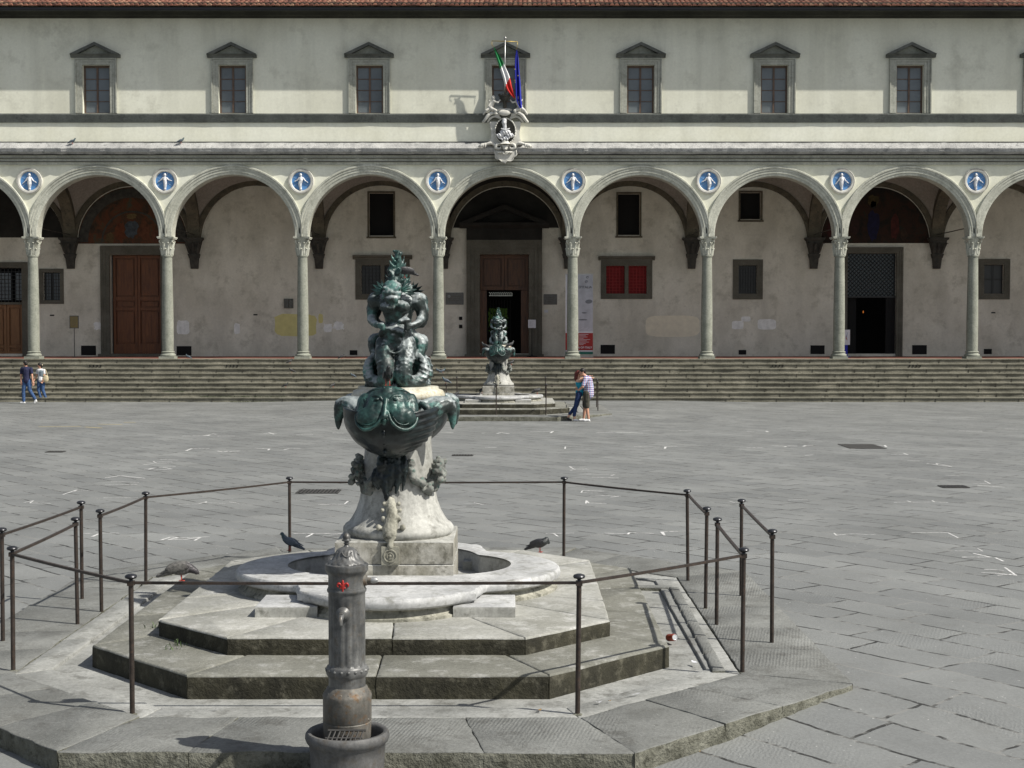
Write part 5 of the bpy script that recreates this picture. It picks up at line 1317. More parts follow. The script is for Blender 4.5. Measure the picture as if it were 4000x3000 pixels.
RP = {k: [zg(*p) for p in v[0]] for k, v in rails.items()}
for k, (pp, lab) in rails.items(): railing(RP[k], lab)
dx, dy = FAR[0]-NEAR[0], FAR[1]-NEAR[1]
FL2 = {'front': 'iron railing before the far fountain, front run with a middle post', 'back': 'iron railing behind the far fountain, close to the loggia steps', 'outer_r': 'short iron railing to the right of the embracing couple', 'outer_l': 'short iron railing hidden beside the big bronze bowl, left of the far fountain'}
for k in RP:
    pts = [(x+dx, y+dy) for x, y in RP[k]]; mid = []
    if k == 'front': mid = [((pts[2][0]+pts[3][0])/2, (pts[2][1]+pts[3][1])/2)]
    railing(pts, FL2[k], extra=mid)

# ================= CAST IRON DRINKING FOUNTAIN =================
hx_, hy_ = -1.088, 9.55
hy = empty('drinking_fountain', (hx_, hy_, 0), 'cast-iron column drinking fountain with red lily emblem at the front kerb', 'drinking fountain')
zh = lambda y: 1.804-.00101*y
def flute(a, z):
    if zh(1000) < z < zh(590): 
        c = math.cos(a*16); return 1-.045*max(0, c)
    return 1
b = MB(); prof = []
raw = [(1480, .155), (1400, .158), (1375, .160), (1370, .156), (1364, .160), (1220, .160), (1205, .163), (1190, .158), (1165, .140), (1150, .134), (1140, .122), (1085, .121), (1075, .128), (1062, .136), (1045, .139), (1020, .138), (1008, .130), (1003, .121)]
for y, r in raw: prof.append((r, zh(y)))
b.lathe([(r, z) for r, z in prof if z <= zh(1140)], (0, 0, 0), 48); drum = b.build('drum', 'rusty_iron', hy, smooth=R(40))
b = MB(); b.lathe([(r, z) for r, z in prof if z >= zh(1141)]+[(.1205, zh(y)) for y in (990, 980, 900, 800, 700, 610, 600)]+[(.121, zh(545)), (.121, zh(528)), (.129, zh(520)), (.130, zh(508)), (.124, zh(498)), (.124, zh(495))], (0, 0, 0), 96, mod=flute)
shaft = b.build('shaft', 'cast_iron', hy, smooth=R(50))
b = MB(); b.lathe([(.123, zh(494)), (.1215, zh(490)), (.121, zh(420)), (.128, zh(400)), (.138, zh(388)), (.142, zh(375)), (.139, zh(362)), (.142, zh(352)), (.139, zh(342)), (.125, zh(337))], (0, 0, 0), 48); b.build('collar', 'cast_iron', hy, smooth=R(45))
b = MB(); b.lathe([(.124, zh(340)), (.122, zh(334)), (.113, zh(325)), (.098, zh(313)), (.086, zh(299)), (.077, zh(283)), (.070, zh(266)), (.062, zh(250)), (.048, zh(240)), (.03, zh(235)), (.018, zh(228)), (.015, zh(218))], (0, 0, 0), 96, mod=lambda a, z: 1+(.035*math.cos(14*a+6*math.sin(z*30))+.02*math.cos(5*a+1))*(1 if z < zh(242) else 0)); capo = b.build('cap', 'cast_iron', hy, smooth=R(60))
for k in range(4):
    a = -PI/2+.15+k*PI/2; b = MB(); pts = []
    for t in range(9):
        u = -1+t/4; rr0 = .066+.016*(1-u*u); zz = zh(258)-.030*(1-u*u); an = a+u*.5; pts.append((rr0*math.cos(an), rr0*math.sin(an), zz))
    b.tube(pts, .005, 6); b.build('swag', 'cast_iron', capo, smooth=True)
b = MB(); b.lathe([(.014, zh(216)), (.022, zh(206)), (.012, zh(200)), (.03, zh(192)), (.032, zh(186)), (.022, zh(181)), (.026, zh(172)), (.024, zh(160)), (.016, zh(148)), (.004, zh(139))], (0, 0, 0), 20, mod=lambda a, z: 1+(.10*math.sin(6*a+z*160) if z > zh(183) else 0)); b.build('finial', 'cast_iron', hy, smooth=True)
# leaf band and studs in relief, cast on their rings
def band(name, r0, z0, cnt, rb, rr0, mat, par):
    pr = chain([(r0*math.cos(2*PI*k/24), r0*math.sin(2*PI*k/24), z0) for k in range(25)], [rr0]*25)
    pr += [ell(((r0+.003)*math.cos(2*PI*k/cnt), (r0+.003)*math.sin(2*PI*k/cnt), z0), rb) for k in range(cnt)]
    sculpt(name, pr, mat, par, .004, 1)
band('leaf_band', .131, zh(1032), 18, .0125, .009, 'cast_iron', hy)
band('lower_band', .138, zh(1180), 18, .011, .008, 'rusty_iron', hy)
b = MB(); b.ball((.155*math.cos(-.4), .155*math.sin(-.4), zh(1350)), .010, 8, 6); b.build('stud', 'rusty_iron', drum, smooth=True)
b = MB(); b.v = []
fl = MB(); fl.lathe([(.045, 0), (.048, .006), (.044, .014), (.034, .018), (.028, .03), (.02, .034)], (0, 0, 0), 24); 
b.add([(x-.01, -.117-z, zh(650)+y) for x, y, z in fl.v], fl.f)
b.tube(spline([(-.012, -.14, zh(650)), (-.014, -.19, zh(648)), (-.016, -.225, zh(668)), (-.016, -.232, zh(700))], 5), lerps([.024, .021, .017, .015], 5), 12); b.box(-.024, -.004, -.215, -.185, zh(640), zh(630)); b.build('spout', 'cast_iron', hy, smooth=R(45))
# fleur-de-lis
pr = []; zc_ = zh(470); yy = -.122
pr += [ell((-.012, yy, zc_+.022), (.009, .008, .022)), cap((-.012, yy, zc_+.005), .008, (-.012, yy, zc_-.036), .006), cap((-.03, yy, zc_-.012), .005, (.006, yy, zc_-.012), .005), cap((-.022, yy, zc_-.038), .005, (-.002, yy, zc_-.038), .005)]
for s_ in (-1, 1): pr += curl([(-.012+s_*.006, yy, zc_-.012), (-.012+s_*.014, yy, zc_+.012), (-.012+s_*.028, yy, zc_+.018), (-.012+s_*.036, yy, zc_+.004), (-.012+s_*.028, yy, zc_-.004)], [.005, .007, .008, .006, .004], 3)
sculpt('emblem', pr, 'red_paint', hy, .003, 1)
b = MB()
b.tube([(.112, -.01, zh(448)), (.135, -.01, zh(448))], [.040, .036], 20); b.tube([(.135, -.01, zh(448)), (.16, -.012, zh(448))], [.018, .018], 14); b.build('pipe_flange', 'rusty_iron', hy, smooth=R(40))
b = MB(); b.tube([(.158, -.012, zh(448)), (.170, -.012, zh(448)), (.19, -.013, zh(448)), (.205, -.014, zh(448))], [.016, .021, .020, .014], 14); b.build('pipe_coupling', 'steel', hy, smooth=R(40))
b = MB(); b.lathe([(.225, -.05), (.232, .02), (.236, .05), (.230, .055), (.238, .06), (.245, .20), (.252, .27), (.268, .285), (.278, .31), (.276, .335), (.262, .352), (.244, .352), (.232, .338), (.226, .31), (.222, .10), (.10, .09)], (0, 0, 0), 72, mod=lambda a, z: 1+(.012*math.cos(30*a) if .07 < z < .26 else 0))
b.build('basin', 'basin_iron', hy, smooth=R(50))
def gr_(x, t, r): return (x, -.178-.055*t, .400-.085*t+r)
b = MB()
for k in range(8):
    x = -.085+k*.030; b.tube([gr_(x, 0, 0), gr_(x-.035, 1, 0)], .006, 6)
b.tube([gr_(-.105, 0, 0), gr_(.14, 0, 0)], .008, 6); b.tube([gr_(-.14, 1, 0), gr_(.105, 1, 0)], .008, 6); b.tube([gr_(-.12, .5, 0), gr_(.12, .5, 0)], .006, 6)
b.build('grate', 'grate_iron', hy)

# ================= MONUMENT, FLAGS =================
mm = .00403
mo = empty('bust_monument', (0, 0, 0), 'white marble baroque cartouche with an oval bust above the central arch', 'monument')
MX = lambda x: onY(1700+x*.3617, 500, YFF-.3).x
MZ = lambda y: onY(1975, 100+y*.3617, YFF-.3).z
def K(x, y, d=.1): return (MX(x), YFF-d, MZ(y))
b = MB(); b.prism_y([(MX(x), MZ(y)) for x, y in ((585, 1040), (590, 1090), (605, 1150), (600, 1220), (570, 1270), (560, 1290), (950, 1290), (940, 1270), (915, 1220), (908, 1150), (920, 1090), (925, 1040))], YFF-.42, YFF-.0); b.build('backing_plate', 'stone_white', mo, bevel=.02)
c0 = K(757, 1145)
b = MB(); b.ring((c0[0], YFF-.46, c0[2]), 1.0, .055, 'y', 56, 10, sx=.44, sz=.545); b.v = [(p[0]+ .0, p[1], p[2]) for p in b.v]
for k in range(30):
    a = 2*PI*k/30; b.ball((c0[0]+.44*math.cos(a), YFF-.50, c0[2]+.545*math.sin(a)), (.03, .03, .035), 8, 6)
b.build('oval_frame', 'stone_white', mo, smooth=True)
b = MB(); b.lathe([(1, 0), (1, .02), (.5, .01)], (0, 0, 0), 40); b.v = [(c0[0]+p[0]*.42, YFF-.421-p[2], c0[2]+p[1]*.52) for p in b.v]; b.build('niche', 'corbel_stone', mo)
pr = [ell(K(745, 1055, .60), (.105, .12, .14)), cap(K(748, 1075, .58), .085, K(752, 1110, .56), .085), ell(K(757, 1160, .56), (.24, .14, .13)), ell(K(700, 1195, .55), (.17, .13, .10)), ell(K(810, 1195, .55), (.17, .13, .10)), ell(K(757, 1225, .54), (.14, .10, .10)), cap(K(690, 1220, .6), .03, K(720, 1240, .6), .04), cap(K(820, 1200, .62), .03, K(780, 1235, .62), .05), ell(K(742, 1062, .715), (.02, .03, .035)), ell(K(748, 1035, .60), (.10, .11, .09)), cap(K(715, 1125, .65), .03, K(757, 1140, .69), .03), cap(K(800, 1125, .65), .03, K(757, 1140, .69), .03)]
sculpt('bust', pr, 'bust_marble', mo, .016, 2, disp=lambda p, n: .014*math.sin(p.x*55+p.z*30)*(1 if p.z < MZ(1150) else 0))
for s_ in (-1, 1):
    X_ = lambda x: 757+s_*x
    pr = curl([K(X_(70), 970, .45), K(X_(130), 950, .5), K(X_(180), 975, .52), K(X_(215), 1020, .5), K(X_(240), 1045, .45), K(X_(225), 1020, .42)], [.05, .07, .08, .07, .055, .03], 4)
    pr += curl([K(X_(60), 1000, .4), K(X_(120), 985, .42), K(X_(165), 1010, .42), K(X_(190), 1045, .4)], [.06, .05, .05, .04], 3)
    sculpt('top_scroll', pr, 'stone_white', mo, .02, 1)
    pr = curl([K(X_(40), 1290, .42), K(X_(85), 1290, .5), K(X_(105), 1325, .5), K(X_(60), 1335, .5), K(X_(45), 1310, .5)], [.06, .07, .06, .05, .03], 3)
    pr += curl([K(X_(110), 1300, .45), K(X_(150), 1275, .5), K(X_(200), 1285, .5), K(X_(250), 1300, .5), K(X_(290), 1315, .45)], [.04, .07, .06, .09, .03], 3)
    for k in range(3): pr.append(ell(K(X_(215+k*24), 1300+4*k, .5), (.03, .10, .115-.02*k)))
    sculpt('side_scroll', pr, 'stone_white', mo, .02, 1)
    bx0 = 130
    pr = [ell(K(X_(bx0), 790, .55), (.095, .095, .105)), cap(K(X_(bx0-5), 825, .55), .08, K(X_(bx0+25), 880, .5), .105), ell(K(X_(bx0+30), 890, .5), (.12, .11, .10)), cap(K(X_(bx0+40), 900, .5), .085, K(X_(bx0+75), 925, .55), .065), cap(K(X_(bx0+75), 925, .55), .06, K(X_(bx0+105), 965, .5), .035), cap(K(X_(bx0+20), 905, .55), .08, K(X_(bx0-30), 930, .62), .06), cap(K(X_(bx0-30), 930, .62), .055, K(X_(bx0-10), 960, .6), .035), cap(K(X_(bx0-10), 830, .6), .045, K(X_(bx0-50), 845, .65), .035), cap(K(X_(bx0-50), 845, .65), .035, K(X_(bx0-75), 815, .6), .03), cap(K(X_(bx0+20), 835, .55), .045, K(X_(bx0+50), 880, .6), .03), cap(K(X_(bx0+20), 840, .4), .06, K(X_(bx0+55), 800, .3), .02)]
    sculpt('cherub', pr, 'stone_white', mo, .016, 1)
pr = [ell(K(750, 950, .55), (.27, .08, .13)), ell(K(750, 915, .45), (.34, .10, .07))]
sculpt('escutcheon', pr, 'stone_white', mo, .02, 1)
b = MB(); b.lathe([(.05, MZ(900)), (.06, MZ(860)), (.1, MZ(830)), (.2, MZ(806)), (.22, MZ(798)), (.22, MZ(780)), (.26, MZ(772)), (.26, MZ(765)), (.1, MZ(762))], (K(750, 800)[0], YFF-.5, 0), 20)
for k in range(10):
    a = 2*PI*k/10; b.ball((K(750, 800)[0]+.25*math.cos(a), YFF-.5+.25*math.sin(a), MZ(755)), .035, 8, 6)
b.build('bronze_crown', 'corbel_stone', mo, smooth=R(50))
pr = [ell(K(757, 1325, .6), (.12, .12, .12)), ell(K(757, 1345, .68), (.06, .06, .05)), ell(K(730, 1305, .6), .05), ell(K(784, 1305, .6), .05)]+[ell(K(757+s_*(45+k*11), 1380, .62), (.022, .05, .035)) for s_ in (-1, 1) for k in range(4)]+[cap(K(690, 1375, .5), .05, K(825, 1375, .5), .05)]+curl([K(725, 1375, .66), K(740, 1395, .68), K(757, 1400, .68), K(775, 1395, .68), K(790, 1375, .66)], [.02]*5, 3)
sculpt('lion_mask', pr, 'stone_white', mo, .014, 1, disp=lambda p, n: .006*noise.noise(p*30))
pts = []
for k in range(25):
    t = k/24; a = PI*t; r_ = 1+.07*math.sin(k*PI/3.0)
    pts.append((757+118*math.cos(a)*r_*(1 if abs(math.cos(a)) > .15 else 1), 1375+100*math.sin(a)*r_*(1 if k not in (12,) else 1.16)))
b = MB(); b.prism_y([(MX(x), MZ(y)) for x, y in [(640, 1350), (700, 1350), (757, 1370), (815, 1350), (875, 1350)]+pts], YFF-.45, YFF-.22); sh = b.build('shell', 'stone_white', mo, bevel=.03)
b = MB(); p2 = [Vector((MX(x), YFF-.46, MZ(y))) for x, y in [(640, 1350)]+pts[::-1]+[(875, 1350)]]; b.tube(p2, .022, 6); b.build('shell_rim', 'stone_white', sh, smooth=True)
b = MB(); b.lathe([(.30, MZ(1290)), (.20, MZ(1280)), (.16, MZ(1265)), (.14, MZ(1250))], (c0[0], YFF-.5, 0), 16); b.build('bust_socle', 'stone_white', mo)

# pole leans out from the crown; flags hang from its cross bar
pb = Vector(K(748, 850, .45)); Yt = YFF-.85
pt_ = onY(1700+756*.3617, 100+135*.3617, Yt)
fp = empty('flagpole', tuple(pb), 'pale flagpole leaning out above the monument with a gilt cross bar', 'flagpole')
Lc = lambda p: Vector(p)-pb
b = MB(); b.tube([(0, 0, 0), Lc(pt_)], [.03, .022], 10); b.build('pole', 'steel', fp, smooth=True)
b = MB(); b.ball(Lc(pt_), .06, 12, 8); b.build('ball_finial', 'steel', fp, smooth=True)
ca, cb_ = onY(1700+612*.3617, 100+165*.3617, Yt+.1), onY(1700+890*.3617, 100+175*.3617, Yt+.1)
b = MB(); b.tube([Lc(ca), Lc(cb_)], .016, 8); b.tube([Lc(ca), Lc(ca)+Vector((.0, 0, -.18)), Lc(onY(1700+632*.3617, 100+228*.3617, Yt+.1))], .008, 6); b.tube([Lc(cb_), Lc(onY(1700+880*.3617, 100+262*.3617, Yt+.1))], .008, 6); b.build('cross_bar', 'gilt', fp, smooth=True)
def flag(name, label, left, right, bands, Yp, dep, folds, seed):
    # left/right: lists of photo zoom points, swept top to bottom
    n = 40; m = 22
    Lp = spline([Vector((x, y, 0)) for x, y in left], 12); Rp = spline([Vector((x, y, 0)) for x, y in right], 12)
    pick = lambda P_, t: P_[min(len(P_)-1, int(t*(len(P_)-1)))].lerp(P_[min(len(P_)-1, int(t*(len(P_)-1))+1)], t*(len(P_)-1)-int(t*(len(P_)-1)))
    b = MB(); v = []
    o = None
    for j in range(n+1):
        t = j/n; l_, r_ = pick(Lp, t), pick(Rp, t)
        for i in range(m+1):
            u = i/m; q = l_.lerp(r_, u); wdt = (r_-l_).length*mm
            yy = Yp+dep*math.sin(u*PI*folds+t*3+seed)*min(1, wdt*4)+.05*math.sin(t*7+seed)
            v.append(onY(1700+q.x*.3617, 100+q.y*.3617, yy))
    o = v[0].copy()
    f = []; mi = []
    for j in range(n):
        for i in range(m):
            f.append((j*(m+1)+i, (j+1)*(m+1)+i, (j+1)*(m+1)+i+1, j*(m+1)+i+1)); mi.append(bands((j+.5)/n, (i+.5)/m))
    b.add(v, f); b.mi = mi
    return b, o
def itb(t, u):
    s = t-.10*(u-.5)*(-1)
    return 0 if s < .40 else (1 if s < .70 else 2)
b, o = flag('flag', '', [(631, 230), (655, 330), (690, 440), (730, 560), (770, 690), (858, 792)], [(634, 228), (700, 330), (755, 440), (800, 540), (826, 640), (862, 775)], itb, Yt+.12, .07, 3.2, .4)
fo = b.build('flag', ['green_cloth', 'white_cloth', 'red_flag_cloth'], smooth=True, origin=o, recalc=False); tag(fo, 'green, white and red flag hanging slantwise in front of the central window', 'flag', 'flags hanging from the pole above the monument')
b, o = flag('flag', '', [(878, 258), (862, 350), (858, 480), (862, 620), (870, 760), (885, 830), (915, 892)], [(884, 258), (898, 350), (908, 480), (922, 620), (930, 760), (936, 830), (938, 888)], lambda t, u: 0, Yt+.14, .08, 3.0, 1.9)
fo = b.build('flag', ['blue_cloth'], smooth=True, origin=o, recalc=False); tag(fo, 'dark blue flag hanging straight down in limp folds', 'flag', 'flags hanging from the pole above the monument')
b = MB()
for x, y in ((863, 590), (866, 612), (861, 470), (895, 540)):
    p = onY(1700+x*.3617, 100+y*.3617, Yt+.03)-o
    pts5 = [(p.x+(.030 if k % 2 == 0 else .013)*math.sin(k*PI/5), p.z+(.03 if k % 2 == 0 else .013)*math.cos(k*PI/5)) for k in range(10)]; b.prism_y(pts5, p.y-.002, p.y)
b.build('star', 'yellow_star', fo)
# ================= SIGNS, BANNER =================
def text_mesh(name, s, x, z, y, size, mat, parent, align='LEFT', bold=.0):
    c = bpy.data.curves.new('t', 'FONT'); c.body = s; c.size = size; c.align_x = align; c.extrude = .001; c.offset = bold
    t = bpy.data.objects.new('t', c); COL.objects.link(t)
    dg = bpy.context.evaluated_depsgraph_get(); dg.update(); me = bpy.data.meshes.new_from_object(t.evaluated_get(dg)); bpy.data.objects.remove(t)
    me.materials.clear(); me.materials.append(M[mat]); me.transform(Matrix.Translation((x, y, z)) @ Matrix.Rotation(R(90), 4, 'X'))
    me.name = name; o = bpy.data.objects.new(name, me); link(o, parent); return o
YBN = 66.2
q = bx(2209, 2316, 1073, 1383, YBN)
x0, x1, z0, z1 = q; z0 = FL+.03
bn = empty('exhibition_banner', ((x0+x1)/2, YBN, FL), 'tall grey and red exhibition banner standing behind a column', 'banner'); oX, oY, oZ = (x0+x1)/2, YBN, FL
W_ = x1-x0
loc = lambda px, py: onY(px, py, YBN)-Vector((oX, oY, oZ))
def pan(name, box, mat, y=0, parent=bn, th=.01):
    a = bx(*box, YBN); b = MB(); b.box(a[0]-oX, a[1]-oX, y-th, y, max(a[2]-oZ, .02), a[3]-oZ); return b.build(name, mat, parent)
p0 = pan('banner_cloth', (2209, 2316, 1073, 1384), 'banner_grey', 0, th=.02)
pan('red_panel', (2209, 2316, 1301, 1368), 'banner_red', -.021, p0, .004); pan('green_strip', (2209, 2316, 1374, 1384), 'banner_green', -.021, p0, .004); pan('white_strip', (2209, 2316, 1295, 1300), 'paper', -.021, p0, .004); pan('white_strip', (2209, 2316, 1369, 1373), 'paper', -.021, p0, .004)
pan('white_edge', (2209, 2213, 1073, 1294), 'paper', -.021, p0, .004)
# soft portrait shapes: brow, nostrils, lips
def oval(cx, cy, rx, ry, mat, rot=0, yy=-.0215):
    c = loc(cx, cy); b = MB(); s = YBN/FP; b.prism_y([(c.x+rx*s*math.cos(k*PI/10)*math.cos(rot)-ry*s*math.sin(k*PI/10)*math.sin(rot), c.z+ry*s*math.sin(k*PI/10)*math.cos(rot)+rx*s*math.cos(k*PI/10)*math.sin(rot)) for k in range(20)], yy-.002, yy); b.build('portrait', mat, p0)
oval(2300, 1178, 14, 8, 'banner_dark', .1); oval(2282, 1222, 10, 3, 'banner_dark'); oval(2276, 1249, 18, 3, 'banner_dark'); oval(2278, 1253, 12, 2, 'banner_grey')
b = MB()
for k in range(9):
    a = loc(2262+k*6, 1290-3*(k % 3)); b.tube([a+Vector((0, -.023, 0)), a+Vector((.06, -.023, .07))], .004, 4)
b.build('signature_lines', 'paper', p0)
text_mesh('banner_title', "D'ITALIA", loc(2262, 0).x, loc(0, 1126).z, -.024, .155, 'print_dark', p0, bold=.003).location.x += 0
text_mesh('banner_footer', 'N OF ITALY', loc(2258, 0).x, loc(0, 1361).z, -.027, .125, 'paper', p0, bold=.003)
b = MB()
for k in range(9):
    a = loc(2262, 1306+k*5.0); b.box(a.x, a.x+(.42, .3, .38, .2, .5, .35, .45, .3, .2)[k], -.028, -.0255, a.z-.012, a.z+.004)
b.build('small_print', 'paper', p0)
b = MB()
for (cx, cy) in ((2294, 1083), (2290, 1100)):
    a = loc(cx, cy); b.ring((a.x, -.022, a.z), .05, .008, 'y', 12, 4); b.tube([(a.x-.05, -.023, a.z-.04), (a.x+.05, -.023, a.z+.05)], .006, 4)
b.build('banner_mark', 'print_dark', p0)
b = MB(); b.box(-W_/2-.02, W_/2+.02, -.10, .12, .001, .05); b.box(-W_/2-.02, W_/2+.02, -.03, .01, loc(0, 1071).z-.02, loc(0, 1071).z+.02); b.build('banner_stand', 'steel', bn)
# notice on a black stand by the portal
yn = 67.9; q = bx(2063, 2093, 1249, 1281, yn); cx_ = (q[0]+q[1])/2
ns = empty('notice_stand', (cx_, yn, FL), 'white notice on a thin black stand right of the central portal', 'notice stand')
b = MB(); b.box(q[0]-cx_, q[1]-cx_, -.02, .0, q[2]-FL, q[3]-FL); nb = b.build('notice_sheet', 'paper', ns)
b = MB()
for k in range(6): b.box(q[0]-cx_+.05, q[0]-cx_+.05+(.2, .12, .16, .1, .18, .12)[k], -.024, -.0205, q[3]-FL-.07-.045*k, q[3]-FL-.06-.045*k)
b.build('notice_print', 'banner_dark', nb)
b = MB(); b.tube([(0, .01, .02), (0, .01, q[2]-FL+.05)], .018, 8); b.build('pole', 'black', ns); b = MB(); b.lathe([(.26, .001), (.25, .03), (.06, .07), (.02, .1)], (0, 0, 0), 20); b.build('base', 'black', ns)
# brass notice on a post at far left
yn = 66.5; q = bx(272, 308, 1233, 1283, yn); cx_ = (q[0]+q[1])/2
ns = empty('sign_post', (cx_, yn, FL), 'small yellowish framed notice on a thin post left of the big brown door', 'sign')
b = MB(); b.box(q[0]-cx_, q[1]-cx_, -.03, .0, q[2]-FL, q[3]-FL); nb = b.build('sign_frame', 'dark_stone', ns); b = MB(); b.box(q[0]-cx_+.04, q[1]-cx_-.04, -.036, -.031, q[2]-FL+.04, q[3]-FL-.04); b.build('sign_sheet', 'brass', nb)
b = MB()
for k in range(8): b.box(q[0]-cx_+.08, q[1]-cx_-.08-.03*(k % 3), -.039, -.0365, q[3]-FL-.11-.05*k, q[3]-FL-.10-.05*k)
b.build('sign_print', 'dark_stone', nb)
b = MB(); b.tube([(0, -.01, 0), (0, -.01, q[2]-FL+.02)], .02, 8); b.lathe([(.12, .001), (.11, .02), (.03, .04)], (0, 0, 0), 16); b.build('post', 'dark_stone', ns)
# poster board right
yn = 66.6; q = bx(3275, 3320, 1288, 1347, yn); cx_ = (q[0]+q[1])/2
pbd = empty('poster_board', (cx_, yn, FL), 'white poster board half hidden behind a column at the right doorway', 'poster board')
b = MB(); b.box(q[0]-cx_, q[1]-cx_, -.02, 0, q[2]-FL, q[3]-FL); nb = b.build('poster_sheet', 'paper', pbd)
b = MB(); c = onY(3307, 1315, yn)-Vector((cx_, yn, FL)); b.prism_y([(c.x-.05, c.z-.12), (c.x+.0, c.z-.02), (c.x+.05, c.z+.22), (c.x-.01, c.z+.05)], -.024, -.0205); b.build('poster_print', 'jeans', nb)
b = MB(); b.prism_y([(c.x-.06, c.z+.02), (c.x-.02, c.z-.12), (c.x+.03, c.z-.18), (c.x+.0, c.z-.05)], -.0275, -.0245); b.build('poster_print', 'can_red', nb)
b = MB(); b.box(q[0]-cx_+.1, q[1]-cx_-.1, .002, .03, .0, q[3]-FL); b.box(q[0]-cx_, q[1]-cx_, -.15, .2, .001, .04); b.build('easel', 'blue_cloth', pbd)

# ================= PEOPLE =================
def hand(w, d, s=1.0, side=1, curlf=.5):
    """palm + five fingers; w wrist point, d direction of the hand"""
    w = Vector(w); d = Vector(d).normalized(); up = Vector((0, 0, 1)) if abs(d.z) < .8 else Vector((0, 1, 0)); a = d.cross(up).normalized(); n = a.cross(d).normalized()
    pr = [cap(w, .026*s, w+d*.03*s, .030*s), cap(w+d*.03*s-a*.015*s, .022*s, w+d*.085*s-a*.022*s, .020*s), cap(w+d*.03*s+a*.015*s, .022*s, w+d*.085*s+a*.022*s, .020*s)]
    for k, (o_, L) in enumerate(((-.033, .055), (-.011, .075), (.012, .08), (.034, .068))):
        b0 = w+d*.09*s+a*o_*s; b1 = b0+d*L*.5*s+n*.006*side; b2 = b1+d*L*.45*s+n*.022*side*curlf*2
        pr += [cap(b0, .0105*s, b1, .0095*s), cap(b1, .0095*s, b2, .008*s)]
    t0 = w+d*.03*s+a*.03*s; t1 = t0+(d*.6+a*.7).normalized()*.04*s; t2 = t1+(d*.9+a*.2).normalized()*.03*s
    pr += [cap(t0, .013*s, t1, .011*s), cap(t1, .011*s, t2, .009*s)]
    return pr
def head(c, face, s=1.0):
    c = Vector(c); f = Vector(face).normalized(); sd_ = f.cross(Vector((0, 0, 1))).normalized()
    rot = Matrix((sd_, f, Vector((0, 0, 1)))).transposed()
    T = lambda x, y, z: c+sd_*x*s+f*y*s+Vector((0, 0, z*s))
    pr = [ell(T(0, -.005, .03), (.075*s, .092*s, .095*s), rot), ell(T(0, .02, -.035), (.058*s, .065*s, .075*s), rot), ell(T(0, .05, -.07), (.03*s, .03*s, .03*s), rot)]
    pr += [cap(T(0, .088, .02), .012*s, T(0, .108, -.018), .015*s), cap(T(-.022, .082, -.05), .010*s, T(.022, .082, -.05), .010*s), ell(T(-.03, .078, .018), .014*s), ell(T(.03, .078, .018), .014*s), cap(T(-.045, .078, .038), .010*s, T(-.01, .088, .034), .010*s), cap(T(.045, .078, .038), .010*s, T(.01, .088, .034), .010*s)]
    for k in (-1, 1): pr += [ell(T(k*.078, -.005, -.005), (.012*s, .022*s, .034*s), rot)]
    return pr, T
def person(loc, label, hgt, build_fn):
    e = empty('person', (loc[0], loc[1], loc[2]), label, 'person'); build_fn(e); e.scale = (hgt, hgt, hgt); return e
VX = .0085
def man_walking(e):
    # walks to the left, seen from behind-right; x right, y away, z up
    hp, T = head((-.045, .0, 1.61), (-.75, .6, 0)); pr = hp
    pr += [cap((-.03, .0, 1.54), .058, (-.015, 0, 1.45), .062), ell((0, 0, 1.38), (.19, .11, .10)), cap((0, 0, 1.34), .145, (0, 0, 1.12), .125), cap((0, 0, 1.12), .125, (.01, 0, .95), .135)]
    LS, LE, LW = (-.19, .02, 1.40), (-.225, .0, 1.12), (-.20, -.06, .90); RS, RE, RW = (.19, -.02, 1.40), (.24, -.05, 1.13), (.27, -.07, .88)
    pr += chain([LS, LE, LW], [.058, .043, .030])+chain([RS, RE, RW], [.058, .043, .030])
    pr += hand(LW, (.1, -.1, -1), 1.0, 1)+hand(RW, (.25, -.05, -1), 1.0, -1)
    LH, LK, LA = (-.07, 0, .92), (-.13, .0, .50), (-.12, .0, .09); RH, RK, RA = (.08, 0, .92), (.13, .0, .52), (.33, .03, .16)
    pr += chain([LH, LK, LA], [.098, .066, .042])+chain([RH, RK, RA], [.098, .066, .042])
    sculpt('body', pr, 'skin', e, VX, 1)
    c = T(0, -.012, .055); sculpt('hair', [ell(c, (.085, .098, .085)), ell(T(0, -.045, .0), (.074, .06, .08))], 'dark_hair', e, .009, 1, disp=lambda p, n: .004*noise.noise(p*40))
    s_ = [ell((0, 0, 1.385), (.205, .125, .105)), cap((0, 0, 1.34), .16, (0, 0, 1.12), .143), cap((0, 0, 1.12), .143, (.01, 0, .93), .155), cap(LS, .072, Vector(LS).lerp(Vector(LE), .62), .062), cap(RS, .072, Vector(RS).lerp(Vector(RE), .62), .062), cap((-.015, 0, 1.46), .066, (0, 0, 1.40), .10)]
    sculpt('t_shirt', s_, 'navy_shirt', e, .011, 1, disp=lambda p, n: .005*noise.noise(p*12))
    s_ = [ell((.005, 0, .93), (.158, .12, .10))]+chain([LH, LK, (-.125, 0, .10)], [.112, .078, .062])+chain([RH, RK, (.325, .03, .185)], [.112, .078, .062])
    sculpt('jeans', s_, 'jeans', e, .010, 1, disp=lambda p, n: .006*noise.noise(p*14))
    sculpt('shoe', [cap((-.11, .0, .05), .048, (-.24, -.01, .035), .038), ell((-.16, 0, .02), (.12, .045, .02))], 'white_shoe', e, .008, 1)
    sculpt('shoe', [cap((.345, .03, .145), .045, (.30, .03, .03), .040), cap((.35, .03, .15), .035, (.38, .03, .08), .03)], 'white_shoe', e, .008, 1)
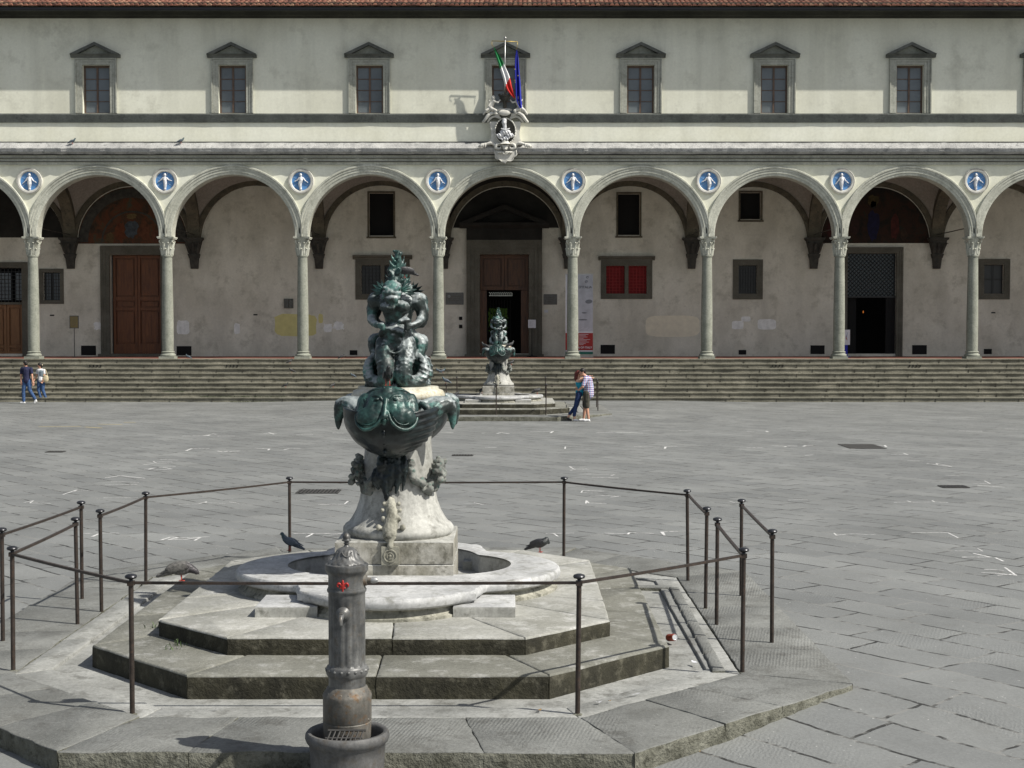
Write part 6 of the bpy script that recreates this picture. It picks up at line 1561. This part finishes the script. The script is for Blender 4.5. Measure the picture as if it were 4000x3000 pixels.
def woman_walking(e):
    hp, T = head((-.04, 0, 1.50), (-.95, .25, 0), .96); pr = hp
    pr += [cap((-.03, 0, 1.43), .05, (-.01, 0, 1.35), .055), ell((0, 0, 1.29), (.15, .10, .09)), cap((0, 0, 1.25), .118, (0, 0, 1.06), .10), cap((0, 0, 1.06), .10, (.02, 0, .90), .135)]
    LS, LE, LW = (-.14, .04, 1.30), (-.19, .02, 1.06), (-.28, -.04, .86); RS, RE, RW = (.14, -.03, 1.30), (.17, -.05, 1.05), (.12, -.12, .92)
    pr += chain([LS, LE, LW], [.048, .036, .026])+chain([RS, RE, RW], [.048, .036, .026])+hand(LW, (-.6, -.1, -.8), .92, 1)+hand(RW, (-.3, 0, -1), .92, -1)
    LH, LK, LA = (-.05, 0, .88), (-.10, 0, .50), (.0, 0, .10); RH, RK, RA = (.09, 0, .88), (.07, 0, .50), (.20, .03, .14)
    pr += chain([LH, LK, LA], [.092, .06, .038])+chain([RH, RK, RA], [.092, .06, .038])
    sculpt('body', pr, 'skin', e, VX, 1)
    sculpt('hair', [ell(T(0, -.012, .05), (.085, .095, .085)), ell(T(0, -.08, .03), (.055, .05, .06)), cap(T(0, -.09, .02), .045, T(0, -.10, -.07), .025)], 'dark_hair', e, .009, 1)
    sculpt('hair_clip', [ell(T(0, -.125, .03), (.02, .02, .03))], 'hair_clip', e, .008, 1)
    sculpt('t_shirt', [ell((0, 0, 1.295), (.165, .112, .09)), cap((0, 0, 1.25), .13, (0, 0, 1.06), .112), cap((0, 0, 1.06), .112, (.02, 0, .91), .142), cap(LS, .062, Vector(LS).lerp(Vector(LE), .5), .052), cap(RS, .062, Vector(RS).lerp(Vector(RE), .5), .052)], 'white_shirt', e, .010, 1)
    sculpt('vest', [ell((.02, -.0, 1.26), (.15, .128, .08)), cap((.02, 0, 1.24), .137, (.02, 0, 1.08), .120)], 'grey_vest', e, .010, 1)
    sculpt('jeans', [ell((.02, 0, .89), (.15, .12, .09))]+chain([LH, LK, LA], [.106, .072, .05])+chain([RH, RK, (.19, .03, .16)], [.106, .072, .05]), 'jeans', e, .010, 1)
    sculpt('shoe', [cap((.0, 0, .05), .042, (-.11, -.01, .035), .034)], 'white_shoe', e, .008, 1)
    sculpt('shoe', [cap((.22, .03, .12), .04, (.16, .03, .035), .036), cap((.22, .03, .12), .035, (.27, .03, .07), .03)], 'white_shoe', e, .008, 1)
def man_hugging(e):
    # back to the right of the picture, leaning left over her; hips at x=0
    hp, T = head((-.20, 0, 1.60), (-.9, -.15, -.25), 1.0); pr = hp
    pr += [cap((-.17, .0, 1.53), .06, (-.09, 0, 1.45), .068), ell((-.04, 0, 1.37), (.165, .17, .10)), cap((-.03, 0, 1.33), .145, (.02, 0, 1.10), .13), cap((.02, 0, 1.10), .13, (.0, 0, .92), .135)]
    LS, LE, LW = (-.10, -.17, 1.38), (-.20, -.25, 1.14), (-.33, -.19, 1.03); RS, RE, RW = (-.06, .17, 1.38), (-.20, .26, 1.15), (-.36, .12, 1.08)
    pr += chain([LS, LE, LW], [.060, .046, .032])+chain([RS, RE, RW], [.060, .046, .032])+hand(LW, (-.45, .8, .1), 1, 1)+hand(RW, (-.3, -1, 0), 1, 1)
    LH, LK, LA = (-.06, -.08, .90), (-.06, -.09, .48), (.00, -.10, .09); RH, RK, RA = (-.02, .09, .90), (-.10, .10, .48), (-.15, .12, .09)
    pr += chain([LH, LK, LA], [.10, .064, .04])+chain([RH, RK, RA], [.10, .064, .04])
    sculpt('body', pr, 'skin', e, VX, 1)
    sculpt('hair', [ell(T(0, -.012, .052), (.092, .10, .088)), ell(T(0, -.05, .0), (.075, .055, .08))], 'dark_hair', e, .009, 1, disp=lambda p, n: .006*noise.noise(p*45))
    sculpt('plaid_shirt', [ell((-.04, 0, 1.375), (.175, .185, .105)), cap((-.03, 0, 1.33), .162, (.02, 0, 1.10), .155), cap((.02, 0, 1.10), .155, (.01, 0, .88), .168), cap(LS, .078, Vector(LS).lerp(Vector(LE), .75), .068), cap(RS, .078, Vector(RS).lerp(Vector(RE), .75), .068), cap((-.12, 0, 1.47), .07, (-.08, 0, 1.42), .09)], 'plaid_cloth', e, .010, 1, disp=lambda p, n: .006*noise.noise(p*13))
    sculpt('shorts', [ell((-.02, 0, .88), (.155, .15, .10))]+chain([LH, (-.06, -.09, .50)], [.12, .095])+chain([RH, (-.09, .10, .50)], [.12, .095]), 'shorts', e, .010, 1, disp=lambda p, n: .008*noise.noise(p*12))
    for (x, y) in ((0, -.10), (-.15, .12)): sculpt('shoe', [cap((x, y, .05), .048, (x-.13, y-.02, .035), .038), ell((x-.05, y, .02), (.12, .045, .02))], 'white_shoe', e, .008, 1)
def woman_hugging(e):
    hp, T = head((.0, 0, 1.53), (.95, .1, .1), .95); pr = hp
    pr += [cap((.0, 0, 1.46), .048, (.0, 0, 1.38), .052), ell((.02, 0, 1.31), (.12, .145, .085)), cap((.03, 0, 1.27), .115, (.06, 0, 1.10), .098), cap((.06, 0, 1.10), .098, (.03, 0, .92), .13)]
    LS, LE, LW = (.03, -.14, 1.34), (.18, -.22, 1.41), (.38, -.19, 1.42); RS, RE, RW = (.03, .14, 1.34), (.20, .22, 1.42), (.36, .10, 1.47)
    pr += chain([LS, LE, LW], [.046, .036, .026])+chain([RS, RE, RW], [.046, .036, .026])+hand(LW, (.7, .6, -.1), .92, 1)+hand(RW, (.7, -.7, 0), .92, 1)
    LH, LK, LA = (.02, -.07, .90), (-.09, -.07, .50), (-.14, -.08, .10); RH, RK, RA = (.03, .08, .90), (-.06, .08, .50), (-.33, .09, .14)
    pr += chain([LH, LK, LA], [.092, .06, .038])+chain([RH, RK, RA], [.092, .06, .038])
    sculpt('body', pr, 'pale_skin', e, VX, 1)
    sculpt('hair', [ell(T(0, -.015, .045), (.088, .10, .09)), cap(T(0, -.07, .03), .07, T(0, -.09, -.14), .06), cap(T(0, -.09, -.14), .06, T(0, -.06, -.27), .03)], 'red_hair', e, .009, 1, disp=lambda p, n: .008*noise.noise(p*30))
    sculpt('top', [ell((.02, 0, 1.25), (.12, .13, .07)), cap((.03, 0, 1.24), .126, (.06, 0, 1.10), .112), cap((.06, 0, 1.10), .112, (.04, 0, .93), .140)], 'teal_top', e, .010, 1, disp=lambda p, n: .005*noise.noise(p*15))
    sculpt('jeans', [ell((.03, 0, .90), (.13, .135, .09))]+chain([LH, LK, Vector(LA)+Vector((0, 0, .09))], [.106, .072, .055])+chain([RH, RK, Vector(RA)+Vector((.05, 0, .09))], [.106, .072, .055]), 'dark_jeans', e, .010, 1)
    sculpt('shoe', [cap((-.14, -.08, .045), .04, (-.03, -.08, .03), .033)], 'white_shoe', e, .008, 1); sculpt('shoe', [cap((-.33, .09, .07), .04, (-.24, .09, .035), .034)], 'shoe_dark', e, .008, 1)
q = onZ(105, 1576, 0); q2 = onZ(165, 1570, 0)
person((q.x, q.y, 0), 'person in navy t-shirt, jeans and white shoes walking left, holding a hand', 1.0, man_walking)
wl = person((q2.x-.03, q2.y-.05, 0), 'person in white t-shirt and grey vest with tied-back dark hair, walking left', 1.0, woman_walking)
b_ = [cap((.0, 0, .05), .05, (.0, 0, .20), .05), ell((.0, 0, .10), (.14, .07, .14))]
bg_ = empty('shoulder_bag', (q2.x+.19, q2.y-.14, .82), 'cream shoulder bag hanging on the side of the walking person in the vest', 'bag')
sculpt('bag_body', [ell((0, 0, .12), (.13, .06, .14)), ell((.02, 0, .20), (.10, .05, .09)), ell((-.02, 0, .05), (.10, .05, .05))], 'beige_bag', bg_, .01, 2)
b = MB(); b.tube(spline([(-.08, 0, .24), (-.10, .03, .42), (-.09, .08, .53), (-.03, .12, .50), (.03, .08, .38), (.08, .02, .25)], 5), .011, 6); b.build('bag_strap', 'beige_bag', bg_, smooth=True)
mh = onZ(2296, 1646, 0)
person((mh.x+.02, mh.y, 0), 'person in blue plaid shirt and dark shorts, back turned, hugging a red-haired person', 1.0, man_hugging)
person((mh.x-.30, mh.y+.12, .0), 'red-haired person in teal top and rolled jeans, arms round the other one', 1.0, woman_hugging)

# ================= PIGEONS =================
def make_pigeon(pose, mat, loc, label, rz=0, scale=1.0, grp='pigeons on the square and the building'):
    e = empty('pigeon', tuple(loc), label, 'pigeon', grp, rz)
    T = .058   # leg height; faces +x
    if pose == 'stand':
        pr = [ell((0, 0, T+.055), (.095, .052, .052), Matrix.Rotation(-.35, 3, 'Y')), cap((.06, 0, T+.085), .042, (.095, 0, T+.135), .026), ell((.105, 0, T+.155), (.026, .021, .022)), cap((-.07, 0, T+.02), .035, (-.19, 0, T-.035), .014)]
        hd = (.105, 0, T+.155); bk = (.14, 0, T+.148)
        wings = [((-.01, .045, T+.06), (.10, .014, .042)), ((-.01, -.045, T+.06), (.10, .014, .042))]
    elif pose == 'preen':
        pr = [ell((0, 0, T+.06), (.095, .06, .06), Matrix.Rotation(-.25, 3, 'Y')), cap((.06, 0, T+.08), .05, (.085, .02, T+.105), .04), ell((.105, .045, T+.07), (.025, .024, .024)), cap((-.07, 0, T+.035), .04, (-.20, 0, T-.03), .016)]
        hd = (.105, .045, T+.07); bk = (.10, .07, T+.05)
        wings = [((-.02, .05, T+.07), (.11, .018, .045)), ((-.02, -.05, T+.07), (.11, .018, .045))]
    else:   # peck / fluffed, head low
        pr = [ell((0, 0, T+.06), (.11, .065, .065), Matrix.Rotation(-.05, 3, 'Y')), cap((.08, 0, T+.06), .045, (.13, 0, T+.035), .03), ell((.145, 0, T+.02), (.026, .022, .022)), cap((-.09, 0, T+.04), .04, (-.22, 0, T-.01), .016)]
        hd = (.145, 0, T+.02); bk = (.172, 0, T-.0)
        wings = [((-.03, .055, T+.075), (.12, .018, .045)), ((-.03, -.055, T+.075), (.12, .018, .045))]
    sculpt('body', pr, mat, e, .006, 2, disp=lambda p, n: .0025*noise.noise(p*60))
    for c, r in wings:
        sculpt('wing', [ell(c, r, Matrix.Rotation(-.3 if pose == 'stand' else -.15, 3, 'Y')), cap((c[0]-.05, c[1], c[2]-.01), .016, (c[0]-.16, c[1]*.6, c[2]-.055), .006)], mat, e, .006, 1, disp=lambda p, n: .0015*noise.noise(p*50))
    b = MB(); b.tube([hd, Vector(hd).lerp(Vector(bk), .75), bk], [.012, .006, .002], 6); b.build('beak', 'beak', e, smooth=True)
    for s_ in (-1, 1):
        b = MB(); b.tube([(.0, s_*.022, T+.015), (.005, s_*.022, .02), (.008, s_*.022, .005)], .0045, 6)
        for a in (-.5, 0, .5, PI): b.tube([(.008, s_*.022, .004), (.008+.03*math.cos(a), s_*.022+.03*math.sin(a), .003)], [.004, .002], 5)
        b.build('leg', 'leg_red', e, smooth=True)
    e.scale = (scale,)*3
    return e
G1 = 'pigeons on the square and the building'
pgA = make_pigeon('peck', 'pigeon_mottled', onY(712, 2263, RP['front'][2][1]), 'large mottled grey pigeon bending low on the front rail at the left', 0.12, .78)
A0 = Vector((*RP['front'][2], 0)); B0 = Vector((*RP['front'][3], 0)); tt = .112; q = A0.lerp(B0, tt); pgA.location = (q.x, q.y, 1.14)
p = onZ(1133, 2150, .665); pgB = make_pigeon('stand', 'pigeon_blue', p, 'blue-grey pigeon standing upright on the left rim of the near basin', PI-.2, .82)
p = onZ(2108, 2157, .665); pgC = make_pigeon('preen', 'pigeon_dark', p, 'dark pigeon with its head tucked on the right rim of the near basin', -.35, .80)
pgD = make_pigeon('stand', 'pigeon_dark', (NEAR[0]-.04, NEAR[1]-.74, 2.475), 'black pigeon perched facing forward on the forehead of the bronze fish', R(-80), .82)
pgE = make_pigeon('peck', 'pigeon_dark', (NEAR[0]+.07, NEAR[1]-.05, 3.50), 'dark pigeon clinging behind the crest of the near monster', R(200), .62)
protos = {'s': pgB, 'd': pgD, 'p': pgC, 'm': pgA}
def pig(kind, loc, rz, label, s=1.0):
    c = copy_tree(protos[kind]); c.location = loc; c.rotation_euler = (0, 0, rz); c.scale = (s,)*3; c['label'] = label; return c
zc_ = ZC1+.0
pig('s', onY(283, 562, YFF-.30)*1.0, .1, 'pigeon on the cornice ledge, leftmost of all', 1.1); pig('s', onY(707, 560, YFF-.30), .2, 'pigeon on the cornice above the second arch from the left', 1.1)
def onstep(px, k, rz, kind, lab, s=.9):   # k-th tread (0 = floor level)
    y = y0s-k*tread+.10; p = onY(px, 1400, y); pig(kind, (p.x, y, FL-k*rz_+.002), rz, lab, s)
rz_ = FL/NS
onstep(735, 0, 2.9, 's', 'brownish pigeon on the top step by the second column from the left')
onstep(1335, 0, .3, 'd', 'dark pigeon at the edge of the red loggia floor, left of the big bronze head')
onstep(1132, 1, .5, 'd', 'pigeon high on the steps below the yellow wall patch')
onstep(1140, 3, 3.3, 'd', 'pigeon on the middle of the steps below the yellow wall patch')
onstep(1115, 6, .2, 'd', 'dark pigeon low on the steps left of the near fountain')
onstep(1300, 6, .9, 'd', 'pigeon on a low step close to the left of the bronze figure')
onstep(1378, 4, 2.8, 's', 'small pigeon on the middle step just left of the bronze figure')
onstep(1712, 3, 2.8, 's', 'pale pigeon on the steps between the two fountains, left of its neighbour')
onstep(1730, 3, .4, 's', 'pale pigeon on the steps between the two fountains, right of its neighbour')
bzt = .665; fx, fy = FAR
def far(px, py, z, rz, kind, lab, s=.95):
    p = onZ(px, py, z); pig(kind, (p.x, p.y, z), rz, lab, s)
far(1760, 1556, .457, 2.9, 's', 'grey pigeon left of the far basin, nearer the big fountain'); far(1783, 1549, .457, .5, 'd', 'dark pigeon left of the far basin, its tail raised')
pig('d', (fx-.62, fy+.9, .665), 1.2, 'dark pigeon on the far basin rim beside the plinth block', 1.1)
pig('p', (fx+1.38, fy+.35, .665), .3, 'dark pigeon on the right end of the far basin rim', 1.15)
pig('d', (fx+.42, fy-.36, 2.34), .4, 'pigeon on the right bronze dolphin of the far fountain', 1.1)
pig('d', (fx-.48, fy-.36, 2.32), 2.9, 'pigeon on the left bronze dolphin of the far fountain', 1.0)
pig('d', (fx+.45, fy-.10, 1.72), .4, 'pigeon on the marble garland of the far fountain', .9)
x_, y_ = RP['front'][1]; pig('s', (RP['front'][2][0]+dx-.02+.0, RP['front'][2][1]+dy, 1.19), 3.0, 'pale pigeon perched on a post of the far railing', 1.0)

# ================= LITTER, PLANTS =================
p = onZ(2400+308*.7233, 1800+972*.7233, .15); cn = empty('drink_can', (p.x, p.y, .147+.033), 'crushed red and brown drink can lying in the gutter right of the steps', 'can')
cn.rotation_euler = (R(90), 0, R(35)); b = MB(); b.lathe([(.024, -.058), (.033, -.05), (.033, .05), (.027, .058)], (0, 0, 0), 20); b.build('can_body', 'can_red', cn, smooth=R(40)); b = MB(); b.lathe([(.0265, .0585), (.0265, .062), (.022, .062), (.021, .059)], (0, 0, 0), 20); b.lathe([(.022, -.062), (.0235, -.0585)], (0, 0, 0), 20); b.build('can_end', 'can_metal', cn)
cn.rotation_euler = (R(78), 0, R(25))
def scrap(name, px, py, z, L, W2, mat, label, cat, rz, seed):
    p = onZ(px, py, z); b = MB(); rr = random.Random(seed); n = 5; v = []
    for i in range(n+1):
        t = i/n-.5; w_ = W2*(1-(2*t)**2*.7)
        v += [(t*L, -w_/2+rr.uniform(-.2, .2)*w_, .006+.012*abs(t)+rr.uniform(0, .004)), (t*L, w_/2+rr.uniform(-.2, .2)*w_, .004+.016*abs(t))]
    b.add(v, [(2*i, 2*i+2, 2*i+3, 2*i+1) for i in range(n)]); o = b.build(name, mat, smooth=True, recalc=False); o.location = (p.x, p.y, z+.001); o.rotation_euler = (0, 0, rz); tag(o, label, cat, 'litter on the ground')
scrap('paper_scrap', *Q3(432, 1092), .148, .10, .035, 'paper', 'white paper scrap in the gutter near the can', 'paper scrap', 1.9, 1)
scrap('paper_strip', *Q2(1765, 1266), .152, .13, .022, 'paper', 'long white strip of litter on the right front slabs', 'paper scrap', .5, 2)
scrap('paper_scrap', *Q1(1165, 1345), .15, .06, .02, 'white_paint', 'small white scrap on the shadow line left of the drinking fountain', 'paper scrap', .1, 3)
scrap('dry_leaf', *Q3(450, 1575), .0, .05, .03, 'dry_leaf', 'yellow dry leaf below the broken front kerb corner', 'leaf', .4, 4)
scrap('dry_leaf', *Q3(1558, 1504), .0, .08, .03, 'dry_leaf', 'brown dry leaf on the paving at the lower right', 'leaf', .1, 5)
scrap('dry_leaf', *Q2(1255, 1352), .15, .05, .03, 'dry_leaf', 'brown dry leaf between the drinking fountain and the right post', 'leaf', 1.1, 6)
scrap('dry_leaf', *Q2(1575, 1308), .15, .05, .03, 'paper', 'pale scrap of leaf right of the right front post', 'leaf', .3, 7)
scrap('dry_leaf', *Q2(1632, 1302), .15, .03, .02, 'dry_leaf', 'tiny yellow leaf farther right of the right front post', 'leaf', .6, 8)
rr = random.Random(6)
def weeds(px, py, z, n, h, label):
    p = onZ(px, py, z); b = MB()
    for k in range(n):
        a = rr.uniform(0, 2*PI); L = h*rr.uniform(.5, 1.1); x0, y0 = rr.gauss(0, .04), rr.gauss(0, .02); lean = rr.uniform(.2, .9); pts = [Vector((x0, y0, 0)), Vector((x0+math.cos(a)*L*lean*.4, y0+math.sin(a)*L*lean*.4, L*.6)), Vector((x0+math.cos(a)*L*lean, y0+math.sin(a)*L*lean, L*.8))]
        w_ = .004; sdv = Vector((-math.sin(a), math.cos(a), 0))*w_
        b.add([pts[0]-sdv, pts[0]+sdv, pts[1]+sdv, pts[1]-sdv, pts[2]], [(0, 1, 2, 3), (3, 2, 4)])
    o = b.build('grass_tuft', 'leaf_green', recalc=False); o.location = p; tag(o, label, 'grass tuft', 'weeds growing from the stone joints')
weeds(*Q1(965, 1000), .306, 10, .08, 'thin grass tuft growing at the left corner of the upper step')
weeds(*Q1(825, 905), .306, 9, .06, 'grass tuft beside the left end of the upper step')
weeds(*Q1(925, 1020), .306, 14, .05, 'low green moss tuft on the lower step, left')
def strip_weeds():
    b = MB(); r2 = random.Random(9)
    for (px0, px1, k, n) in ((640, 720, 6, 110), (780, 1120, 7, 380), (900, 1080, 8, 160), (630, 700, 5, 40)):
        y = y0s-k*tread-.02
        for _ in range(n):
            q = onY(r2.uniform(px0, px1), 1500, y); z = FL-(k+1)*rz_+.0; L = r2.uniform(.02, .06); a = r2.uniform(0, PI); x = q.x
            b.add([(x-.012*math.cos(a), y-.0, z), (x+.012*math.cos(a), y-.02*math.sin(a), z), (x+r2.uniform(-.03, .03), y-.02, z+L)], [(0, 1, 2)])
    o = b.build('moss', 'leaf_green', recalc=False); o['kind'] = 'stuff'; tag(o, 'green weeds in the joints of the lower loggia steps', 'weeds')
strip_weeds()
